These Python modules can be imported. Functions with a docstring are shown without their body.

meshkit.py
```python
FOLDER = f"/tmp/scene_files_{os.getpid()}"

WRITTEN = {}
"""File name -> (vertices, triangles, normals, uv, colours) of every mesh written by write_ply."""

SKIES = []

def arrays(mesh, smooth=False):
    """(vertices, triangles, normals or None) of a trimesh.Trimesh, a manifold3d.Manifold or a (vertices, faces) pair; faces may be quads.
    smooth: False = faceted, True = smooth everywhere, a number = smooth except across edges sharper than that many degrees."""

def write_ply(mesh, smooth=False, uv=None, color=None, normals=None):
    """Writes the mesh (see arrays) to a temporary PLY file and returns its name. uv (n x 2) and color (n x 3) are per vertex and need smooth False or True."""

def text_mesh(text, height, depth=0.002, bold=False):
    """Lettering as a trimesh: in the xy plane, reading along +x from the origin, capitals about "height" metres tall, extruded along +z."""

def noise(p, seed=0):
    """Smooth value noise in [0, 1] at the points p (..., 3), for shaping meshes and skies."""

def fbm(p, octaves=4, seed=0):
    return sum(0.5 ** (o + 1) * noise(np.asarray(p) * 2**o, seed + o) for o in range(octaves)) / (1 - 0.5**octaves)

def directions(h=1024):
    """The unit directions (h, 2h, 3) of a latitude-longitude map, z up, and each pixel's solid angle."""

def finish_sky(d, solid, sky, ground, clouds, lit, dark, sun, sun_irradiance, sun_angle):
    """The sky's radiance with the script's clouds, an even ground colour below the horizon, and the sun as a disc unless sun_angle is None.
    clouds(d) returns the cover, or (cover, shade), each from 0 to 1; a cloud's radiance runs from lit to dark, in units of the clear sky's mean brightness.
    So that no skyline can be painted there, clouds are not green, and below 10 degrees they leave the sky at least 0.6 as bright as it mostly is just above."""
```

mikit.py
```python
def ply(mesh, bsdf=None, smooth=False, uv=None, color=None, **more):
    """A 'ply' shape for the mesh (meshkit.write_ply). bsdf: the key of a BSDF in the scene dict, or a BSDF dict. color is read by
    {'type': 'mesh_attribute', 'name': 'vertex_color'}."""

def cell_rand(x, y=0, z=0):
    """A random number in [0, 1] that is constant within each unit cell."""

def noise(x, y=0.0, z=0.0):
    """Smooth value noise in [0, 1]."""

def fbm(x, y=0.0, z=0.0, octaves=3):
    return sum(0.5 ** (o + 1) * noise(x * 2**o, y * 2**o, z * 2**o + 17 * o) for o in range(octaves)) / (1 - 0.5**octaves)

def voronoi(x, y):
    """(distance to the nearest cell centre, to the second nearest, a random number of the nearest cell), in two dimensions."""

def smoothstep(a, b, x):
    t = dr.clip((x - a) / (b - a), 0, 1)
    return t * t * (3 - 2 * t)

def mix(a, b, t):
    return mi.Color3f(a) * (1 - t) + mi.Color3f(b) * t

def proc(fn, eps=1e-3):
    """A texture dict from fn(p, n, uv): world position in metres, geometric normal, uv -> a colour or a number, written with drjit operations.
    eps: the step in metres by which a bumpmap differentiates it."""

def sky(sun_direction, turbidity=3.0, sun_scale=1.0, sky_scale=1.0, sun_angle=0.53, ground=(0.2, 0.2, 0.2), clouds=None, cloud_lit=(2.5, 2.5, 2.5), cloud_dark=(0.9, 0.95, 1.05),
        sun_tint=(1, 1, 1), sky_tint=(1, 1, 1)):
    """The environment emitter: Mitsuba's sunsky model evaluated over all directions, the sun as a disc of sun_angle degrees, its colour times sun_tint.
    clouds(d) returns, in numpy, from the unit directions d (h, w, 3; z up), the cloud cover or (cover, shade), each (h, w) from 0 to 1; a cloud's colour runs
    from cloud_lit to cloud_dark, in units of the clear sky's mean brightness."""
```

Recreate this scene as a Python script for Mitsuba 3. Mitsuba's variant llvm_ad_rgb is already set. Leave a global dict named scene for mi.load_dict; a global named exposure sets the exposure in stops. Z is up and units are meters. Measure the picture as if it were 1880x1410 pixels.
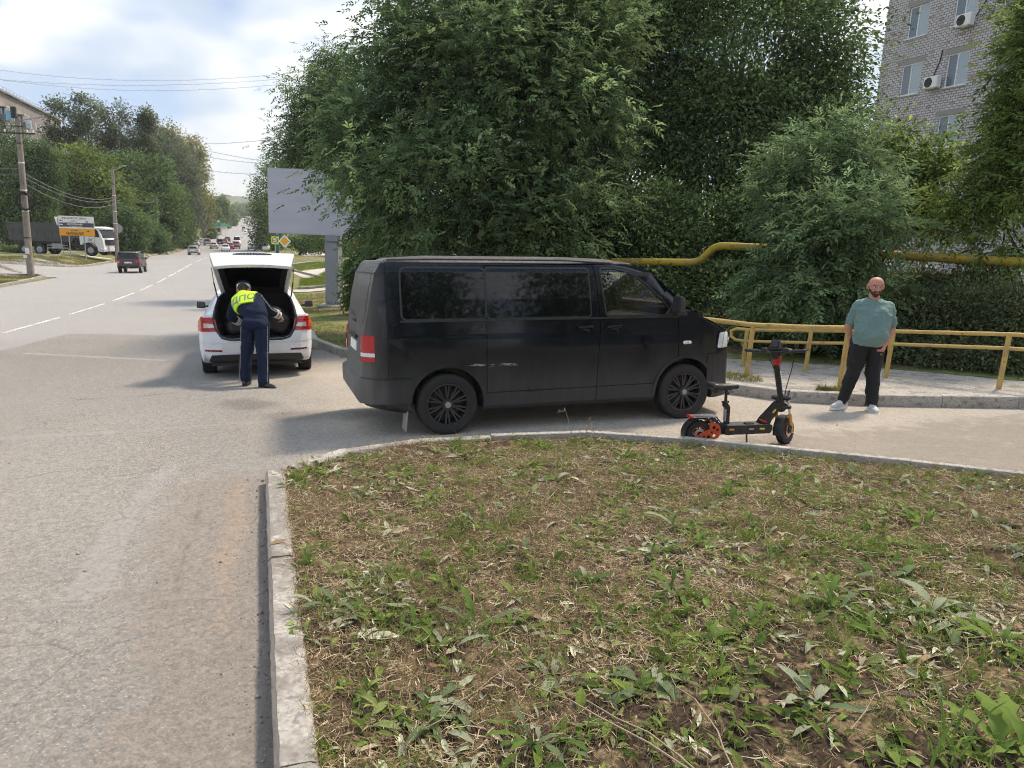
import math, random
import numpy as np, trimesh, manifold3d as m3, mitsuba as mi, drjit as dr
import mikit, meshkit
from mikit import proc, noise, fbm, voronoi, smoothstep, mix, cell_rand
from shapely.geometry import Polygon, LineString, Point, MultiPolygon, box as sbox
from shapely import contains_xy
from scipy.interpolate import PchipInterpolator
T4 = mi.ScalarTransform4f
scene, labels = {}, {}

# ------------------------------------------------------------------ camera, sky, exposure
PITCH, ROLL, EYE = math.radians(11.7), .042, np.array([0., 0., 1.96])
_F = np.array([0, math.cos(PITCH), -math.sin(PITCH)]); _U = np.array([0, math.sin(PITCH), math.cos(PITCH)])
_up = math.cos(ROLL) * _U - math.sin(ROLL) * np.array([1., 0, 0])
scene['air'] = {'type': 'homogeneous', 'albedo': {'type': 'rgb', 'value': [.93, .95, .97]}, 'sigma_t': .00022}
scene['camera'] = dict(type='perspective', medium={'type': 'ref', 'id': 'air'}, fov=2 * math.degrees(math.atan(940 / 1358)), fov_axis='x', near_clip=.05, far_clip=12000.,
                       to_world=T4().look_at(origin=EYE.tolist(), target=(EYE + _F).tolist(), up=_up.tolist()))
SUN = (.385, .41, .827)


def clouds(d):
    z = np.maximum(d[..., 2], .02)
    q = np.stack([d[..., 0] / (z + .35), d[..., 1] / (z + .35), z * 0], -1)
    a = meshkit.fbm(q * 3.1 + [3.3, 1.2, .4], 6, 3)
    b = meshkit.fbm(q * 2.2 + [7.1, 2.0, .1], 5, 11)
    sm = lambda lo, hi, x: (lambda u: u * u * (3 - 2 * u))(np.clip((x - lo) / (hi - lo), 0, 1))
    cover = .34 + .62 * sm(.38, .57, a)
    shade = sm(.40, .62, b) * .95
    return cover, shade


scene['sky'] = mikit.sky(SUN, turbidity=3.5, sun_scale=.95, sky_scale=1.25, sun_angle=8.5, clouds=clouds, cloud_lit=(2.75, 2.8, 2.88), cloud_dark=(1.45, 1.75, 2.15), sky_tint=(.95, 1.0, 1.08), ground=(.2, .19, .17))
exposure = 1.75

# ------------------------------------------------------------------ the lie of the land: s runs along the road, t across it (right positive)
S_, K_ = .3256, .9455
_gp = PchipInterpolator([-60, 0, 20, 50, 80, 110, 175, 290, 420, 600, 900], [1.5, 0, -.94, -1.95, -2.65, -3.3, -4.6, -4.7, -3.7, -1.5, 6])


def sstep(a, b, x):
    u = np.clip((np.asarray(x, float) - a) / (b - a), 0, 1)
    return u * u * (3 - 2 * u)


def Gst(s, t):
    s, t = np.asarray(s, float), np.asarray(t, float)
    return _gp(np.clip(s, -60, 900)) + .02 * np.clip(t, -25, 14) + .8 * sstep(-15, -20, t) + .4 * sstep(2, 6, t) * sstep(20, 30, s)


def st2xy(s, t):
    return -S_ * np.asarray(s) + K_ * np.asarray(t), K_ * np.asarray(s) + S_ * np.asarray(t)


def xy2st(x, y):
    return -S_ * np.asarray(x) + K_ * np.asarray(y), K_ * np.asarray(x) + S_ * np.asarray(y)


def G(x, y):
    return Gst(*xy2st(x, y))


def W(s, t, dz=0.):
    x, y = st2xy(s, t)
    return np.array([float(x), float(y), float(Gst(s, t)) + dz])


# ------------------------------------------------------------------ names
_count = {}


def fresh(k):
    n = _count.get(k, -1) + 1
    _count[k] = n
    return k if n == 0 else f'{k}_{n:03d}'


def thing(name, label, cat, group=None):
    k = fresh(name)
    labels[k] = {'label': label, 'category': cat, **({'group': group} if group else {})}
    return k


def part(parent, name, mesh, mat, smooth=30, label=None, kind=None, T=None, color=None):
    k = fresh(parent + '__' + name)
    put(k, mesh, mat, smooth, T, color)
    lab = {**({'label': label} if label else {}), **({'kind': kind} if kind else {})}
    if lab: labels[k] = lab
    return k


def put(k, mesh, mat, smooth=30, T=None, color=None):
    if hasattr(mesh, 'to_mesh'): mesh = tm(mesh)
    if isinstance(mesh, (tuple, list)): mesh = trimesh.Trimesh(mesh[0], mesh[1], process=False)
    if T is not None:
        mesh = mesh.copy(); mesh.apply_transform(T)
    if len(mesh.faces) == 0: return
    scene[k] = mikit.ply(mesh, mat, smooth=smooth if color is None else (True if smooth else False), color=color)


def solo(name, mesh, mat, label, cat, smooth=30, group=None, kind=None, T=None, color=None):
    k = fresh(name)
    put(k, mesh, mat, smooth, T, color)
    labels[k] = {'label': label, **({'category': cat} if cat else {}), **({'group': group} if group else {}), **({'kind': kind} if kind else {})}
    return k


def struct(name, mesh, mat, smooth=True):
    k = fresh(name); put(k, mesh, mat, smooth); labels[k] = {'kind': 'structure'}
    return k


# ------------------------------------------------------------------ mesh helpers
def tm(m):
    o = m.to_mesh()
    return trimesh.Trimesh(np.array(o.vert_properties[:, :3]), np.array(o.tri_verts), process=False)


def mm(mesh):
    return m3.Manifold(m3.Mesh(np.asarray(mesh.vertices, np.float32), np.asarray(mesh.faces, np.uint32)))


def cat(*ms):
    ms = [tm(m) if hasattr(m, 'to_mesh') else m for m in (ms[0] if len(ms) == 1 and isinstance(ms[0], (list, tuple)) else ms)]
    return trimesh.util.concatenate(ms)


def bx(x0, x1, y0, y1, z0, z1, bev=0.):
    if bev <= 0: return m3.Manifold.cube((x1 - x0, y1 - y0, z1 - z0)).translate((x0, y0, z0))
    p = []
    for i, (a, b) in enumerate(((x0, x1), (y0, y1), (z0, z1))): pass
    for sx in (0, 1):
        for sy in (0, 1):
            for sz in (0, 1):
                c = np.array([(x0, x1)[sx], (y0, y1)[sy], (z0, z1)[sz]]); d = np.array([1 - 2 * sx, 1 - 2 * sy, 1 - 2 * sz]) * bev
                for m in ((0, 1, 1), (1, 0, 1), (1, 1, 0)): p.append(c + d * np.array(m))
    return m3.Manifold.hull_points(np.array(p))


def tube(pts, rad, sides=8, caps=True):
    p = np.asarray(pts, float); n = len(p); r = np.broadcast_to(np.asarray(rad, float), (n,))
    t = np.gradient(p, axis=0); t /= np.linalg.norm(t, axis=1, keepdims=True) + 1e-12
    a = np.cross(t[0], [0, 0, 1.] if abs(t[0, 2]) < .9 else [1., 0, 0]); A = []
    for i in range(n):
        a = a - t[i] * (a @ t[i]); a /= np.linalg.norm(a) + 1e-12; A.append(a)
    A = np.array(A); B = np.cross(t, A); ang = np.arange(sides) * 2 * np.pi / sides
    v = (p[:, None] + r[:, None, None] * (np.cos(ang)[None, :, None] * A[:, None] + np.sin(ang)[None, :, None] * B[:, None])).reshape(-1, 3)
    i, j = np.meshgrid(np.arange(n - 1), np.arange(sides), indexing='ij'); k = (j + 1) % sides
    q = np.stack([i * sides + j, i * sides + k, (i + 1) * sides + k, (i + 1) * sides + j], -1).reshape(-1, 4)
    f = [q[:, [0, 1, 2]], q[:, [0, 2, 3]]]
    if caps:
        v = np.vstack([v, p[:1], p[-1:]]); m = n * sides; j = np.arange(sides)
        f += [np.stack([j * 0 + m, (j + 1) % sides, j], 1), np.stack([j * 0 + m + 1, (n - 1) * sides + j, (n - 1) * sides + (j + 1) % sides], 1)]
    return trimesh.Trimesh(v, np.vstack(f), process=False)


def rod(a, b, r, sides=10, r2=None):
    return tube([a, b], [r, r if r2 is None else r2], sides)


def poly_m(poly, h, z0=0.):
    """shapely polygon extruded along z"""
    polys = poly.geoms if hasattr(poly, 'geoms') else [poly]
    out = m3.Manifold()
    for g in polys:
        if g.is_empty or g.geom_type != 'Polygon': continue
        rings = [np.array(g.exterior.coords)[:-1]] + [np.array(i.coords)[:-1] for i in g.interiors]
        out = out + m3.Manifold.extrude(m3.CrossSection(rings, m3.FillRule.EvenOdd), h)
    return out.translate((0, 0, z0))


def ex_y(poly, y0, y1):   # polygon in (x, z), extruded along y
    return poly_m(poly, y1 - y0, -y1).rotate((90, 0, 0))


def ex_x(poly, x0, x1):   # polygon in (y, z), extruded along x
    return poly_m(poly, x1 - x0).transform(np.array([[0, 0, 1, x0], [1, 0, 0, 0], [0, 1, 0, 0]], float))


def lathe(prof, n=32, axis='y'):
    """profile (radius, along) turned about the axis"""
    prof = np.asarray(prof, float); k = len(prof); a = np.arange(n) * 2 * np.pi / n
    c, s = np.cos(a), np.sin(a)
    r, h = prof[:, 0][:, None], np.broadcast_to(prof[:, 1][:, None], (k, n))
    v = {'y': np.stack([r * s, h, r * c], -1), 'z': np.stack([r * c, r * s, h], -1), 'x': np.stack([h, r * c, r * s], -1)}[axis].reshape(-1, 3)
    i, j = np.meshgrid(np.arange(k - 1), np.arange(n), indexing='ij'); q = (j + 1) % n
    f = np.stack([i * n + j, i * n + q, (i + 1) * n + q, (i + 1) * n + j], -1).reshape(-1, 4)
    return trimesh.Trimesh(v, np.vstack([f[:, [0, 1, 2]], f[:, [0, 2, 3]]]), process=False)


def sph(c, r, n=14):
    return m3.Manifold.sphere(r, n).translate(tuple(float(x) for x in c))


def hulls(*balls, n=14):
    return m3.Manifold.batch_hull([sph(c, r, n) for c, r in balls])


def chain(pts, rad, n=14):
    out = m3.Manifold()
    for i in range(len(pts) - 1): out = out + hulls((pts[i], rad[i]), (pts[i + 1], rad[i + 1]), n=n)
    return out


def smoothed(m, ln, it=8):
    t = tm(m.refine_to_length(ln))
    t.merge_vertices()
    trimesh.smoothing.filter_taubin(t, lamb=.5, nu=.53, iterations=it)
    return t


def frame(o, f, up=(0, 0, 1)):
    f = np.asarray(f, float) / np.linalg.norm(f); l = np.cross(up, f); l /= np.linalg.norm(l); u = np.cross(f, l)
    M = np.eye(4); M[:3, 0], M[:3, 1], M[:3, 2], M[:3, 3] = f, l, u, o
    return M


def on_ground(x, y, hx, hy, lift=0., sc=1.):
    """frame at (x, y) with its x axis along (hx, hy), lying on the land"""
    h = np.array([hx, hy]) / math.hypot(hx, hy); e = 1.
    f = np.array([*h, (G(x + h[0] * e, y + h[1] * e) - G(x - h[0] * e, y - h[1] * e)) / 2]); l = np.array([-h[1], h[0], (G(x - h[1] * e, y + h[0] * e) - G(x + h[1] * e, y - h[0] * e)) / 2])
    M = frame([x, y, G(x, y) + lift], f, np.cross(f, l)); M[:3, :3] *= sc
    return M


def grid_sheet(ss, tt, zfn, keep=None):
    s, t = np.meshgrid(ss, tt, indexing='ij'); x, y = st2xy(s, t)
    v = np.stack([x, y, zfn(s, t)], -1).reshape(-1, 3); n, m = s.shape
    i, j = np.meshgrid(np.arange(n - 1), np.arange(m - 1), indexing='ij')
    q = np.stack([i * m + j, i * m + j + 1, (i + 1) * m + j + 1, (i + 1) * m + j], -1).reshape(-1, 4)[:, ::-1]
    if keep is not None:
        cs, ct = (s[:-1, :-1] + s[1:, 1:]) / 2, (t[:-1, :-1] + t[1:, 1:]) / 2
        q = q[keep(cs, ct).ravel()]
    f = np.vstack([q[:, [0, 1, 2]], q[:, [0, 2, 3]]])
    m_ = trimesh.Trimesh(v, f, process=False); m_.remove_unreferenced_vertices()
    if m_.face_normals[:, 2].mean() < 0: m_.invert()
    return m_


def poly_sheet(coords, dz, step=.25, thick=0.):
    """a sheet over a polygon given in (s, t), following the land, with walls down to thick below"""
    P = Polygon(coords).segmentize(step)
    s0, t0, s1, t1 = P.bounds
    m = poly_m(P, 1.0)
    # cut into a grid so that it can follow the land
    m = m.refine_to_length(step * 2)
    t = tm(m)
    v = t.vertices.copy(); top = v[:, 2] > .5
    x, y = st2xy(v[:, 0], v[:, 1]); z = Gst(v[:, 0], v[:, 1]) + np.where(top, dz, dz - max(thick, .01))
    t.vertices = np.stack([x, y, z], -1)
    if t.volume < 0: t.invert()
    return t


# ------------------------------------------------------------------ materials
def rgb(*c): return {'type': 'rgb', 'value': list(c)}


def prin(c, rough=.5, **k):
    return dict(type='principled', base_color=c if isinstance(c, dict) else rgb(*c), roughness=rough, **k)


def two(b): return {'type': 'twosided', 'bsdf': b}


def mat(k, b, t=True):
    scene[k] = two(b) if t else b
    return k


def plain(k, c, rough=.5, **kw): return mat('mat_' + k, prin(c, rough, **kw))


RUBBER = plain('rubber', (.022, .022, .023), .8)
BLACKPL = plain('black_plastic', (.02, .021, .023), .45)
BLACKMT = plain('black_metal', (.015, .015, .017), .3, clearcoat=.4)
FELT = plain('felt', (.012, .012, .014), .95)
RIMM = plain('rim', (.035, .036, .039), .32, clearcoat=.5, metallic=.2)
STEEL = plain('steel', (.5, .5, .5), .35, metallic=.9)
GREYMT = plain('grey_metal', (.33, .34, .36), .5, metallic=.3)
CHROME = plain('chrome', (.75, .76, .78), .12, metallic=1.)
DARKGL = plain('dark_glass', (.003, .004, .006), .02, specular=.5)
REDL = plain('red_lens', (.42, .006, .010), .1, clearcoat=1.)
WHITEL = plain('white_lens', (.72, .74, .76), .1, clearcoat=1.)
AMBER = plain('amber_lens', (.75, .25, .03), .12, clearcoat=1.)
HEADL = plain('head_lens', (.72, .76, .8), .08, clearcoat=1., metallic=.25)
WHITEP = plain('white_paint', (.64, .67, .70), .25, clearcoat=1., clearcoat_gloss=.95)
WHITEM = plain('white_matt', (.72, .72, .70), .6)
ORANGE = plain('orange', (.55, .085, .03), .4)
GOLD = plain('gold_fork', (.62, .33, .07), .35, metallic=.35)
BARK = mat('mat_bark', prin(proc(lambda p, n, uv: mix((.035, .032, .030), (.09, .082, .075), fbm(p.x * 9, p.y * 9, p.z * 2.5))), .9))
CLEAR = mat('mat_clear', {'type': 'thindielectric', 'int_ior': 1.5}, False)
LEAF = mat('mat_leaf', {'type': 'principledthin', 'base_color': {'type': 'mesh_attribute', 'name': 'vertex_color'}, 'roughness': .36, 'diff_trans': 1.0, 'eta': 1.5}, False)
DRYLEAF = mat('mat_dry', {'type': 'principledthin', 'base_color': {'type': 'mesh_attribute', 'name': 'vertex_color'}, 'roughness': .7, 'diff_trans': .3, 'eta': 1.3}, False)
VCOL = mat('mat_vcol', prin({'type': 'mesh_attribute', 'name': 'vertex_color'}, .8))
# ================================================================== ground, road, pavements
def st_of(p): return -S_ * p.x + K_ * p.y, K_ * p.x + S_ * p.y


def band(x, a, b, w): return smoothstep(a - w, a + w, x) * (1 - smoothstep(b - w, b + w, x))


def seg_d(s, t, a, b):
    ax, ay = a; bx_, by = b; dx, dy = bx_ - ax, by - ay; L = dx * dx + dy * dy
    u = dr.clip(((s - ax) * dx + (t - ay) * dy) / L, 0, 1)
    return dr.sqrt(dr.square(s - ax - u * dx) + dr.square(t - ay - u * dy))


def asphalt(p, n, uv):
    s, t = st_of(p)
    w = (fbm(p.x * 1.3, p.y * 1.3) - .5); big = fbm(p.x * .35, p.y * .35, 3.)
    fine = noise(p.x * 130, p.y * 130); mid = noise(p.x * 42, p.y * 42); grain = .55 * fine + .45 * mid
    d1, d2, rnd = voronoi(p.x * 62, p.y * 62)
    stone = smoothstep(.80, .9, rnd) * (1 - smoothstep(.22, .42, d1))
    # old worn asphalt near, newer smooth asphalt beyond the seam
    old = mix((.185, .176, .164), (.24, .23, .215), big)
    old = old * (.62 + .76 * grain) + mi.Color3f(.10, .096, .09) * stone
    new = mix((.25, .246, .24), (.28, .276, .27), big) * (.9 + .2 * mid)
    far = smoothstep(-.12, .12, s - 20.2 + .55 * (t + 4.6) * .9 * smoothstep(-4.6, -2.6, t) * (1 - smoothstep(-2.6, 3., t)) * .0 + w * .4 - 1.1 * smoothstep(-1.5, -4.5, t) + 3.6 * smoothstep(-4.6, -5.4, t))
    c = mix(old, new, far)
    # coarse dark field this side of the seam, and the wheel-polished lanes
    c *= 1 + .05 * band(s + w * 2, 3.0, 9.5, 1.) * band(t + w, -6.5, -1.2, .8)
    # long patch with a diagonal edge, bare and smooth
    seal = 1 - smoothstep(.055, .085, seg_d(s, t, (7.3, -.84), (5.75, -1.03)) + w * .04)
    seal = dr.maximum(seal, 1 - smoothstep(.085, .115, seg_d(s, t, (5.75, -1.03), (4.55, -1.0)) + w * .07))
    lane = 1 - smoothstep(.07, .12, seg_d(s, t, (9.15, -7.), (9.0, -1.65)) + w * .1)
    lane2 = 1 - smoothstep(.03, .07, seg_d(s, t, (9.0, -1.65), (9.2, 1.6)) + w * .06)
    line = 1 - smoothstep(.06, .09, seg_d(s, t, (17.4, -4.6), (15.5, -1.8)) + w * .03)
    c = mix(c, mi.Color3f(.28, .276, .268) * (.88 + .24 * grain), dr.clip(.62 * seal * (.6 + .5 * mid) + .5 * lane + .3 * lane2 + 1.0 * line, 0, 1))
    # cracks
    k1, k2, kr = voronoi(p.x * .55 + w * .5, p.y * .55 + w * .5)
    c *= 1 - .22 * (1 - smoothstep(.002, .012, k2 - k1)) * smoothstep(.52, .62, big)
    # dust of the side street
    dusty = smoothstep(-.5, 1.6, t + w * 1.2) * (1 - smoothstep(13.5, 16., s)) * smoothstep(5.8, 7.2, s + t * .0 + smoothstep(.3, 1.5, t) * 3)
    sand = mix((.34, .305, .255), (.41, .37, .315), fbm(p.x * .8, p.y * 2.2, 7.)) * (.72 + .56 * grain)
    c = mix(c, sand, dr.clip(dusty * (.78 + .5 * w), 0, 1))
    # gutter: silt, a sandy streak, a dark rut, all broken up by the grain of the asphalt
    near = 1 - smoothstep(6.2, 7.4, s)
    rag = (fbm(p.x * 9, p.y * 9, 2.) - .5) * 1.1 + (grain - .5) * .9
    brk = lambda m, lo=.38, hi=.62: smoothstep(lo, hi, m + rag * .55)
    gut = brk((1 - smoothstep(.25, 1.05, -t + w * .35)) * near) * smoothstep(-.1, .02, -t)
    c = mix(c, mi.Color3f(.21, .18, .155) * (.7 + .6 * grain), gut * .55)
    c = mix(c, mi.Color3f(.28, .22, .17) * (.7 + .6 * grain), brk(band(t + w * .16, -.34, -.16, .10) * near * smoothstep(2.6, 5.4, s) * .8) * .5)
    c = mix(c, mi.Color3f(.10, .085, .07), brk(band(t + w * .20, -.56, -.50, .05) * near * smoothstep(2.5, 4.6, s) * .62, .45, .7) * .6)
    c = mix(c, mi.Color3f(.16, .135, .115), brk((1 - smoothstep(.0, .10, -t)) * near * .7) * .5)
    # dark stains
    st1 = 1 - smoothstep(.1, .42, seg_d(s, t, (10.6, -.3), (10.2, -.1)) + w * .5)
    st2 = 1 - smoothstep(.1, .5, seg_d(s, t, (9.3, .35), (9.2, .9)) + w * .5)
    return dr.clip(c * (1 - .28 * dr.clip(st1 + st2, 0, 1)), 0, .8)


def asphalt_h(p, n, uv):
    s, t = st_of(p)
    rough = 1 - .75 * smoothstep(19.5, 21., s)
    return (noise(p.x * 70, p.y * 70) * .0045 + noise(p.x * 150, p.y * 150) * .0022) * rough


ASPHALT = mat('mat_asphalt', {'type': 'bumpmap', 'scale': 1.0, 'arbitrary': proc(asphalt_h, 2e-3), 'bsdf': prin(proc(asphalt), .85, specular=.25)})


def turf(p, n, uv):
    s, t = st_of(p)
    a = fbm(p.x * 1.1, p.y * 1.1); b = noise(p.x * 9, p.y * 9); d = fbm(p.x * .12, p.y * .12, 5.)
    c = mix((.19, .15, .085), (.13, .155, .055), smoothstep(.35, .62, a * .6 + d * .5))
    return mix(c, (.10, .075, .05), smoothstep(.62, .8, fbm(p.x * .6, p.y * .6, 9.))) * (.7 + .6 * b)


TURF = mat('mat_turf', prin(proc(turf), .95, specular=.1))


def far_green(p, n, uv):
    a = fbm(p.x * .02, p.y * .02, p.z * .02)
    return mix((.035, .06, .025), (.075, .10, .04), a)


HILL = mat('mat_hill', prin(proc(far_green), .95, specular=.05))


def soil(p, n, uv):
    a = fbm(p.x * 2.2, p.y * 2.2, 0., 4); b = fbm(p.x * 14, p.y * 14, 3.); c = noise(p.x * 90, p.y * 90)
    col = mix((.050, .036, .027), (.10, .074, .053), smoothstep(.3, .7, a))
    col = mix(col, (.21, .16, .095), smoothstep(.50, .68, b) * .75)
    return col * (.55 + .9 * c)


SOIL = mat('mat_soil', {'type': 'bumpmap', 'scale': 1.0, 'arbitrary': proc(lambda p, n, uv: fbm(p.x * 28, p.y * 28, 0., 3) * .012, 3e-3), 'bsdf': prin(proc(soil), .95, specular=.1)})


def concrete(p, n, uv):
    a = fbm(p.x * 3, p.y * 3, p.z * 3); b = noise(p.x * 55, p.y * 55, p.z * 55); d = fbm(p.x * 17, p.y * 17, p.z * 17)
    c = mix((.30, .285, .26), (.43, .415, .385), a) * (.74 + .5 * b)
    return mix(c, (.17, .15, .125), smoothstep(.57, .72, d) * .7)


CONC = mat('mat_concrete', {'type': 'bumpmap', 'scale': 1.0, 'arbitrary': proc(lambda p, n, uv: fbm(p.x * 45, p.y * 45, p.z * 45, 3) * .006, 2e-3), 'bsdf': prin(proc(concrete), .9, specular=.2)})


def whitewash(p, n, uv):   # kerb with the rest of its whitewash
    a = fbm(p.x * 6, p.y * 6, p.z * 6); b = noise(p.x * 60, p.y * 60, p.z * 60); d = fbm(p.x * 19, p.y * 19, p.z * 19)
    c = mix((.25, .235, .215), (.40, .385, .36), smoothstep(.35, .68, a)) * (.70 + .5 * b)
    crack = fbm(p.x * 11 + 4, p.y * 11, p.z * 11)
    c = mix(c, (.13, .115, .10), (1 - smoothstep(.003, .010, dr.abs(crack - .52))) * .45 * smoothstep(.4, .6, a))
    c = mix(c, (.20, .18, .155), smoothstep(.56, .66, d) * .65)
    return mix(c, (.21, .19, .17), smoothstep(.35, .75, -(n.x * K_ + n.y * S_)))   # road-side face caked in road dirt


WASH = mat('mat_whitewash', {'type': 'bumpmap', 'scale': 1.0, 'arbitrary': proc(lambda p, n, uv: fbm(p.x * 40, p.y * 40, p.z * 40, 3) * .008, 2e-3), 'bsdf': prin(proc(whitewash), .9, specular=.2)})
MARK = mat('mat_marking', prin(proc(lambda p, n, uv: mix((.55, .54, .50), (.36, .355, .34), smoothstep(.45, .7, fbm(p.x * 5, p.y * 5)))), .7))

ss = np.concatenate([np.arange(-40, 130, 2.), np.arange(130, 420, 8.), np.arange(420, 1000, 40.), [1000, 1300, 1700, 2300, 3000, 3800, 4800]])
tt = np.concatenate([[-4000, -2500, -1500, -900, -600, -400, -250, -170, -120, -90, -70, -55, -45, -38, -32, -28], np.arange(-26, 30, 1.), [30, 36, 45, 60, 80, 110, 150, 220, 320, 450, 700, 1100, 1800, 3000]])


def base_z(s, t):
    z = Gst(s, t) - .03
    hill = 95 * sstep(1500, 3600, s) * (.75 + .5 * meshkit.fbm(np.stack([s / 900, t / 700, s * 0], -1), 4, 5)) + 25 * sstep(400, 1500, np.abs(t)) * sstep(0, 900, s)
    return z + hill


struct('ground', grid_sheet(ss, tt, base_z, lambda s, t: (s < 1300)), TURF)
struct('hills', grid_sheet(ss, tt, base_z, lambda s, t: (s >= 1300)), HILL)

# the road, with the mouth of the side street on the right
RE = lambda s: np.where(s < 14.2, 12., 1.0 + .02 * np.maximum(s - 16, 0))
LE = lambda s: np.interp(s, [-30, 57, 59, 75, 78, 400], [-13.3, -13.5, -27, -27, -15.2, -15.6])
ssr = np.concatenate([np.arange(-30, 40, .5), np.arange(40, 130, 2.), np.arange(130, 1000, 10.)]); ttr = np.concatenate([np.arange(-28, -7, 1.), np.arange(-7, 12.6, .5)])
ROAD = struct('road', grid_sheet(ssr, ttr, lambda s, t: Gst(s, t), lambda s, t: (t < np.where((s < 14.9), 12.6, np.interp(s, [14.9, 16.7, 60, 200, 600], [1.9, 1.1, 1.7, 1.0, 0.5]))) & (t > LE(s))), ASPHALT)
# worn white centre-line dashes
cl = lambda s: np.interp(s, [20, 27, 34, 42, 50, 58, 66, 88, 117, 142, 400], [-6.37, -6.02, -5.85, -5.88, -6.0, -6.25, -6.45, -6.95, -7.2, -7.15, -6.9])
for a, b in ((16.5, 21), (22.0, 26.6), (27.8, 32.9), (34.7, 40.4), (42.5, 48.1), (50.3, 56.7), (58.9, 65.6), (67.3, 87.0), (95, 117), (120, 160)):
    s = np.linspace(a, b, 12)
    L, R = [np.array([W(x, float(cl(x)) + o, .005) for x in s]) for o in (-.055, .055)]
    v = np.vstack([L, R]); i = np.arange(11)
    part(ROAD, 'dash', (v, np.vstack([np.stack([i, i + 12, i + 13], 1), np.stack([i, i + 13, i + 1], 1)])), MARK, False)

# ------------------------------------------------------------------ planted bed in front, and its kerbs
rng = np.random.default_rng(5)
KERBL = [(-1.5, 0.075), (6.42, 0.075)]
KERBF = [(6.53, .22), (6.98, .60), (7.20, 1.12), (7.27, 1.70), (7.17, 2.26), (7.14, 2.7), (7.06, 3.16), (6.92, 3.61), (6.64, 3.92), (6.26, 4.34), (5.56, 5.11), (4.94, 5.81), (4.40, 6.35), (2.6, 8.1), (.6, 10.1)]
BED = Polygon([(-1.5, .10)] + [(6.42, .10)] + KERBF + [(-1.5, 10.1)])


def bed_z(s, t):
    d_left = t
    lip = np.exp(-np.maximum(d_left - .1, 0) / .35) * .05
    bump = (meshkit.fbm(np.stack([s * 2.1, t * 2.1, s * 0], -1), 4, 2) - .5) * .07 + (meshkit.fbm(np.stack([s * 9, t * 9, s * 0], -1), 3, 4) - .5) * .045
    return Gst(s, t) + .055 + lip + bump * np.clip((t - .05) / .3, .15, 1)


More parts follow.
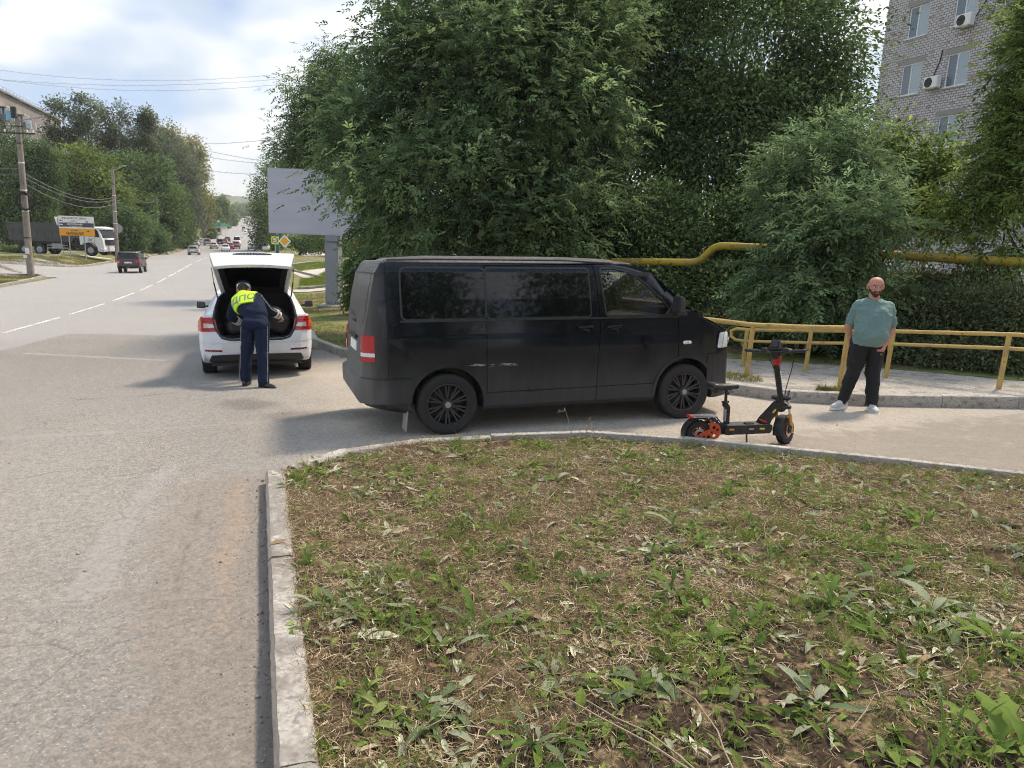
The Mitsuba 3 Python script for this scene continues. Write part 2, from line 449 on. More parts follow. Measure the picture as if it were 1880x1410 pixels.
g = .05
sb, tb = np.arange(.6, 7.4, g), np.arange(.08, 10.2, g)
inner = BED.buffer(.03)
struct('soil_bed', grid_sheet(sb, tb, bed_z, lambda s, t: contains_xy(inner, s, t)), SOIL)


def kerb_stone(a, b, w, h, rough, rnd, seed, jag=1.):
    """one kerb stone between two (s, t) points"""
    a, b = np.array(a), np.array(b); L = np.linalg.norm(b - a); d = (b - a) / L; nrm = np.array([-d[1], d[0]])
    sec = np.array([(-w / 2, -.12), (-w / 2, h - rnd), (-w / 2 + rnd * .35, h - rnd * .25), (-w / 2 + rnd, h), (w / 2 - rnd * .6, h), (w / 2, h - rnd * .6), (w / 2, -.12)])
    sec = np.vstack([np.linspace(sec[i], sec[i + 1], k, endpoint=False) for i, k in zip(range(6), (4, 2, 2, 4, 1, 3))] + [sec[-1:]])
    n = max(3, int(L / .055)); u = np.linspace(.004, L - .004, n)
    P = a + u[:, None] * d
    st = P[:, None, :] + sec[None, :, :1] * nrm
    z = Gst(P[:, 0], P[:, 1])[:, None] + sec[None, :, 1]
    x, y = st2xy(st[..., 0], st[..., 1]); v = np.stack([x, y, np.broadcast_to(z, x.shape)], -1)
    q = v.reshape(-1, 3); off = (meshkit.fbm(q * 9 + seed, 3, 7)[:, None] - .5) * rough * 2 + (meshkit.fbm(q * 30 + seed, 2, 9)[:, None] - .5) * rough * 1.2
    topness = (sec[:, 1] > 0).astype(float)[None, :, None]
    dirn = np.stack([np.broadcast_to(-nrm[0] * -S_ - nrm[1] * K_ + 0 * z, x.shape), np.broadcast_to(-(nrm[0] * K_ + nrm[1] * S_) + 0 * z, x.shape), np.full(x.shape, .8)], -1)
    v = v + off.reshape(*x.shape, 1) * topness * dirn * jag
    m = len(sec); i, j = np.meshgrid(np.arange(n - 1), np.arange(m - 1), indexing='ij')
    f = np.stack([i * m + j, i * m + j + 1, (i + 1) * m + j + 1, (i + 1) * m + j], -1).reshape(-1, 4)
    f = np.vstack([f[:, [0, 1, 2]], f[:, [0, 2, 3]]])
    v = v.reshape(-1, 3)
    c0, c1 = len(v), len(v) + 1; v = np.vstack([v, v[:m].mean(0), v[-m:].mean(0)]); j = np.arange(m - 1)
    f = np.vstack([f, np.stack([j * 0 + c0, j + 1, j], 1), np.stack([j * 0 + c1, (n - 1) * m + j, (n - 1) * m + j + 1], 1)])
    t = trimesh.Trimesh(v, f, process=False)
    if t.volume < 0: t.invert()
    return t


def kerb(name, pts, w, h, ln, m, rough=.004, rnd=.025, seed=0):
    k = fresh(name); labels[k] = {'kind': 'structure'}
    ls = LineString(pts); L = ls.length; n = max(1, round(L / ln)); corners = sorted({round(i * L / n, 3) for i in range(n + 1)})
    for i, (a, b) in enumerate(zip(corners[:-1], corners[1:])):
        A, B = ls.interpolate(a), ls.interpolate(b)
        r = random.Random(seed * 100 + i)
        put(fresh(k + '__stone'), kerb_stone((A.x, A.y), (B.x, B.y), w, h + r.uniform(-.008, .008), rough, rnd, seed + i * 1.7), m, 40)
    return k


# near kerb: the road-side face is at t = 0
kerb('kerb', [(6.44, .08), (-1.56, .08)], .16, .125, 1.0, WASH, .0065, .035, 1)
kerb('kerb', KERBF[:5][::-1], .13, .105, .72, WASH, .008, .03, 2)
kerb('kerb', KERBF[4:][::-1], .085, .125, 1.0, CONC, .0025, .012, 3)
# kerb beyond the mouth of the side street and along the road
kerb('kerb', [(9.25, 6.55), (11., 4.4), (13.3, 2.7), (14.9, 1.72), (15.7, 1.44), (16.8, 1.16), (20, 1.2), (40, 1.45), (60, 1.72)][::-1], .15, .16, 2.0, CONC, .004, .03, 4)
# pavement on the right, its kerb and its ramp
FRONT = [(9.25, 6.55), (8.27, 7.05), (7.95, 7.5), (7.5, 8.6), (7.02, 9.8), (6.3, 11.5)]
kerb('kerb', FRONT[::-1], .15, .165, 1.0, CONC, .003, .03, 5)
BACK = [(12.2, 7.9), (11.0, 9.0), (10.1, 9.9), (9.1, 10.55), (8.2, 11.0), (7.2, 12.2)]
PAVE = mat('mat_pavement', {'type': 'bumpmap', 'scale': 1.0, 'arbitrary': proc(lambda p, n, uv: fbm(p.x * 30, p.y * 30, p.z * 30, 3) * .006, 2e-3), 'bsdf': prin(proc(lambda p, n, uv: mix((.27, .25, .22), (.37, .35, .315), fbm(p.x * 1.5, p.y * 1.5)) * (.8 + .4 * noise(p.x * 50, p.y * 50)) * (1 - .3 * smoothstep(.55, .7, fbm(p.x * 6, p.y * 6, 2.)))), .9, specular=.2)})
struct('pavement', poly_sheet([(s + .06, t + .07) for s, t in FRONT] + BACK[::-1] + [(10.6, 6.9)], .15, .4, .3), PAVE, 40)
struct('earth_strip', poly_sheet([(10.6, 6.9), (9.32, 6.66), (11.1, 4.5), (13.3, 2.8), (14.9, 1.8), (18, 4), (14, 8), (12.2, 7.9)], .12, .5, .3), TURF, 40)
struct('earth_bank', poly_sheet([(s - .02, t + .02) for s, t in BACK] + [(9.5, 22), (22, 14), (17, 3.6), (14, 7.6)], .16, .6, .4), TURF, 40)

# left side: kerbs of the verge and of the side street
kerb('kerb', [(20, -13.2), (46.3, -13.2), (57.2, -13.7), (60.2, -14.4), (60.6, -15.3), (57.7, -16.4), (50, -19)], .16, .15, 3.0, WASH, .004, .03, 6)
kerb('kerb', [(64, -19.4), (66.1, -18.7), (70.6, -17.3), (77.2, -15.2), (93, -15.4), (116, -15.6), (168, -15.5)], .18, .16, 3.0, WASH, .004, .03, 7)
PATHM = mat('mat_path', prin(proc(lambda p, n, uv: mix((.34, .31, .26), (.45, .42, .36), fbm(p.x * 2, p.y * 2))), .9))
struct('path', poly_sheet([(95, -27), (91.5, -22.6), (90.4, -19.4), (97.4, -16.2), (98.6, -16.6), (91.8, -20), (93, -23), (97, -28)], .02, 1., .05), PATHM, 40)
struct('side_street', poly_sheet([(104, -45), (106, -28), (107, -19.8), (110, -15.4), (124, -15.4), (122, -19.8), (118, -28), (116, -45)], .012, 1.5, .05), PATHM, 40)
struct('path', poly_sheet([(42.0, 1.7), (39.9, 1.6), (39.6, 12), (42.2, 12)], .02, .8, .05), PATHM, 40)
struct('path', poly_sheet([(66.0, 2.6), (63.0, 2.6), (54.5, 3.0), (53.4, 4.2), (57, 4.0), (62.5, 5.2), (66, 6)], .02, .8, .05), PATHM, 40)
kerb('kerb', [(42.6, 1.9), (42.8, 9)], .15, .14, 2.0, CONC, .004, .03, 8)
kerb('kerb', [(52.8, 3.9), (57, 3.6), (66.5, 2.9), (70, 2.8)], .15, .16, 2.0, WASH, .004, .03, 9)
kerb('kerb', [(82, 2.6), (80, 9)], .15, .14, 2.0, CONC, .004, .03, 10)
struct('path', poly_sheet([(82.6, 2.4), (86.5, 2.4), (84, 12), (80.5, 12)], .02, .8, .05), PATHM, 40)
struct('path', poly_sheet([(110, 6), (150, 6), (150, 16), (110, 14)], .02, 2, .05), PATHM, 40)

scene['haze'] = {'type': 'cube', 'to_world': T4().translate([0, 0, 75]).scale([6200, 6200, 90]), 'bsdf': {'type': 'null'}, 'interior': {'type': 'ref', 'id': 'air'}}
labels['haze'] = {'kind': 'stuff', 'label': 'thin summer haze in the air along the street'}
# ================================================================== vehicles
def rnd_poly(pts, r, res=6): 
    P = Polygon(pts).buffer(0)
    return P.buffer(-r, quad_segs=res).buffer(2 * r, quad_segs=res).buffer(-r, quad_segs=res)


def sym(half):   # half section (y, z) from the bottom up -> whole polygon
    return [(y, z) for y, z in half] + [(-y, z) for y, z in half[::-1]]


class Shell:
    def __init__(self, side, sec, plan):
        self.side, self.sec, self.plan, self.c = side, sec, plan, {}

    def body(self, o=0.):
        o = round(o, 4)
        if o not in self.c:
            f = lambda P: P.buffer(o, quad_segs=4) if o else P
            self.c[o] = ex_y(f(self.side), -2, 2) ^ ex_x(f(self.sec), -1, 12) ^ poly_m(f(self.plan), 5, -1)
        return self.c[o]

    def skin(self, region, out=.004, base=None):
        """what stands proud of the body within a region"""
        return (self.body(out) ^ region) - (self.body(0.) if base is None else base)

    def groove(self, line, w=.005, depth=.012, y=2.):
        return ex_y(line.buffer(w / 2, cap_style=2), -y, y) - self.body(-depth)


def half(m, side):   # side -1: the right half (y < 0)
    return m.trim_by_plane((0, side, 0), 0.)


def outer(m, axis, sign):
    """only the faces that look along an axis: a single sheet"""
    t = tm(m) if hasattr(m, 'to_mesh') else m
    keep = t.face_normals[:, axis] * sign > .25
    return trimesh.Trimesh(t.vertices, t.faces[keep], process=False)


def tyre_mesh(r, w, rim, n=48):
    h = w / 2
    return lathe([(rim, -h * .80), (rim + .012, -h * .92), (r * .90, -h), (r * .965, -h * .92), (r, -h * .72), (r, -h * .42), (r - .008, -h * .40), (r - .008, -h * .34), (r, -h * .32), (r, h * .32), (r - .008, h * .34), (r - .008, h * .40), (r, h * .42), (r, h * .72), (r * .965, h * .92), (r * .90, h), (rim + .012, h * .92), (rim, h * .80), (rim, -h * .80)], n)


def tread_blocks(r, w, n, rows=2, hgt=.01, lug=.6):
    out = []
    for k in range(n):
        a = 2 * math.pi * k / n
        for q in range(rows):
            y = (q - (rows - 1) / 2) * w / rows; off = (q % 2) * math.pi / n
            b = tm(bx(-math.pi * r / n * lug, math.pi * r / n * lug, y - w / rows * .4, y + w / rows * .4, r - .012, r + hgt, .003))
            b.apply_transform(trimesh.transformations.rotation_matrix(a + off, [0, 1, 0])); out.append(b)
    return cat(out)


def spoked_rim(r, w, spokes, split=.16, outside=-1):
    """alloy rim whose face is on the -y side (outside=-1)"""
    h = w / 2
    barrel = lathe([(r, -h * .85), (r - .014, -h * .86), (r - .02, -h * .7), (r - .03, 0), (r - .03, h * .7), (r, h * .85), (r, -h * .85)], 48)
    ms = [barrel]
    for k in range(spokes):
        for o in (-split, split):
            a = 2 * math.pi * k / spokes
            p0 = np.array([math.sin(a + o * .55) * r * .22, -h * .62, math.cos(a + o * .55) * r * .22]); p1 = np.array([math.sin(a + o) * (r - .018), -h * .78, math.cos(a + o) * (r - .018)])
            M = frame(p0, p1 - p0, (0, -1, 0)); L = np.linalg.norm(p1 - p0)
            b = tm(bx(0, L, -.010, .010, -.022, 0, .003)); b.apply_transform(M); ms.append(b)
    ms.append(tm(m3.Manifold.cylinder(.05, r * .3, r * .26, 28).rotate((90, 0, 0)).translate((0, -h * .5, 0))))
    for k in range(5):
        a = 2 * math.pi * (k + .5) / 5
        ms.append(tm(m3.Manifold.cylinder(.012, .011, .011, 8).rotate((90, 0, 0)).translate((math.sin(a) * r * .19, -h * .5 - .045, math.cos(a) * r * .19))))
    return cat(ms)


def wheel(parent, T, x, y, r, w, rim_r, rim_mat, spokes=8, detail=True, split=.16, cap=None, name='wheel'):
    side = -1 if y < 0 else 1
    M = T @ trimesh.transformations.translation_matrix([x, y, r - .006])
    if side > 0: M = M @ np.diag([-1., -1, 1, 1])
    k = fresh(parent + '__' + name)
    ty = tyre_mesh(r, w, rim_r, 40 if detail else 20)
    put(fresh(k + '__tyre'), ty, RUBBER, 40, M)
    if detail:
        put(fresh(k + '__rim'), spoked_rim(rim_r, w, spokes, split), rim_mat, 30, M)
        put(fresh(k + '__brake'), cat(lathe([(.0, w * .10), (rim_r * .72, w * .10), (rim_r * .72, w * .04), (0, w * .04)], 32), lathe([(rim_r * .96, w * .3), (0, w * .3)], 24)), BLACKPL, 30, M)
        if cap: put(fresh(k + '__hub_cap'), cat(m3.Manifold.cylinder(.008, rim_r * .15, rim_r * .135, 24).rotate((90, 0, 0)).translate((0, -w / 2 * .5 - .05, 0)), lathe([(rim_r * .10, -w * .25 - .061), (rim_r * .115, -w * .25 - .058), (rim_r * .10, -w * .25 - .055)], 20)), cap, 30, M)
    else:
        put(fresh(k + '__rim'), lathe([(0, -w * .40), (rim_r * .3, -w * .42), (rim_r * .9, -w * .36), (rim_r, -w * .42), (rim_r, w * .3), (0, w * .3)], 20), rim_mat, 30, M)
    return k


# ------------------------------------------------------------------ the black van across the side street
VFW = np.array([.947, .322]); VRT = np.array([.322, -.947])
VO = np.array([-.70, 8.02]) - .99 * VFW - .90 * VRT
VT = on_ground(*(VO + 2.4 * VFW), *VFW)
VT = VT @ trimesh.transformations.translation_matrix([-2.4, 0, 0])
_iv = np.linalg.inv(VT)


def v_local(p): return [float(_iv[k, 0]) * p.x + float(_iv[k, 1]) * p.y + float(_iv[k, 2]) * p.z + float(_iv[k, 3]) for k in range(3)]


def van_dirt(p, n=None):
    x, y, z = v_local(p)
    a = fbm(x * 3.3, z * 4., y * 3.); streak = noise(x * 26, y * 26, z * 2.2); fine = noise(x * 80, y * 80, z * 80)
    low = 1 - smoothstep(.35, 1.10, z + (a - .5) * .30)
    rear = 1 - smoothstep(.05, .42, x + (a - .5) * .10)
    # wiped patches where somebody leaned on the dusty flank
    wipe = smoothstep(.18, .06, dr.sqrt(dr.square((x - .66) * .8 + .1 * (a - .5)) + dr.square((z - .93) * 1.4 - .25 * (x - .66)))) * smoothstep(.35, .6, noise(x * 11, z * 15))
    scr = smoothstep(.016, .006, dr.abs(z - .765 + (x - 1.6) * .03 + .02 * (noise(x * 9) - .5))) * smoothstep(1.18, 1.26, x) * (1 - smoothstep(1.72, 1.82, x)) * smoothstep(.25, .5, noise(x * 22, z * 60))
    wipe = dr.maximum(wipe, smoothstep(.07, .03, dr.sqrt(dr.square(x - 1.98) * .5 + dr.square(z - .47) * 2.)) * smoothstep(.3, .5, noise(x * 17, z * 25)))
    d = dr.maximum(low * .82, rear * (.75 + .2 * smoothstep(1.4, .6, z)))
    d = d * (.72 + .30 * streak + .12 * fine)
    d = d * (1 - .85 * wipe)
    pale = rear * .9
    if n is not None:
        top = smoothstep(.55, .9, n.z) * smoothstep(1.2, 1.5, z)
        d = dr.maximum(d, top * (.55 + .3 * streak)); pale = dr.maximum(pale, top)
    return dr.clip(d, 0, 1), scr, pale


def van_col(p, n, uv):
    d, scr, pale = van_dirt(p, n)
    return mix(mix(mi.Color3f(.0040, .0058, .0105), mix((.066, .067, .071), (.20, .195, .185), pale), d * .75), (.55, .56, .58), scr * .5)


def van_rough(p, n, uv):
    d, scr, pale = van_dirt(p, n)
    return .05 + .60 * d


VANP = mat('mat_van_paint', prin(proc(van_col), proc(van_rough), clearcoat=.25, clearcoat_gloss=.98, specular=.32))

_top = [(.30, 1.915), (.42, 1.95), (.8, 1.975), (2.4, 1.972), (2.95, 1.95), (3.25, 1.905), (3.5, 1.80), (3.75, 1.605), (4.0, 1.385), (4.10, 1.305), (4.35, 1.205), (4.6, 1.085), (4.74, .98), (4.82, .86), (4.87, .70), (4.89, .55), (4.875, .38), (4.76, .25)]
VS = Shell(rnd_poly([(.50, .27), (.10, .36), (.04, .45), (.03, .62), (.075, .68), (.085, .9), (.10, 1.15), (.16, 1.5), (.22, 1.78)] + _top + [(4.45, .24)], .035, 4),
           rnd_poly(sym([(.86, .22), (.93, .30), (.948, .47), (.953, .64), (.952, .95), (.948, 1.06), (.938, 1.12), (.930, 1.26), (.897, 1.5), (.848, 1.80), (.815, 1.895), (.74, 1.955), (.60, 1.982), (.3, 1.992)]), .03, 5),
           rnd_poly([(.03, -.60), (.075, -.76), (.16, -.88), (.34, -.945), (1., -.955), (4.05, -.955), (4.42, -.905), (4.66, -.79), (4.80, -.60), (4.87, -.34), (4.89, 0), (4.87, .34), (4.80, .60), (4.66, .79), (4.42, .905), (4.05, .955), (1., .955), (.34, .945), (.16, .88), (.075, .76), (.03, .60)], .05, 6))
VAXR, VAXF, VR = .99, 3.985, .345
SIDEWIN = rnd_poly([(.50, 1.30), (1.425, 1.30), (1.425, 1.835), (.50, 1.835)], .05, 5)
SLIDEWIN = rnd_poly([(1.45, 1.30), (2.70, 1.30), (2.68, 1.835), (1.45, 1.835)], .03, 5)
DOORWIN = rnd_poly([(2.91, 1.30), (3.78, 1.30), (3.70, 1.415), (3.43, 1.665), (3.20, 1.80), (3.02, 1.838), (2.84, 1.838)], .03, 5)


def build_van():
    P = thing('van', 'dusty black van with dark side windows standing across the mouth of the side street', 'van')
    b = VS.body()
    cab = (VS.body(-.045) ^ bx(2.3, 4.02, -2, 2, .75, 3))
    for sx in (VAXR, VAXF): b = b - m3.Manifold.cylinder(3, .415, .415, 48).translate((0, 0, -1.5)).rotate((90, 0, 0)).translate((sx, 0, VR + .005)) + (m3.Manifold())
    core = bx(.6, 4.3, -.62, .62, .30, .74)
    b = b + core
    b = b - cab
    door = [LineString([(2.79, .30), (2.79, .62), (2.83, 1.2), (2.80, 1.60), (2.76, 1.87)]), LineString([(3.87, .78), (3.87, 1.26)]), LineString([(1.438, .30), (1.438, 1.87)]), LineString([(1.43, 1.87), (2.76, 1.87)]),
            LineString([(.335, .66), (.335, 1.94)]), LineString([(1.40, .455), (3.57, .47)]), LineString([(.06, .66), (.60, .66)])]
    for l in door: b = b - VS.groove(l, .009, .014)
    b = b - VS.groove(LineString([(.33, 1.105), (1.438, 1.105)]), .022, .02) - VS.groove(LineString([(4.30, .80), (4.80, .84)]), .010, .014)
    b = b - VS.groove(LineString([(4.02, 1.33), (4.36, 1.16), (4.74, .99)]), .006, .01)
    # window openings of the cab and the windscreen
    wall = VS.body(.02) - VS.body(-.06)
    b = b - (ex_y(DOORWIN, -2, 2) ^ wall)
    ws = ex_x(rnd_poly(sym([(.75, 1.41), (.655, 1.835)]), .05), 3.25, 4.2)
    b = b - (ws ^ wall)
    part(P, 'body', b, VANP, 23, T=VT)
    rg = ex_y(DOORWIN.buffer(.004), -2, 2)
    gl = (VS.body(-.006) - VS.body(-.012)) ^ rg
    for sd, nm in ((-1, 'front door window'), (1, '')):
        part(P, 'front_window', outer(half(gl, sd), 1, sd), CLEAR, False, T=VT)
    part(P, 'windscreen', outer((VS.body(-.006) - VS.body(-.012)) ^ ex_x(rnd_poly(sym([(.755, 1.40), (.66, 1.84)]), .05), 3.25, 4.2), 0, 1), CLEAR, False, T=VT)
    for poly, nm in ((SIDEWIN, 'rear_side_window'), (SLIDEWIN, 'sliding_door_window')):
        sk = VS.skin(ex_y(poly, -2, 2), .004)
        for sd in (-1, 1): part(P, nm, half(sk, sd), DARKGL, 30, T=VT)
        fr = VS.skin(ex_y(poly.buffer(.022).difference(poly.buffer(.002)), -2, 2), .006)
        part(P, 'window_trim', half(fr, -1), BLACKMT, 30, T=VT)
    frd = VS.skin(ex_y(DOORWIN.buffer(.018).difference(DOORWIN.buffer(-.003)), -2, 2), .007)
    part(P, 'window_trim', half(frd, -1), BLACKMT, 30, T=VT)
    belt = VS.skin(ex_y(Polygon([(.47, 1.262), (3.86, 1.262), (3.86, 1.282), (.47, 1.282)]), -2, 2), .012)
    part(P, 'belt_moulding', half(belt, -1), BLACKMT, 30, T=VT)
    part(P, 'rear_window', VS.skin(ex_x(rnd_poly([(-.70, 1.24), (.70, 1.24), (.64, 1.80), (-.64, 1.80)], .06), -.5, .5), .004), VANP, 30, 'dust-covered rear window', T=VT)
    bump = VS.skin(bx(-.2, .585, -2, 2, .385, .645), .035)
    part(P, 'rear_bumper', bump, VANP, 30, T=VT)
    part(P, 'front_bumper', VS.skin(bx(4.30, 5.2, -2, 2, .36, .80), .008), VANP, 30, T=VT)
    for sx in (VAXR, VAXF):
        ring = Point(sx, VR + .005).buffer(.455, quad_segs=24).difference(Point(sx, VR + .005).buffer(.412, quad_segs=24)).intersection(sbox(sx - 1, .30 if sx < 2 else .33, sx + 1, 2))
        part(P, 'wheel_arch', half(VS.skin(ex_y(ring, -2, 2), .012), -1), VANP, 30, T=VT)
    for sd in (-1, 1):
        part(P, 'tail_light', half(VS.skin(bx(-.1, .20, -2, 2, .84, 1.125) ^ (bx(-.1, .235, -2, -.70, .835, 1.14) + bx(-.1, .235, .70, 2, .835, 1.14)), .012), sd), REDL, 30, T=VT)
        part(P, 'reversing_light', half(VS.skin(bx(-.1, .2, -2, 2, .895, .935) ^ (bx(-.1, .2, -2, -.72, .835, 1.14) + bx(-.1, .2, .72, 2, .835, 1.14)), .0145), sd), WHITEL, 30, T=VT)
        lamp = ex_y(rnd_poly([(4.46, .865), (4.90, .865), (4.86, .985), (4.64, 1.062), (4.50, 1.055)], .02), -2, 2) ^ (bx(3, 6, -2, -.50, 0, 2) + bx(3, 6, .50, 2, 0, 2))
        h = part(P, 'headlight', half(VS.skin(lamp, .007), sd), HEADL, 30, T=VT)
        put(fresh(h + '__divider'), half(VS.skin(ex_y(LineString([(4.55, .86), (4.60, 1.08)]).buffer(.006), -2, 2) ^ lamp, .0092), sd), GREYMT, 30, VT)
        for yy, rr in ((.70, .075), (.58, .055)):
            put(fresh(h + '__lamp_ring'), VS.skin(ex_x(Point(sd * yy, .955).buffer(rr + .012).difference(Point(sd * yy, .955).buffer(rr)), 3.5, 5.5), .0095), BLACKPL, 30, VT)
            put(fresh(h + '__reflector'), lathe([(.0, 4.60), (rr * .6, 4.66), (rr, 4.70)], 20, 'x').apply_translation([0, sd * yy, .955]), CHROME, 30, VT)
    part(P, 'number_plate', VS.skin(ex_x(sbox(-.26, .90, .26, 1.01), -.3, .4), .014), WHITEM, False, T=VT)
    part(P, 'tailgate_handle', VS.skin(ex_x(sbox(-.30, 1.045, .30, 1.085), -.3, .4), .03), BLACKPL, 30, T=VT)
    part(P, 'rear_wiper', cat(tube([(.12, .02, 1.235), (.09, .25, 1.30), (.10, .50, 1.34)], .011, 6), tm(hulls(((.12, 0, 1.235), .03), ((.09, .06, 1.245), .02)))), BLACKPL, T=VT)
    for x0, y_ in ((2.55, 1), (2.92, 1)):
        hh = cat(hulls(((x0, -.955, 1.165), .017), ((x0 + .155, -.955, 1.175), .019)), tm(hulls(((x0 + .02, -.938, 1.15), .014), ((x0 + .11, -.938, 1.13), .03)).scale((1, 1, 1))))
        part(P, 'door_handle', hh, VANP, 30, T=VT)
    part(P, 'lock', tm(m3.Manifold.cylinder(.01, .017, .017, 16).rotate((90, 0, 0)).translate((3.04, -.936, 1.12))), STEEL, 30, T=VT)
    part(P, 'fuel_flap_lock', tm(m3.Manifold.cylinder(.012, .012, .012, 16).rotate((90, 0, 0)).translate((1.38, -.948, .95))), BLACKPL, 30, T=VT)
    si = part(P, 'side_indicator', tm(hulls(((3.95, -.948, .955), .022), ((4.03, -.944, .955), .022)).scale((1, 1, 1))), WHITEL, 30, T=VT)
    put(fresh(si + '__bulb'), tm(sph((3.99, -.968, .955), .011)), AMBER, 30, VT)
    mir = smoothed(m3.Manifold.hull_points(np.array([(3.73, -.99, 1.32), (3.73, -1.17, 1.33), (3.75, -1.16, 1.535), (3.74, -.99, 1.53), (3.86, -1.0, 1.32), (3.84, -1.13, 1.34), (3.85, -1.12, 1.49), (3.87, -1.0, 1.50)])), .03, 5)
    for sd in (-1, 1):
        m_ = mir.copy(); arm = cat(hulls(((3.82, -.94, 1.33), .035), ((3.82, -1.03, 1.39), .03)), hulls(((3.70, -.925, 1.30), .012), ((3.98, -.925, 1.29), .012), ((3.86, -.90, 1.50), .01)))
        if sd > 0:
            for q in (m_, arm): q.apply_transform(np.diag([1., -1, 1, 1])); q.invert()
        k = part(P, 'wing_mirror', m_, BLACKPL, 40, T=VT); put(fresh(k + '__bracket'), arm, BLACKPL, 30, VT)
    fl = m3.Manifold.hull_points(np.array([(x + (z - .48) * .10, y, z) for x in (.555, .567) for y in (-.92, -.70) for z in (.06, .52)]))
    part(P, 'mud_flap', fl, plain('mudflap', (.30, .28, .25), .8), False, T=VT)
    for nm, pl in (('roof_moulding', [(.36, -.80, 1.925), (.9, -.806, 1.935), (2.4, -.806, 1.932), (3.0, -.80, 1.905), (3.3, -.79, 1.845)]),):
        part(P, nm, tube(pl, .010, 6), BLACKMT, T=VT)
    # roof: beads pressed into the sheet
    for y in (-.5, -.25, 0, .25, .5): part(P, 'roof_bead', tube([(.7, y, 1.972), (1.2, y, 1.977), (2.4, y, 1.974), (2.9, y, 1.955)], .009, 6), VANP, T=VT)
    # inside of the cab
    IN = plain('van_trim', (.016, .016, .017), .9, specular=.1)
    part(P, 'dashboard', smoothed(m3.Manifold.hull_points(np.array([(3.45, -.80, 1.0), (3.45, .80, 1.0), (3.55, -.80, 1.20), (3.55, .80, 1.20), (3.92, -.74, 1.27), (3.92, .74, 1.27), (3.92, -.8, .95), (3.92, .8, .95)])), .08, 4), IN, 40, T=VT)
    part(P, 'steering_wheel', trimesh.creation.torus(.19, .016, 32, 8).apply_transform(frame((3.33, .42, 1.22), (-.45, 0, .89), (1, 0, 0)) @ trimesh.transformations.rotation_matrix(math.pi / 2, [0, 1, 0])), BLACKPL, T=VT)
    SE = plain('van_seat', (.08, .08, .08), .9)
    for y in (-.48, .42):
        sea = part(P, 'seat', smoothed(hulls(((2.75, y - .17, .98), .08), ((2.75, y + .17, .98), .08), ((2.55, y - .17, 1.5), .07), ((2.55, y + .17, 1.5), .07)) + hulls(((2.75, y - .18, .95), .09), ((2.75, y + .18, .95), .09), ((3.2, y - .18, 1.0), .08), ((3.2, y + .18, 1.0), .08)), .06, 5), SE, 40, T=VT)
        put(fresh(sea + '__headrest'), smoothed(hulls(((2.50, y - .10, 1.66), .06), ((2.50, y + .10, 1.66), .06)), .04, 4), SE, 40, VT)
    part(P, 'cab_mirror', tm(bx(3.40, 3.42, -.09, .09, 1.60, 1.72, .006)), BLACKPL, T=VT)
    for sx in (VAXR, VAXF):
        for sd in (-1, 1): wheel(P, VT, sx, sd * .835, VR, .225, .238, RIMM, 10, True, .105, GREYMT)
    for sd in (-1, 1): part(P, 'exhaust' if sd < 0 else 'underbody', cat(rod((.5, -.45, .30), (1.4, -.5, .28), .03, 10)) if sd < 0 else tm(bx(.7, 4.1, -.55, .55, .24, .34)), BLACKPL, T=VT)


build_van()

# ------------------------------------------------------------------ the white patrol car with its tailgate up
RD = np.array([-S_, K_])      # the way the road runs
_c = W(12.66, -.07)
CT = on_ground(*(_c[:2] + 2.2 * RD), *RD) @ trimesh.transformations.translation_matrix([-2.2, 0, 0])
CS = Shell(rnd_poly([(.34, .24), (.06, .30), (.015, .44), (.0, .58), (.02, .66), (.055, .78), (.09, .95), (.14, 1.05), (.5, 1.14), (1.0, 1.32), (1.35, 1.39), (1.8, 1.44), (2.2, 1.45), (2.6, 1.395), (3.05, 1.18), (3.40, 1.02), (3.9, .95), (4.3, .86), (4.52, .74), (4.64, .56), (4.66, .42), (4.6, .26), (4.4, .2)], .03, 4),
           rnd_poly(sym([(.76, .2), (.86, .32), (.898, .50), (.907, .66), (.900, .80), (.885, .92), (.84, 1.0), (.785, 1.06), (.72, 1.2), (.64, 1.36), (.58, 1.42), (.44, 1.456), (.2, 1.472)]), .03, 5),
           rnd_poly([(0, -.50), (.05, -.70), (.15, -.83), (.36, -.895), (.9, -.908), (3.8, -.908), (4.2, -.86), (4.45, -.74), (4.60, -.5), (4.66, 0), (4.60, .5), (4.45, .74), (4.2, .86), (3.8, .908), (.9, .908), (.36, .895), (.15, .83), (.05, .70), (0, .50)], .05, 6))
BOOT = rnd_poly(sym([(.40, .655), (.52, .69), (.61, .83), (.635, .97), (.615, 1.15), (.56, 1.33), (.50, 1.60)]), .03, 5)


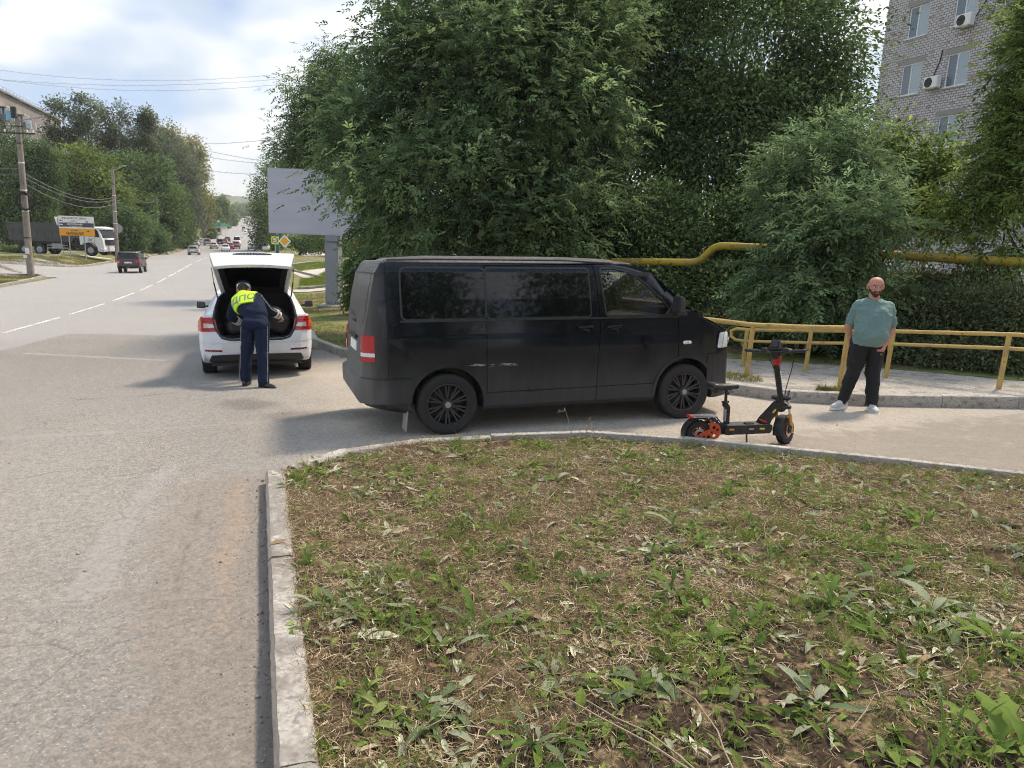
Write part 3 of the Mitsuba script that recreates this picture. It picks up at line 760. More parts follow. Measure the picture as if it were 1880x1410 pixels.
def build_patrol():
    P = thing('car', 'white hatchback with its tailgate raised and its boot open at the kerb', 'car')
    b = CS.body() - ex_x(BOOT, -.3, 1.22)
    for sx in (.95, 3.63): b = b - m3.Manifold.cylinder(3, .365, .365, 40).translate((0, 0, -1.5)).rotate((90, 0, 0)).translate((sx, 0, .325)) + bx(sx - .4, sx + .4, -.6, .6, .3, .62 if sx < 2 else .7)
    b = b - bx(-.3, 1.22, -.45, .45, .66, .9)
    for l in ([(.0, .60), (.70, .60)], [(1.35, .62), (1.30, .95), (1.15, 1.02)], [(2.35, .32), (2.38, 1.0)]): b = b - CS.groove(LineString(l), .008, .012)
    b = b - (ex_x(LineString([(-.9, .585), (.9, .585)]).buffer(.005), -.2, .4) - CS.body(-.012)) - (ex_x(LineString([(-.9, .445), (.9, .445)]).buffer(.006), -.2, .3) - CS.body(-.012))
    for sd in (-1, 1): b = b - (ex_x(LineString([(sd * .52, .435), (sd * .52, .59)]).buffer(.003), -.2, .3) - CS.body(-.01))
    part(P, 'body', b, WHITEP, 32, T=CT)
    # dark lining of the boot: a shell just inside the opening
    ring = BOOT.buffer(-.002).difference(BOOT.buffer(-.022)).intersection(sbox(-1, .5, 1, 1.335))
    part(P, 'boot_lining', cat(ex_x(ring, .09, 1.215), ex_x(BOOT.buffer(-.022).intersection(sbox(-1, .5, 1, 1.39)), 1.19, 1.21), ex_x(BOOT.intersection(sbox(-1, .6, 1, .70)).buffer(-.004), .2, 1.2)), FELT, 30, T=CT)
    seal = BOOT.buffer(.028).difference(BOOT.buffer(-.002)).intersection(sbox(-1, .5, 1, 1.30))
    part(P, 'boot_seal', CS.skin(ex_x(seal, -.3, 1.0), .012), BLACKPL, 30, T=CT)
    for sd in (-1, 1):
        out_ = (lambda a: [(sd * y, z) for y, z in a])
        rl = ex_x(rnd_poly(out_([(.585, .785), (.95, .775), (.95, 1.015), (.62, 1.005)]), .015), -.2, .42)
        k = part(P, 'tail_light', CS.skin(rl, .010), REDL, 30, T=CT)
        put(fresh(k + '__white_lens'), CS.skin(ex_x(rnd_poly(out_([(.63, .845), (.80, .84), (.80, .915), (.66, .905)]), .01), -.2, .4), .014), plain('lens_silver', (.55, .5, .5), .2, metallic=.4) if sd < 0 else 'mat_lens_silver', 30, CT)
        for zz in (.815, .945): put(fresh(k + '__light_guide'), CS.skin(ex_x(Polygon(out_([(.62, zz), (.86, zz - .004), (.86, zz + .012), (.62, zz + .014)])), -.2, .4), .013), plain('lens_deep', (.20, .004, .006), .15, clearcoat=1.) if sd < 0 and zz < .9 else 'mat_lens_deep', 30, CT)
        part(P, 'reflector', CS.skin(ex_x(rnd_poly(out_([(.53, .455), (.80, .46), (.80, .487), (.53, .485)]), .006), -.2, .4), .008), plain('reflector', (.16, .008, .012), .25) if sd < 0 else 'mat_reflector', 30, T=CT)
        part(P, 'side_window', half(CS.skin(ex_y(rnd_poly([(.75, 1.10), (1.0, 1.255), (1.5, 1.39), (2.3, 1.395), (2.95, 1.12), (2.9, 1.07)], .02), -2, 2), .004), sd), DARKGL, 30, T=CT)
        m_ = smoothed(m3.Manifold.hull_points(np.array([(2.86, .93, .99), (2.86, 1.10, 1.0), (2.88, 1.09, 1.13), (2.87, .94, 1.12), (3.0, .94, 1.0), (2.98, 1.05, 1.02), (2.98, 1.04, 1.10), (3.0, .95, 1.11)]) * [1, sd, 1]), .025, 5)
        k = part(P, 'wing_mirror', m_, BLACKMT, 40, T=CT); put(fresh(k + '__bracket'), hulls(((2.95, sd * .86, 1.02), .02), ((2.94, sd * .96, 1.04), .02)), BLACKPL, 30, CT)
        part(P, 'door_handle', hulls(((1.42, sd * .90, .93), .016), ((1.58, sd * .90, .935), .016)), WHITEP, 30, T=CT)
    dif = CS.skin(ex_x(rnd_poly(sym([(.62, .20), (.74, .30), (.70, .40), (.3, .405)]), .02), -.2, .4), .010)
    part(P, 'diffuser', dif, BLACKPL, 30, T=CT)
    part(P, 'underbody', tm(bx(.3, 4.2, -.72, .72, .19, .34)), BLACKPL, T=CT)
    part(P, 'windscreen', CS.skin(ex_x(rnd_poly(sym([(.70, 1.06), (.55, 1.37)]), .04), 2.5, 3.4), .004), DARKGL, 30, T=CT)
    part(P, 'aerial', hulls(((1.42, 0, 1.46), .02), ((1.30, 0, 1.50), .008)), BLACKMT, T=CT)
    for sx in (.95, 3.63):
        for sd in (-1, 1): wheel(P, CT, sx, sd * .79, .322, .215, .21, GREYMT, 5, True, .2)
    # the tailgate, hinged at the end of the roof: glass leaf going up, lower leaf hanging from its edge
    hx, hz = 1.15, 1.375; a1, a2 = math.radians(37), math.radians(-28); L1, L2 = 1.04, .40

    def leaf(u0, u1, w0, w1, th, inset=0., z0=0.):
        us = np.linspace(u0, u1, 13); P3 = []
        pts = []
        n = 17; vs = []
        for sgn in (0, 1):
            for u in us:
                w = w0 + (w1 - w0) * (u - u0) / (u1 - u0)
                for q in np.linspace(-1, 1, n): vs.append((u, q * (w - inset), z0 + sgn * th - .075 * (q * .8) ** 2 * min(1, .35 + u)))
        m = n; f = []; N = 13 * n
        for s_ in (0, 1):
            for i in range(12):
                for j in range(n - 1):
                    a = s_ * N + i * m + j; qd = (a, a + 1, a + m + 1, a + m); qd = qd if s_ else qd[::-1]
                    f += [(qd[0], qd[1], qd[2]), (qd[0], qd[2], qd[3])]
        bd = [i * m for i in range(13)] + [12 * m + j for j in range(1, n)] + [i * m + n - 1 for i in range(11, -1, -1)] + [j for j in range(n - 2, 0, -1)]
        for k_ in range(len(bd)):
            a, c = bd[k_], bd[(k_ + 1) % len(bd)]; f += [(a, c, c + N), (a, c + N, a + N)]
        t = trimesh.Trimesh(np.array(vs), np.array(f), process=False)
        if t.volume < 0: t.invert()
        return t
    M1 = CT @ frame((hx, 0, hz), (-math.cos(a1), 0, math.sin(a1)))
    M2 = CT @ frame((hx - math.cos(a1) * L1, 0, hz + math.sin(a1) * L1), (-math.cos(a2), 0, math.sin(a2)))
    k = part(P, 'tailgate', cat(leaf(0, L1 + .02, .56, .66, .05).apply_transform(M1), leaf(-.01, L2, .66, .585, .05).apply_transform(M2)), WHITEP, 35, 'raised white tailgate')
    put(fresh(k + '__inner_trim'), leaf(.03, L1 - .01, .56, .66, .02, .075, -.021), BLACKPL, 30, M1)
    put(fresh(k + '__rear_window'), leaf(.20, L1 - .22, .57, .64, .008, .17, -.031), DARKGL, 30, M1)
    put(fresh(k + '__inner_trim'), leaf(.02, L2 - .03, .64, .56, .02, .05, -.021), BLACKPL, 30, M2)
    put(fresh(k + '__handle_strip'), cat([leaf(.035, .065, .30, .30, .02, 0, .051)]), BLACKMT, 30, M2)
    for i, y in enumerate((-.22, -.02, .17)): put(fresh(k + '__recess'), tm(bx(-.13, -.03, y - .06, y + .07, .048, .056)), BLACKPL, 30, M1 @ trimesh.transformations.translation_matrix([L1, 0, 0]))
    for i in range(7): put(fresh(k + '__badge_letter'), tm(bx(.040, .058, -.17 + i * .05, -.14 + i * .05, .072, .076)), CHROME, False, M2)
    for sd in (-1, 1):
        put(fresh(k + '__gas_strut'), cat(rod((1.0, sd * .60, 1.24), (.62, sd * .635, 1.55), .011, 8), rod((.62, sd * .635, 1.55), (.42, sd * .645, 1.80), .006, 8)), BLACKMT, 30, CT)
        put(fresh(k + '__hinge'), rod((1.20, sd * .42, 1.38), (1.12, sd * .42, 1.40), .018, 8), WHITEP, 30, CT)


build_patrol()
# things in the open boot
def bag_mesh(c, sx, sy, sz, seed):
    m = trimesh.creation.icosphere(4); v = m.vertices
    v = np.sign(v) * np.abs(v) ** .62 * [sx, sy, sz]
    v = v * (1 + .10 * (meshkit.fbm(v * 7 + seed, 3, seed) - .5)[:, None]) + c
    m.vertices = v
    return m


BAGM = plain('bag', (.012, .012, .014), .4, sheen=.3)
B_ = thing('bag', 'black bulging bag being lifted by the officer out of the boot', 'bag')
part(B_, 'sack', bag_mesh(np.array([.30, -.33, .93]), .20, .25, .20, 3).apply_transform(trimesh.transformations.rotation_matrix(.5, [1, 0, 0], [.3, -.33, .93])), BAGM, True, T=CT)
part(B_, 'handle', tube([(.22, -.22, 1.10), (.20, -.26, 1.15), (.20, -.33, 1.16), (.20, -.42, 1.10), (.2, -.5, 1.02)], .014, 8), BAGM, True, T=CT)
part(B_, 'zip', tube([(.13, -.24, 1.07), (.115, -.34, 1.06), (.12, -.44, .99), (.14, -.52, .92)], .007, 6), CHROME, True, T=CT)
solo('bag', bag_mesh(np.array([.42, .30, .83]), .22, .22, .15, 8), BAGM, 'dark low bag lying in the left half of the open boot', 'bag', True, T=CT)
solo('box', tm(bx(.75, 1.05, -.4, .1, .705, .98, .01)), plain('boot_box', (.03, .03, .035), .6), 'dark box standing deep in the open boot behind the bags', 'box', T=CT)
# ================================================================== people
def V3(*a): return np.array(a, float)


def hand_mesh(wr, d, pn, thumb, curl=.5):
    """palm and five fingers from the wrist along d; pn: where the palm looks; thumb: the side the thumb leaves from"""
    d = d / np.linalg.norm(d); pn = pn - d * (pn @ d); pn /= np.linalg.norm(pn); sd = np.cross(d, pn)
    if sd @ thumb < 0: sd = -sd
    P = lambda a, b, c: wr + d * a + sd * b + pn * c
    m = m3.Manifold.batch_hull([sph(P(.0, .018, 0), .019, 10), sph(P(.0, -.018, 0), .019, 10), sph(P(.085, .034, 0), .012, 10), sph(P(.08, -.034, 0), .012, 10)])
    for i, (o, L) in enumerate(((.031, .072), (.011, .080), (-.011, .074), (-.031, .058))):
        a = curl * (1 + .12 * i); p0 = P(.085, o, 0); p1 = p0 + (d * math.cos(a) + pn * math.sin(a)) * L * .5; p2 = p1 + (d * math.cos(2 * a) + pn * math.sin(2 * a)) * L * .5
        m = m + hulls((p0, .0098), (p1, .0088), n=10) + hulls((p1, .0088), (p2, .0074), n=10)
    t0, t1 = P(.022, .030, .004), P(.055, .058, .018); t2 = t1 + d * .028 + pn * .012
    return m + hulls((t0, .013), (t1, .0105), n=10) + hulls((t1, .0105), (t2, .0085), n=10)


SKIN = plain('skin', (.48, .27, .20), .5, specular=.3)
SKIN2 = plain('skin_red', (.50, .25, .19), .5, specular=.3)
NAVY = mat('mat_navy_cloth', prin(proc(lambda p, n, uv: mix((.009, .015, .036), (.016, .025, .052), fbm(p.x * 14, p.y * 14, p.z * 5))), .85, specular=.15))
HIVIS = plain('hi_vis', (.55, .85, .03), .6)
REFL = plain('reflective', (.56, .55, .52), .45)
GREYTXT = plain('grey_print', (.22, .25, .16), .5)


def head_mesh(c, fwd, up, r=.1):
    """head with jaw, brow, nose and ears; fwd is where the face looks"""
    m = smoothed(m3.Manifold.batch_hull([sph((0, 0, .03), .092, 20), sph((.02, 0, .035), .088, 20), sph((.045, 0, -.065), .048, 16), sph((.062, 0, -.085), .030, 14), sph((-.02, 0, -.02), .082, 18)])
                 + hulls(((.088, 0, .012), .010), ((.112, 0, -.028), .014), ((.092, 0, -.034), .016)) + hulls(((.083, -.035, .030), .014), ((.083, .035, .030), .014))
                 + hulls(((.0, -.092, .01), .018), ((-.005, -.098, -.03), .012)) + hulls(((.0, .092, .01), .018), ((-.005, .098, -.03), .012)) + hulls(((.086, -.022, -.062), .010), ((.086, .022, -.062), .010)), .014, 4)
    return m, frame(c, fwd, up)


def build_person(name_label, J, mats, face, extra):
    P = thing('person', name_label, 'person')
    return P


def officer():
    o = V3(-3.95, 11.1, float(G(-3.95, 11.1)))
    P = thing('person', 'officer in navy uniform and yellow-green vest bending into the open boot', 'person')
    T = trimesh.transformations.translation_matrix(o)
    hipL, hipR = V3(-.135, .22, .93), V3(.065, .20, .93); knL, knR = V3(-.165, .17, .50), V3(.105, .07, .51); anL, anR = V3(-.175, .10, .10), V3(.155, -.05, .10)
    wa = V3(-.06, .32, 1.07); ch = V3(-.24, .50, 1.20); nk = V3(-.37, .63, 1.34); hd = V3(-.41, .775, 1.375)
    shL, shR = V3(-.47, .57, 1.21), V3(-.12, .58, 1.305); elL, elR = V3(-.61, .71, .98), V3(-.01, .76, 1.10); haL, haR = V3(-.575, .93, .87), V3(.09, .94, 1.0)
    body = chain([hipL, knL, anL], [.085, .058, .045]) + chain([hipR, knR, anR], [.085, .058, .045]) + hulls((hipL, .09), (hipR, .09), (wa, .11)) + hulls((wa, .11), (ch, .12), (shL, .06), (shR, .06)) + chain([ch, nk, hd], [.07, .058, .055])
    body = body + chain([shL, elL, haL], [.055, .043, .034]) + chain([shR, elR, haR], [.055, .043, .034])
    dL, dR = haL - elL, haR - elR
    body = body + hand_mesh(haL + dL * .08, dL, V3(0, .2, -1), V3(1, 0, 0), .7) + hand_mesh(haR + dR * .08, dR + V3(0, 0, -.1), V3(-.2, .2, -1), V3(-1, 0, 0), .9)
    part(P, 'body', smoothed(body, .012, 4), SKIN, True, T=T)
    hm, Mh = head_mesh(hd + V3(-.02, .05, .03), V3(-.15, .85, -.5), V3(-.15, .35, .9))
    part(P, 'head', hm, SKIN, True, T=T @ Mh)
    part(P, 'hair', tm(m3.Manifold.batch_hull([sph((-.03, 0, .03), .088, 18), sph((-.06, 0, -.03), .062, 18)])), plain('hair', (.03, .024, .018), .8), True, T=T @ Mh)
    cap = part(P, 'cap', lathe([(0, .135), (.06, .132), (.105, .115), (.118, .095), (.108, .075), (.106, .072)], 32, 'z'), NAVY, 40, T=T @ Mh)
    put(fresh(cap + '__band'), lathe([(.106, .078), (.107, .030), (.100, .028)], 32, 'z'), REFL, 40, T @ Mh)
    put(fresh(cap + '__peak'), m3.Manifold.batch_hull([sph((.08, -.06, .036), .008, 8), sph((.08, .06, .036), .008, 8), sph((.16, -.03, .015), .006, 8), sph((.16, .03, .015), .006, 8)]), BLACKMT, 40, T @ Mh)
    # trousers, wrinkled a little
    tr = chain([hipL, knL, anL], [.118, .090, .080], 20) + chain([hipR, knR, anR], [.118, .090, .080], 20) + hulls((hipL, .122), (hipR, .122), (wa + V3(0, -.01, .0), .135), n=20)
    tr = tr + hulls((hipL + V3(-.01, -.05, .01), .10), (hipR + V3(.01, -.05, .01), .10), n=18)
    t = smoothed(tr, .02, 6); v = t.vertices; nrm = t.vertex_normals
    v += nrm * ((meshkit.fbm(v * [16, 16, 9] + 3, 3, 5) - .5) * .032)[:, None]; v[:, 2] = np.maximum(v[:, 2], .055); t.vertices = v
    trk = part(P, 'trousers', t, NAVY, True, T=T)
    for h, k, a, sx in ((hipR, knR, anR, 1), (hipL, knL, anL, -1)):
        dirs = V3(sx * .85, -.45, 0); put(fresh(trk + '__piping'), tube([h + dirs * .125, (h + k) / 2 + dirs * .118, k + dirs * .105, (k + a) / 2 + dirs * .097, a + dirs * .09], .003, 5), REFL, True, T)
    belt = hulls((wa + V3(-.045, -.02, -.02), .118), (wa + V3(.055, -.02, -.035), .118), n=20)
    tor = m3.Manifold.batch_hull([sph(wa + V3(-.055, -.015, .01), .128, 24), sph(wa + V3(.06, -.02, -.005), .128, 24), sph(ch + V3(-.085, .0, -.01), .135, 24), sph(ch + V3(.085, 0, .03), .135, 24), sph(shL, .085, 20), sph(shR, .085, 20), sph(nk + V3(.0, -.02, -.02), .075, 20)])
    jk = tor + belt + chain([shL, elL, haL], [.088, .070, .056], 18) + chain([shR, elR, haR], [.088, .070, .056], 18)
    t = smoothed(jk, .02, 4); v = t.vertices; v += t.vertex_normals * ((meshkit.fbm(v * 13 + 8, 3, 6) - .5) * .028)[:, None]; t.vertices = v
    part(P, 'jacket', t, NAVY, True, T=T)
    # yoke over the upper back with the lettering
    sx = (shR - shL) / np.linalg.norm(shR - shL); sp = nk - wa; sp = sp - sx * (sp @ sx); sp /= np.linalg.norm(sp); bn = np.cross(sx, sp)
    if bn[2] < 0: bn = -bn
    def inflate(o_): return m3.Manifold.batch_hull([sph(ch + V3(-.085, .0, -.01), .135 + o_, 24), sph(ch + V3(.085, 0, .03), .135 + o_, 24), sph(wa + V3(-.055, -.015, .01), .128 + o_, 24), sph(wa + V3(.06, -.02, -.005), .128 + o_, 24), sph(shL, .085 + o_, 20), sph(shR, .085 + o_, 20), sph(nk + V3(0, -.02, -.02), .075 + o_, 20)])
    mid = (shL + shR) / 2; B = np.eye(4); B[:3, 0], B[:3, 1], B[:3, 2], B[:3, 3] = sx, sp, bn, mid
    region = poly_m(Polygon([(-.205, .30), (-.20, -.235), (0, -.185), (.175, -.20), (.20, .30)]), .5, -.05).transform(B[:3])
    yk = part(P, 'vest_yoke', tm(inflate(.019) ^ region), HIVIS, 40, 'yellow-green yoke with grey letters', T=T)
    tx = meshkit.text_mesh('ДПС', .13, .4, bold=True); tx.apply_translation([-tx.bounds.mean(0)[0], -.135, 0])
    put(fresh(yk + '__letters'), tm(inflate(.0215) ^ mm(tx).transform(B[:3])), GREYTXT, 40, T)
    for el, ha in ((elL, haL), (elR, haR)):
        for q in (.58, .86):
            a, b = el + (ha - el) * q, el + (ha - el) * (q + .17)
            r0, r1 = .070 + (.056 - .070) * q + .010, .070 + (.056 - .070) * (q + .17) + .010
            put(fresh(P + '__cuff_stripe'), rod(a, b, r0, 18, r1), REFL, 40, T)
    put(fresh(P + '__jacket_piping'), tube([shR + V3(.075, -.04, .05), (shR + elR) / 2 + V3(.072, -.05, .03), elR + V3(.062, -.04, .02), (elR + haR) / 2 + V3(.06, -.03, .02)], .005, 5), REFL, True, T)
    put(fresh(P + '__jacket_piping'), tube([V3(.08, .40, 1.20) + V3(-.07, .05, .06), V3(.085, .31, 1.14), V3(.10, .25, 1.05), V3(.115, .22, .99)], .005, 5), REFL, True, T)
    for a, d in ((anL, V3(-.05, .99, 0)), (anR, V3(.93, -.37, 0))):
        d = d / np.linalg.norm(d); h = a - d * .055; h[2] = .04; m_ = a + d * .07; m_[2] = .045; e = a + d * .20; e[2] = .030
        k = part(P, 'shoe', smoothed(hulls((h, .042), (m_, .045), (a + V3(0, 0, -.02), .045)) + hulls((m_, .044), (e, .030)), .02, 3), BLACKMT, True, T=T)
        q = np.cross(d, [0, 0, 1.]); put(fresh(k + '__sole'), m3.Manifold.hull_points(np.array([c + q * s * w + V3(0, 0, zz - c[2]) for c, w in ((h - d * .035, .03), (m_ + d * .03, .046), (e + d * .025, .022)) for s in (-1, 1) for zz in (.0, .018)])), RUBBER, 30, T)


officer()


def bystander():
    o = V3(4.6, 9.65, float(G(4.6, 9.65)) + .0)
    P = thing('person', 'bald bearded man in teal t-shirt and black joggers with one hand at his hip', 'person')
    T = trimesh.transformations.translation_matrix(o)
    hipL, hipR = V3(-.055, 0, .92), V3(.135, 0, .92); knL, knR = V3(-.105, -.02, .49), V3(.155, -.03, .48); anL, anR = V3(-.185, .02, .10), V3(.155, -.11, .09)
    be = V3(.035, -.06, 1.05); ch = V3(.055, -.01, 1.26); nk = V3(.045, .01, 1.47); hd = V3(.035, -.01, 1.635)
    shL, shR = V3(-.125, .0, 1.385), V3(.245, .02, 1.375); elL, elR = V3(-.205, .09, 1.10), V3(.345, .03, 1.09); haL, haR = V3(-.12, .16, .93), V3(.235, -.08, .91)
    body = chain([hipL, knL, anL], [.09, .06, .042]) + chain([hipR, knR, anR], [.09, .06, .042]) + hulls((hipL, .10), (hipR, .10), (be, .14)) + hulls((be, .14), (ch + V3(-.08, 0, 0), .12), (ch + V3(.08, 0, 0), .12), (shL, .06), (shR, .06)) + chain([ch, nk, hd + V3(0, .01, -.06)], [.08, .068, .06])
    body = body + chain([shL, elL, haL], [.062, .047, .033]) + chain([shR, elR, haR], [.062, .047, .033]) + hand_mesh(haR + (haR - elR) * .06, haR - elR, V3(-.6, .5, 0), V3(-.2, -1, 0), .6) + hand_mesh(haL + (haL - elL) * .06, haL - elL, V3(0, -1, 0), V3(0, 0, 1), .5)
    part(P, 'body', smoothed(body, .012, 4), SKIN2, True, T=T)
    hm, Mh = head_mesh(hd, V3(-.12, -1, -.16), V3(0, -.15, 1)); part(P, 'head', hm, SKIN2, True, T=T @ Mh)
    BEARD = plain('beard', (.055, .032, .024), .9)
    part(P, 'beard', smoothed(m3.Manifold.batch_hull([sph((.045, 0, -.072), .052, 14), sph((.066, 0, -.098), .033, 12), sph((.02, -.055, -.045), .026, 10), sph((.02, .055, -.045), .026, 10)]) + m3.Manifold.batch_hull([sph((.092, -.030, -.050), .010, 8), sph((.092, .030, -.050), .010, 8), sph((.088, -.034, -.085), .012, 8), sph((.088, .034, -.085), .012, 8)]), .012, 2), BEARD, True, T=T @ Mh)
    part(P, 'mouth', hulls(((.101, -.018, -.066), .0075), ((.101, .018, -.066), .0075), n=10), plain('lips', (.35, .12, .10), .5), True, T=T @ Mh)
    for sd in (-1, 1):
        e = part(P, 'eye', tm(sph((.084, sd * .032, .006), .0145, 14)), plain('eye_white', (.7, .68, .65), .3), True, T=T @ Mh); put(fresh(e + '__iris'), tm(sph((.0945, sd * .032, .006), .0080, 10)), BLACKPL, True, T @ Mh)
        part(P, 'eyebrow', hulls(((.099, sd * .015, .029), .0080), ((.088, sd * .052, .031), .0065), n=8), BEARD, True, T=T @ Mh)
    tee = m3.Manifold.batch_hull([sph(be + V3(-.06, -.02, -.03), .155, 22), sph(be + V3(.06, -.02, -.03), .155, 22), sph(ch + V3(-.09, -.01, 0), .135, 22), sph(ch + V3(.09, -.01, 0), .135, 22), sph(shL, .078, 18), sph(shR, .078, 18), sph(nk + V3(0, 0, -.035), .078, 18)])
    tee = tee + hulls((V3(-.05, -.01, .93), .130), (V3(.125, -.01, .93), .130), (be + V3(-.06, -.02, -.03), .153), (be + V3(.06, -.02, -.03), .153), n=20) + hulls((shL, .082), (shL + (elL - shL) * .72, .078), n=18) + hulls((shR, .082), (shR + (elR - shR) * .72, .078), n=18)
    tee = tee.trim_by_plane((0, 0, 1), .865) - sph(nk + V3(0, -.01, .045), .080, 18)
    t = smoothed(tee, .014, 3); v = t.vertices; v += t.vertex_normals * ((meshkit.fbm(v * [9, 9, 15] + 2, 3, 8) - .5) * .040 + (np.abs(meshkit.fbm(v @ np.array([[1, 0, .5], [0, 1, 0], [-.5, 0, 1]]) * [22, 22, 9] + 7, 2, 4) - .5)) * -.022)[:, None]; t.vertices = v
    part(P, 'shirt', t, mat('mat_teal', prin(proc(lambda p, n, uv: mix((.125, .215, .21), (.165, .265, .255), fbm(p.x * 9, p.y * 9, p.z * 6))), .85, sheen=.3)), True, T=T)
    jg = chain([hipL, knL, anL], [.122, .092, .066], 20) + chain([hipR, knR, anR], [.122, .092, .066], 20) + hulls((hipL, .125), (hipR, .125), (be + V3(0, .03, -.06), .145), n=20)
    t = smoothed(jg, .02, 5); v = t.vertices; v += t.vertex_normals * ((meshkit.fbm(v * [14, 14, 8] + 5, 3, 9) - .5) * .055)[:, None]; v[:, 2] = np.maximum(v[:, 2], .07); t.vertices = v
    jk = part(P, 'joggers', t, mat('mat_black_cloth', prin((.010, .011, .013), .85, sheen=.3)), True, T=T)
    put(fresh(jk + '__badge'), tm(bx(.16, .19, -.128, -.118, .755, .785, .004)), plain('badge', (.20, .09, .05), .6), 30, T)
    SHO = mat('mat_trainer', prin(proc(lambda p, n, uv: mix((.42, .43, .44), (.62, .63, .63), noise(p.x * 60, p.y * 60, p.z * 60))), .7))
    for a, d in ((anL, V3(-.82, -.57, 0)), (anR, V3(-.12, -.99, 0))):
        d = d / np.linalg.norm(d); h = a - d * .06; h[2] = .052; m_ = a + d * .07; m_[2] = .052; e = a + d * .19; e[2] = .042
        k = part(P, 'trainer', smoothed(hulls((h, .046), (m_, .048), (a + V3(0, 0, .0), .048)) + hulls((m_, .048), (e, .036)), .02, 3), SHO, True, T=T)
        q = np.cross(d, [0, 0, 1.]); put(fresh(k + '__sole'), m3.Manifold.hull_points(np.array([c + q * s * w + V3(0, 0, zz - c[2]) for c, w in ((h - d * .045, .034), (m_ + d * .03, .052), (e + d * .035, .028)) for s in (-1, 1) for zz in (.0, .028)])), WHITEM, 30, T)
        for i in range(4): put(fresh(k + '__lace'), rod(a + d * (.03 + i * .028) + q * .028 + V3(0, 0, .015 - .012 * i), a + d * (.03 + i * .028) - q * .028 + V3(0, 0, .015 - .012 * i), .006, 6), WHITEM, True, T)


bystander()
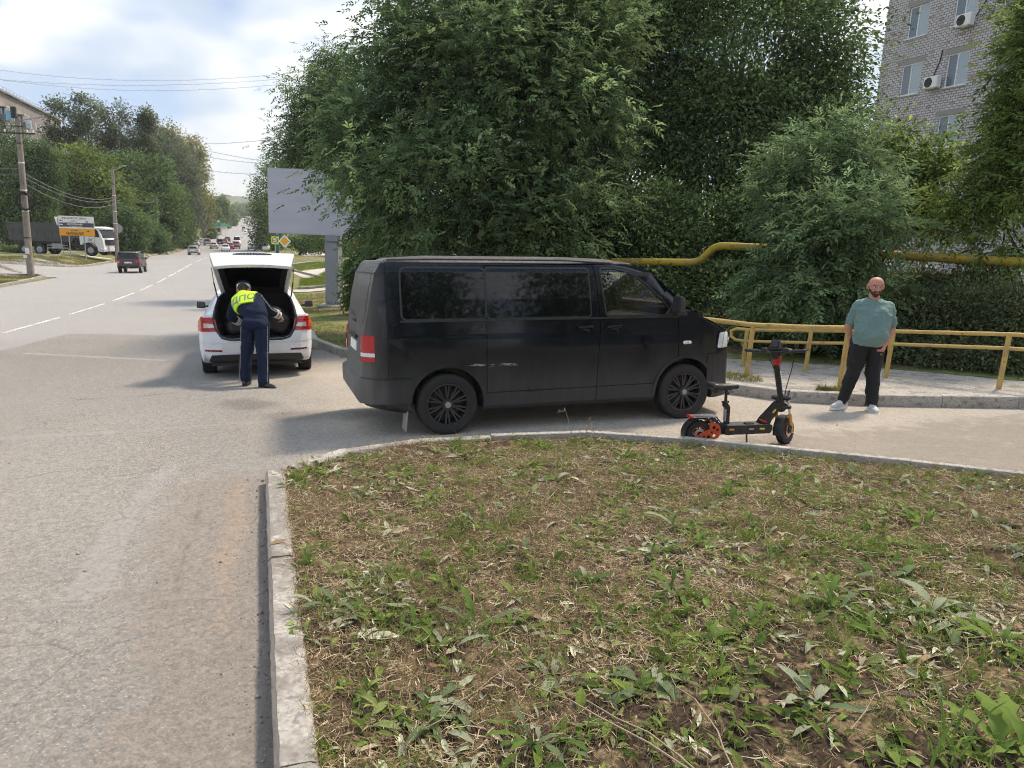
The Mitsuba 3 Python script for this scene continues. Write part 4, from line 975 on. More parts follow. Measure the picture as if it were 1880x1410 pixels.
# ================================================================== electric scooter by the kerb
def build_scooter():
    P = thing('scooter', 'black electric scooter with saddle, orange swingarm and golden fork by the bed kerb', 'scooter')
    h = V3(.985, .17, 0); h /= np.linalg.norm(h)
    x0, y0 = 1.985, 7.535
    T = on_ground(x0, y0, h[0], h[1])
    A = lambda nm, m, mt, sm=30, par=None, M=T: put(fresh((par or P) + '__' + nm), m, mt, sm, M) or (par or P) + '__' + nm
    r = .142
    # rear wheel
    def scoot_wheel(M):
        k = fresh(P + '__wheel'); W_ = M @ trimesh.transformations.translation_matrix([0, 0, r])
        put(fresh(k + '__tyre'), cat(tyre_mesh(r - .006, .082, .078, 40), tread_blocks(r - .006, .080, 22, 3, .007, .62)), RUBBER, 30, W_)
        put(fresh(k + '__rim'), cat(lathe([(.078, -.03), (.068, -.026), (.064, 0), (.068, .026), (.078, .03)], 32), lathe([(0, -.034), (.040, -.034), (.046, -.026), (.046, .026), (.040, .034), (0, .034)], 28), *[rod((math.sin(a) * .04, 0, math.cos(a) * .04), (math.sin(a) * .07, 0, math.cos(a) * .07), .008, 8) for a in np.arange(6) * math.pi / 3]), BLACKMT, 30, W_)
        for sd in (-1, 1):
            put(fresh(k + '__rim_stripe'), lathe([(.078, sd * .031), (.082, sd * .033), (.078, sd * .035), (.075, sd * .033), (.078, sd * .031)], 32), ORANGE, 30, W_)
        put(fresh(k + '__brake_disc'), lathe([(.030, -.042), (.062, -.042), (.062, -.045), (.030, -.045), (.030, -.042)], 32), STEEL, 30, W_)
    scoot_wheel(T)
    # orange swingarm plate with holes
    prof = rnd_poly([(-.05, .085), (.06, .075), (.19, .10), (.225, .16), (.205, .24), (.13, .275), (.09, .265), (.10, .20), (.02, .165), (-.05, .125)], .012, 4)
    for c, q in (((.03, .115), .020), ((.09, .115), .022), ((.15, .135), .022), ((.185, .19), .018), ((.145, .215), .020), ((.12, .165), .014)): prof = prof.difference(Point(c).buffer(q, quad_segs=4))
    for sd in (-1, 1): A('swingarm', ex_y(prof, sd * .062 - .009, sd * .062 + .009), ORANGE)
    fa = np.radians(np.linspace(-75, 205, 22)[4:17]); fo = [(-math.sin(a - .9) * 0 + math.cos(a) * .168, r + math.sin(a) * .168) for a in fa]
    arc = LineString([(.168 * math.cos(a), r + .168 * math.sin(a)) for a in np.radians(np.linspace(38, 200, 16))]).buffer(.006)
    A('mudguard', ex_y(arc, -.052, .052), BLACKPL)
    A('underframe', tm(bx(.17, .29, -.05, .05, .13, .24, .01)), BLACKMT)
    # rack with its lamp
    A('rack', cat(bx(-.085, .18, -.07, .07, .322, .334, .004), *[bx(x, x + .02, -.07, .07, .334, .337) for x in (-.05, 0, .05, .1)]), STEEL)
    A('rear_lamp', tm(bx(-.112, -.085, -.065, .065, .316, .338, .005)), REDL)
    for sd in (-1, 1):
        for a, b in (((.09, .325), (.16, .25)), ((.17, .325), (.25, .235)), ((.10, .27), (.20, .29)), ((.12, .32), (.25, .22)), ((.06, .325), (.12, .27))): A('rack_strut', rod((a[0], sd * .05, a[1]), (b[0], sd * .05, b[1]), .007, 6), BLACKMT)
    # deck
    A('deck', cat(ex_y(rnd_poly([(.26, .138), (.76, .143), (.785, .18), (.785, .232), (.28, .226), (.255, .19)], .008, 3), -.10, .10)), BLACKMT)
    A('deck_grip', tm(bx(.29, .75, -.09, .09, .231, .236)), plain('grip_tape', (.07, .072, .075), .85))
    for x, c in ((.30, AMBER), (.64, plain('yellow_sticker', (.75, .55, .04), .5)), (.52, GREYMT)): A('sticker', tm(bx(x, x + .055, -.1025, -.0995, .187, .205)), c, False)
    A('charge_flap', tm(bx(.50, .60, -.06, .0, .236, .252, .005)), BLACKPL)
    A('kickstand', cat(rod((.50, -.09, .15), (.475, -.16, .015), .010, 8), hulls(((.475, -.16, .012), .012), ((.45, -.165, .01), .010))), BLACKMT)
    # saddle on its post
    A('saddle_post', cat(ex_y(rnd_poly([(.285, .225), (.335, .225), (.335, .42), (.305, .465), (.265, .465), (.262, .43), (.285, .40)], .006, 3), -.022, .022), rod((.288, 0, .45), (.292, 0, .60), .016, 14), rod((.25, 0, .475), (.325, 0, .475), .012, 8), rod((.28, 0, .565), (.32, 0, .565), .018, 8)), BLACKMT)
    A('post_sleeve', tm(bx(.281, .295, -.0235, .0235, .27, .40, .002)), GREYMT)
    sd_ = m3.Manifold.batch_hull([sph((.135, -.075, .645), .038, 14), sph((.135, .075, .645), .038, 14), sph((.20, -.06, .64), .032, 14), sph((.20, .06, .64), .032, 14)]) + m3.Manifold.batch_hull([sph((.22, -.04, .64), .03, 14), sph((.22, .04, .64), .03, 14), sph((.405, 0, .635), .026, 14)])
    A('saddle', smoothed(sd_, .02, 4), BLACKPL, True)
    A('saddle_rail', cat(rod((.18, -.03, .605), (.34, -.02, .610), .006, 6), rod((.18, .03, .605), (.34, .02, .61), .006, 6), *[lathe([(.022, z) for z in (0, .03)], 12, 'z').apply_translation([.155, y, .585]) for y in (-.05, .05)]), BLACKMT)
    # neck up to the steering head
    A('neck', ex_y(rnd_poly([(.66, .23), (.785, .23), (.80, .27), (.905, .40), (.95, .37), (.97, .44), (.90, .475), (.85, .45), (.70, .29)], .008, 3), -.045, .045), BLACKMT)
    A('neck_sticker', ex_y(Polygon([(.80, .355), (.815, .345), (.845, .385), (.83, .395)]), -.0475, -.0455), 'mat_yellow_sticker', False)
    A('folding_catch', cat(rod((.655, -.05, .285), (.71, -.05, .262), .008, 8), hulls(((.71, -.05, .262), .014), ((.74, -.05, .25), .010))), plain('red_part', (.42, .03, .02), .4))
    # steering column, turned away from the viewer and leaning on the stand
    F = V3(.72, .69, 0); c = (T @ [0.995, 0, 0, 1])[:3]
    ST = on_ground(c[0], c[1], F[0], F[1]) @ trimesh.transformations.rotation_matrix(-math.radians(4.5), [1, 0, 0])
    B = lambda nm, m, mt, sm=30, par=None: A(nm, m, mt, sm, par, ST)
    scoot_wheel(ST)
    for sd in (-1, 1):
        y = sd * .078
        fk = P + '__fork_leg'; k = fresh(fk)
        put(fresh(k + '__slider'), cat(rod((.0, y, .145), (-.035, y, .335), .018, 14), tm(bx(-.018, .018, y - .012, y + .012, .12, .165, .005))), GOLD, 30, ST)
        put(fresh(k + '__stanchion'), rod((-.035, y, .33), (-.072, y, .50), .0125, 14), CHROME, 30, ST)
        put(fresh(k + '__clamp'), rod((-.044, y, .395), (-.052, y, .42), .021, 12), BLACKMT, 30, ST)
    B('fork_crown', cat(hulls(((-.075, -.085, .505), .024), ((-.075, .085, .505), .024)), hulls(((-.05, -.075, .41), .018), ((-.075, 0, .40), .026), ((-.05, .075, .41), .018)), rod((-.065, 0, .36), (-.085, 0, .52), .032, 16)), BLACKMT)
    arc2 = LineString([(.165 * math.cos(a), r + .165 * math.sin(a)) for a in np.radians(np.linspace(70, 190, 14))]).buffer(.005)
    B('mudguard', ex_y(arc2, -.05, .05), BLACKPL)
    B('brake_caliper', hulls(((-.03, -.075, .19), .022), ((-.05, -.075, .15), .018)), BLACKPL)
    B('stem', rod((-.082, 0, .50), (-.168, 0, .865), .031, 20), BLACKMT)
    for i in range(9):
        q = .56 + i * .029; xx = -.082 - (q - .5) * .2356
        B('stem_letter', tm(bx(-.0095, .0095, -.0335, -.0305, -.010, .010)).apply_translation([xx + .008, 0, q]), WHITEM, False)
    B('stem_clamp', cat(rod((-.17, 0, .872), (-.184, 0, .935), .036, 16), hulls(((-.185, -.05, .90), .012), ((-.19, -.06, .95), .010)), hulls(((-.15, -.03, .885), .016), ((-.205, -.045, .87), .010))), 'mat_red_part')
    B('stem', rod((-.184, 0, .935), (-.20, 0, 1.01), .030, 16), BLACKMT)
    B('handlebar', cat(rod((-.20, -.30, 1.02), (-.20, -.10, 1.005), .0125, 12), rod((-.20, -.10, 1.005), (-.20, .10, 1.005), .015, 12), rod((-.20, .10, 1.005), (-.20, .30, 1.02), .0125, 12)), BLACKMT)
    for sd in (-1, 1):
        B('grip', cat(rod((-.20, sd * .19, 1.012), (-.205, sd * .315, 1.02), .019, 14), hulls(((-.205, sd * .315, 1.02), .021), ((-.206, sd * .325, 1.02), .018))), BLACKPL)
        B('brake_lever', cat(rod((-.175, sd * .15, 1.01), (-.115, sd * .21, 1.02), .007, 8), rod((-.115, sd * .21, 1.02), (-.125, sd * .33, 1.025), .006, 8), hulls(((-.19, sd * .13, 1.02), .022), ((-.17, sd * .16, 1.02), .018))), BLACKMT)
        B('switch_box', tm(bx(-.225, -.175, sd * .115 - .025, sd * .115 + .025, .995, 1.05, .008)), BLACKPL)
    d = B('display', hulls(((-.20, -.05, 1.04), .02), ((-.20, .05, 1.04), .02), ((-.17, -.035, 1.115), .014), ((-.17, .035, 1.115), .014)), BLACKPL)
    B('screen', m3.Manifold.hull_points(np.array([(-.213, -.045, 1.055), (-.213, .045, 1.055), (-.184, -.035, 1.125), (-.184, .035, 1.125), (-.215, -.045, 1.06), (-.215, .045, 1.06), (-.186, -.035, 1.128), (-.186, .035, 1.128)]) + [-.012, 0, 0]), DARKGL)
    B('headlamp', cat(hulls(((-.15, -.03, .98), .02), ((-.15, .03, .98), .02)), hulls(((-.165, 0, 1.06), .018), ((-.10, 0, 1.09), .022))), BLACKPL)
    for i, (a, b) in enumerate(((-.12, .5), (.12, .46), (.05, .42))):
        B('cable', tube([(-.17, a, 1.0), (-.06, a * 1.2, .95), (-.03, a * .8, .8), (-.05, a * .4, .62), (-.05, a * .2, b)], .005, 6), RUBBER, True)


build_scooter()
# ================================================================== street furniture
YEL = mat('mat_yellow_pipe', prin(proc(lambda p, n, uv: mix((.52, .36, .11), (.42, .30, .12), smoothstep(.45, .7, fbm(p.x * 7, p.y * 7, p.z * 7))) * (1 - .35 * smoothstep(.80, .86, noise(p.x * 24, p.y * 24, p.z * 24)))), .5))
YELG = mat('mat_yellow_gas', prin(proc(lambda p, n, uv: mix((.42, .30, .03), (.33, .25, .05), smoothstep(.4, .7, fbm(p.x * 5, p.y * 5, p.z * 5))) * (1 - .45 * smoothstep(.78, .84, noise(p.x * 18, p.y * 18, p.z * 18)))), .5))


def railing():
    # outer rail beside the kerb
    P = thing('railing', 'thick yellow pipe railing nearer the kerb, one rail on leaning posts behind the scooter', 'railing', None)
    a, b = V3(3.71, 11.52, .0), V3(4.76, 10.54, .0)
    top = [V3(2.85, 12.2, .68), V3(3.30, 11.86, .68), V3(3.71, 11.52, .675), V3(4.3, 10.97, .735), V3(4.78, 10.52, .80)]
    part(P, 'top_rail', tube(top, .038, 14), YEL, True)
    for q, h in ((a, .66), (b, .78)):
        z0 = float(G(q[0], q[1])) + .08
        part(P, 'post', rod((q[0] - .01, q[1], z0), (q[0] + .01, q[1], h), .038, 14), YEL, True)
        part(P, 'base_plate', rod((q[0] - .01, q[1], z0 + .06), (q[0] - .01, q[1], z0 + .075), .075, 14), YEL, True)
    # inner rail with two bars and a looped end
    P = thing('railing', 'yellow pipe railing with two bars and a looped end along the foot of the hedge', 'railing', None)
    base = [V3(4.06, 12.92, -.23), V3(4.90, 12.23, -.17), V3(5.89, 11.51, -.10), V3(7.01, 10.49, -.02), V3(7.9, 9.4, .05)]
    hs = [.66, .71, .77, .83, .86]
    tp = [b + V3(.02, 0, h) for b, h in zip(base, hs)]; md = [b + V3(.015, -.01, h - .20) for b, h in zip(base, hs)]
    e = V3(-.16, .13, 0)
    part(P, 'top_rail', tube([md[0] + e * .9, md[0] + e * 1.35 + V3(0, 0, .05), tp[0] + e * 1.4 - V3(0, 0, .05), tp[0] + e * .9] + tp, .030, 12), YEL, True)
    part(P, 'mid_rail', tube([md[0] + e * .9] + md, .027, 12), YEL, True)
    for b, t in zip(base, tp):
        part(P, 'post', rod(b - V3(0, 0, .08), t, .036, 12), YEL, True)
        part(P, 'bracket', tube([b + V3(-.05, -.04, (t - b)[2] - .20), b + V3(-.05, -.04, (t - b)[2] - .30), b + V3(0, -.03, (t - b)[2] - .31)], .006, 6), YEL, True)


railing()


def gas_pipe():
    P = thing('gas_pipe', 'overhead yellow gas pipe with a raised bend running in front of the trees', 'pipe')
    def bend(pts, r=.18, n=6):
        out = [pts[0]]
        for i in range(1, len(pts) - 1):
            a, b, c = pts[i - 1], pts[i], pts[i + 1]; u, v = (a - b) / np.linalg.norm(a - b), (c - b) / np.linalg.norm(c - b)
            for q in np.linspace(0, 1, n): out.append((b + u * r) * (1 - q) ** 2 + 2 * b * q * (1 - q) + (b + v * r) * q * q)
        return out + [pts[-1]]
    p = bend([V3(-4.5, 20.4, 1.47), V3(1.98, 18.26, 1.316), V3(4.10, 16.97, 1.428), V3(4.40, 16.8, 1.82), V3(5.71, 16.07, 1.826), V3(8.18, 13.72, 1.792), V3(9.3, 12.88, 1.78)])
    part(P, 'pipe', tube(p, .084, 16), YELG, True)
    for q in (V3(-1.5, 19.41, 1.40), V3(1.75, 18.34, 1.32), V3(5.4, 16.24, 1.825)):
        z0 = float(G(q[0], q[1])) - .1
        k = part(P, 'support', rod((q[0], q[1], z0), (q[0], q[1], q[2] - .085), .05, 12), GREYMT, True)
        put(fresh(k + '__collar'), trimesh.creation.torus(.09, .012, 16, 6).apply_transform(frame(q, (.85, -.5, 0)) @ trimesh.transformations.rotation_matrix(math.pi / 2, [0, 1, 0])), GREYMT, True)


gas_pipe()


def billboard():
    P = thing('billboard', 'large blank pale-grey billboard on a grey box post, half hidden by the tree', 'billboard')
    BB = mat('mat_billboard', {'type': 'bumpmap', 'scale': 1.0, 'arbitrary': proc(lambda p, n, uv: .02 * fbm(p.x * .9, p.y * .9, p.z * 5, 3), 5e-3), 'bsdf': prin(proc(lambda p, n, uv: mix((.42, .44, .51), (.49, .51, .58), fbm(p.x * 1.2, p.y, p.z * 4))), .75)})
    GP = mat('mat_bb_post', prin(proc(lambda p, n, uv: mix((.22, .235, .27), (.27, .285, .32), fbm(p.x * 2, p.y * 2, p.z * 1.2))), .6))
    o = V3(-7.13, 28.9, float(G(-7.13, 28.9)))
    M = frame(o, (.995, -.10, 0))
    A = lambda nm, m, mt, sm=30: part(P, nm, m, mt, sm, T=M)
    A('panel', tm(bx(-2.48, 2.55, -.11, -.09, 2.72, 5.12)), BB, False)
    A('frame', cat(bx(-2.50, 2.57, -.088, .12, 2.70, 2.76), bx(-2.50, 2.57, -.088, .12, 5.08, 5.14), bx(-2.50, -2.44, -.088, .12, 2.76, 5.08), bx(2.51, 2.57, -.088, .12, 2.76, 5.08), bx(-2.44, 2.51, .0, .04, 2.76, 5.08)), GP)
    A('post', tm(bx(-.25, .27, -.15, .35, -.1, 2.70, .01)), GP)
    A('footing', tm(bx(-.5, .5, -.4, .6, -.3, .06, .02)), CONC)
    t = meshkit.text_mesh('А.Реклама', .085, .004); t.apply_translation([-t.bounds.mean(0)[0], 0, 0]); t.apply_transform(np.array([[1, 0, 0, 0.01], [0, 0, 1, -.157], [0, 1, 0, 2.44], [0, 0, 0, 1.]]))
    A('post_lettering', t, BLACKPL, False)


billboard()


def sign_post(base, h, r, m): return rod(base, base + V3(0, 0, h), r, 10)


def right_signs():
    zb = lambda x, y: float(G(x, y))
    # priority road
    x, y = -18.62, 60.; P = thing('road_sign', 'yellow and white diamond priority-road sign right of the raised tailgate', 'road sign')
    part(P, 'post', rod((x, y + .06, zb(x, y) - .1), (x, y + .06, .85), .04, 10), GREYMT)
    D = lambda s, y0: ex_y(Polygon([(0, -s), (s, 0), (0, s), (-s, 0)]).buffer(.04, quad_segs=3), y0, y0 + .02).translate((x, y, .39))
    part(P, 'plate', D(.46, .0), WHITEM); put(P + '__yellow_field', D(.31, -.012), plain('sign_yellow', (.72, .36, .02), .45), 30); put(P + '__border', D(.475, .008), BLACKPL, 30)
    # speed limit 40 on a fluorescent board
    x, y = -19.36, 59.9; P = thing('road_sign', 'fluorescent yellow square board with a round speed limit 40 left of the diamond sign', 'road sign')
    part(P, 'post', rod((x, y + .06, zb(x, y) - .1), (x, y + .06, .75), .04, 10), GREYMT)
    part(P, 'board', tm(bx(x - .29, x + .29, y, y + .02, .13, .74)), plain('fluo', (.62, .80, .03), .5))
    cyl = lambda r, y0: m3.Manifold.cylinder(.012, r, r, 32).rotate((90, 0, 0)).translate((x, y0, .435))
    part(P, 'ring', tm(cyl(.235, y - .001)), plain('sign_ring', (.16, .05, .05), .5)); part(P, 'disc', tm(cyl(.175, y - .010)), WHITEM)
    t = meshkit.text_mesh('40', .16, .006, bold=True); t.apply_translation([-t.bounds.mean(0)[0], -.08, 0]); t.apply_transform(np.array([[1, 0, 0, x], [0, 0, 1, y - .026], [0, 1, 0, .435], [0, 0, 0, 1.]]))
    part(P, 'number', t, BLACKPL, False)
    x, y = -19.75, 61.5; P = thing('advert_column', 'narrow blue and green advert column with a white mark behind the speed board', 'column')
    z0 = zb(x, y)
    part(P, 'blue_panel', tm(bx(x - .10, x + .17, y, y + .15, .75, 1.36)), plain('blue_panel', (.03, .09, .28), .5)); part(P, 'green_panel', tm(bx(x - .10, x + .17, y, y + .15, z0, .75)), plain('green_panel', (.02, .12, .08), .5))
    part(P, 'white_mark', m3.Manifold.hull_points(np.array([(x + .0, yy, .85) for yy in (y - .01, y)] + [(x + .12, yy, 1.25) for yy in (y - .01, y)] + [(x + .12, yy, .9) for yy in (y - .01, y)])), WHITEM, False)


right_signs()
WOODP = mat('mat_pole', prin(proc(lambda p, n, uv: mix((.20, .17, .145), (.30, .265, .23), fbm(p.x * 5, p.y * 5, p.z * .8)) * (.75 + .5 * noise(p.x * 30, p.y * 30, p.z * 4))), .9))


def pole(base, top, r0, r1, label, lamp=None):
    P = thing('utility_pole', label, 'utility pole')
    part(P, 'shaft', tube([base - V3(0, 0, .3), base, (base + top) / 2, top], [r0, r0, (r0 + r1) / 2, r1], 14), WOODP, True)
    ax = (top - base) / np.linalg.norm(top - base)
    for q in (.25, .42, .55, .72, .84):
        c = base + (top - base) * q; part(P, 'band', rod(c - ax * .04, c + ax * .04, r0 + (r1 - r0) * q + .012, 14), WHITEM if q in (.42, .55, .72) else BLACKMT, True)
    if lamp is not None:
        k = part(P, 'lamp_arm', rod(top - ax * .25, lamp, .035, 8), GREYMT, True); put(fresh(k + '__lamp'), hulls((lamp, .07), (lamp + V3(.35, 0, .10), .05)), GREYMT, True)
    return P


b1 = V3(-33.6, 51.4, float(G(-33.6, 51.4))); t1 = V3(-33.55, 51.4, 8.0)
P1 = pole(b1, t1, .23, .16, 'leaning grey concrete pole with a black cable coil and crossarm at the left edge', V3(-32.2, 51.4, 8.0))
part(P1, 'crossarm', cat(bx(-34.9, -32.4, 51.22, 51.32, 6.9, 7.0), bx(-34.0, -33.1, 51.2, 51.3, 7.35, 7.43)), BLACKMT)
for x in (-34.8, -34.4, -32.9, -32.5): part(P1, 'insulator', lathe([(.0, 7.0), (.05, 7.0), (.06, 7.1), (.03, 7.18), (0, 7.2)], 10, 'z').apply_translation([x, 51.27, 0]), WHITEM, True)
part(P1, 'transformer_can', cat(rod((-33.65, 51.2, 7.9), (-33.65, 51.2, 8.6), .17, 12)), BLACKPL); part(P1, 'blue_box', tm(bx(-34.2, -33.85, 51.2, 51.4, 7.75, 8.35)), plain('blue_box', (.18, .42, .55), .5))
for i in range(7):
    r_ = .50 + .022 * (i % 4); part(P1, 'cable_coil', trimesh.creation.torus(r_ + .012 * i, .03, 40, 6).apply_transform(frame((-33.32 + .02 * (i % 3), 51.12 - .03 * i, 2.55), (.08 * (i - 3), 1, .12)) @ trimesh.transformations.rotation_matrix(math.pi / 2, [0, 1, 0])), RUBBER, True)
part(P1, 'cable_end', tube([(-33.9, 51.1, 3.35), (-33.5, 51.1, 3.05), (-33.1, 51.1, 2.95), (-32.8, 51.1, 2.6)], .05, 6), RUBBER, True)
for x, z in ((-33.55, -.95), (-33.72, -1.25), (-33.55, -.75)): part(P1, 'notice', tm(bx(x - .12, x + .13, 51.13, 51.16, z, z + .2)), WHITEM, False)
b2 = V3(-43.9, 82., float(G(-43.9, 82))); t2 = V3(-43.8, 82., 6.7)
pole(b2, t2, .22, .15, 'straight concrete pole with a lamp arm behind the dark off-roader', V3(-42.6, 82, 7.0))
b3 = V3(-62.2, 129.4, float(G(-62.2, 129.4))); pole(b3, V3(-61.9, 129.4, 5.1), .2, .14, 'far concrete pole with whitewashed foot before the dark bushes')
W_RK = plain('wire', (.15, .16, .17), .6)


def wire(a, b, sag, label, r=.02, group='overhead wires'):
    u = np.linspace(0, 1, 18)[:, None]; a, b = np.array(a, float), np.array(b, float)
    p = a + (b - a) * u; p[:, 2] -= sag * 4 * (u * (1 - u))[:, 0]
    solo('overhead_wire', tube(p, r, 5), W_RK, label, 'wire', True, group)


for dz, sg in ((2.9, .9), (3.3, .75), (3.6, .8)): wire((-43.8, 81.8, dz + .1), (-33.4, 51.2, dz + .85), sg, ('lowest', 'middle', 'upper')[[2.9, 3.3, 3.6].index(dz)] + ' wire of three sagging between the coil pole and the lamp-arm pole', .025, 'wires between the two left poles')
for dz in (3.9, 4.3, 4.7): wire((-33.4, 51.2, dz), (-46, 40, dz - .3 + (dz - 4.3) * .5), .4, ('lowest', 'middle', 'top')[[3.9, 4.3, 4.7].index(dz)] + ' wire of three from the coil pole out of the left edge', .022, 'wires leaving the left edge')
wire((-43.8, 81.8, 6.2), (-60, 84, 9.6), .5, 'single wire from the lamp-arm pole up towards the yellow-green tree')
wire((-43.8, 82.2, 3.2), (-62, 129, 2.4), 1.0, 'lower wire from the lamp-arm pole to the far pole', .03)
wire((-43.8, 82.2, 6.0), (-62, 129, 4.4), 1.2, 'upper wire from the lamp-arm pole to the far pole', .03)
wire((-34, 47, 10.4), (-9, 42, 10.3), .9, 'highest of the long thin wires crossing the sky at the upper left', .008)
wire((-34, 47.5, 9.9), (-9, 42.5, 9.9), .9, 'second of the long thin wires crossing the sky at the upper left', .008)
wire((-34, 46, 9.6), (-9, 43, 10.2), .7, 'lowest of the long thin wires crossing the sky at the upper left', .008)
for a, b, l in (((-50, 121, 13.3), (-36, 116, 14.2), 'topmost wire in the gap of sky over the road'), ((-50, 121, 12.4), (-36, 118, 10.6), 'second wire from the top in the gap of sky over the road'), ((-50, 121, 11.4), (-36, 118, 10.4), 'third wire from the top in the gap of sky over the road'), ((-50, 121, 9.3), (-36, 117, 8.9), 'lowest wire in the gap of sky over the road')): wire(a, b, .2, l, .03)


def left_signs():
    x0, x1, y0, y1 = -46.02, -43.30, 75.4, 76.9
    d = V3(x1 - x0, y1 - y0, 0); L = np.linalg.norm(d); M = frame((x0, y0, 0), d)
    P = thing('direction_sign', 'white board over an orange board on two grey posts beside the dump truck', 'sign')
    zb = float(G(-44.6, 76))
    A = lambda nm, m, mt, sm=30, lab=None: part(P, nm, m, mt, sm, lab, T=M)
    for q in (.80, 2.15): A('post', rod((q, .05, zb - .3), (q, .05, 1.4), .05, 10), GREYMT)
    A('white_board', tm(bx(0, L, -.03, .0, .36, 1.58)), WHITEM, False, 'white direction board with dark lettering'); A('orange_board', tm(bx(0, L, -.03, .0, -.36, .35)), plain('sign_orange', (.75, .33, .02), .5), False, 'orange shop board')
    A('dark_band', tm(bx(.05, L - .05, -.036, -.03, .50, .93)), plain('sign_dark', (.05, .045, .06), .5), False)
    def txt(s, h, x, z, m):
        t = meshkit.text_mesh(s, h, .005, bold=True); t.apply_translation([-t.bounds.mean(0)[0] + x, 0, 0]); t.apply_transform(np.array([[1, 0, 0, 0], [0, 0, 1, -.043], [0, 1, 0, z], [0, 0, 0, 1.]])); A('lettering', t, m, False)
    txt('ЧИЖИК', .30, 1.35, -.30, BLACKPL); txt('магазин', .12, 1.3, .12, BLACKPL)
    txt('ЖК КОРПУС ДЕПО', .17, 1.35, 1.28, 'mat_sign_dark'); txt('рынок', .12, 1.3, 1.05, 'mat_sign_dark'); txt('ШКОЛЬНАЯ', .17, 1.4, .70, WHITEM); txt('спортивная школа', .09, 1.4, .54, WHITEM)
    for x, z, s, m in ((.22, 1.12, -1, BLACKPL), (2.45, 1.05, 1, BLACKPL), (.22, .72, -1, WHITEM), (2.5, .12, 1, BLACKPL)):
        A('arrow', ex_y(Polygon([(x + s * .15, z), (x, z + .09), (x, z + .035), (x - s * .15, z + .035), (x - s * .15, z - .035), (x, z - .035), (x, z - .09)]), -.043, -.037), m, False)
    P = thing('road_sign', 'grey back of a triangular give-way sign seen edge-on beside the tipper body', 'road sign')
    x, y = -48.9, 80.; part(P, 'post', rod((x + .35, y, float(G(x, y)) - .3), (x, y, 1.3), .045, 10), GREYMT)
    part(P, 'plate', ex_y(Polygon([(-.26, .42), (.26, .42), (0, -.38)]).buffer(.05), -.02, .02).rotate((0, 0, 72)).translate((x - .05, y - .06, .95)), plain('sign_back', (.62, .62, .62), .5))
    P = thing('road_sign', 'grey round back of a sign just right of the lamp-arm pole', 'road sign')
    x, y = -46.75, 88.; part(P, 'post', rod((x - .15, y, float(G(x, y)) - .2), (x - .15, y, .8), .04, 10), GREYMT)
    part(P, 'disc', m3.Manifold.cylinder(.02, .52, .52, 32).rotate((90, 0, 0)).translate((x, y - .06, .30)), plain('round_back', (.30, .29, .30), .6))


left_signs()


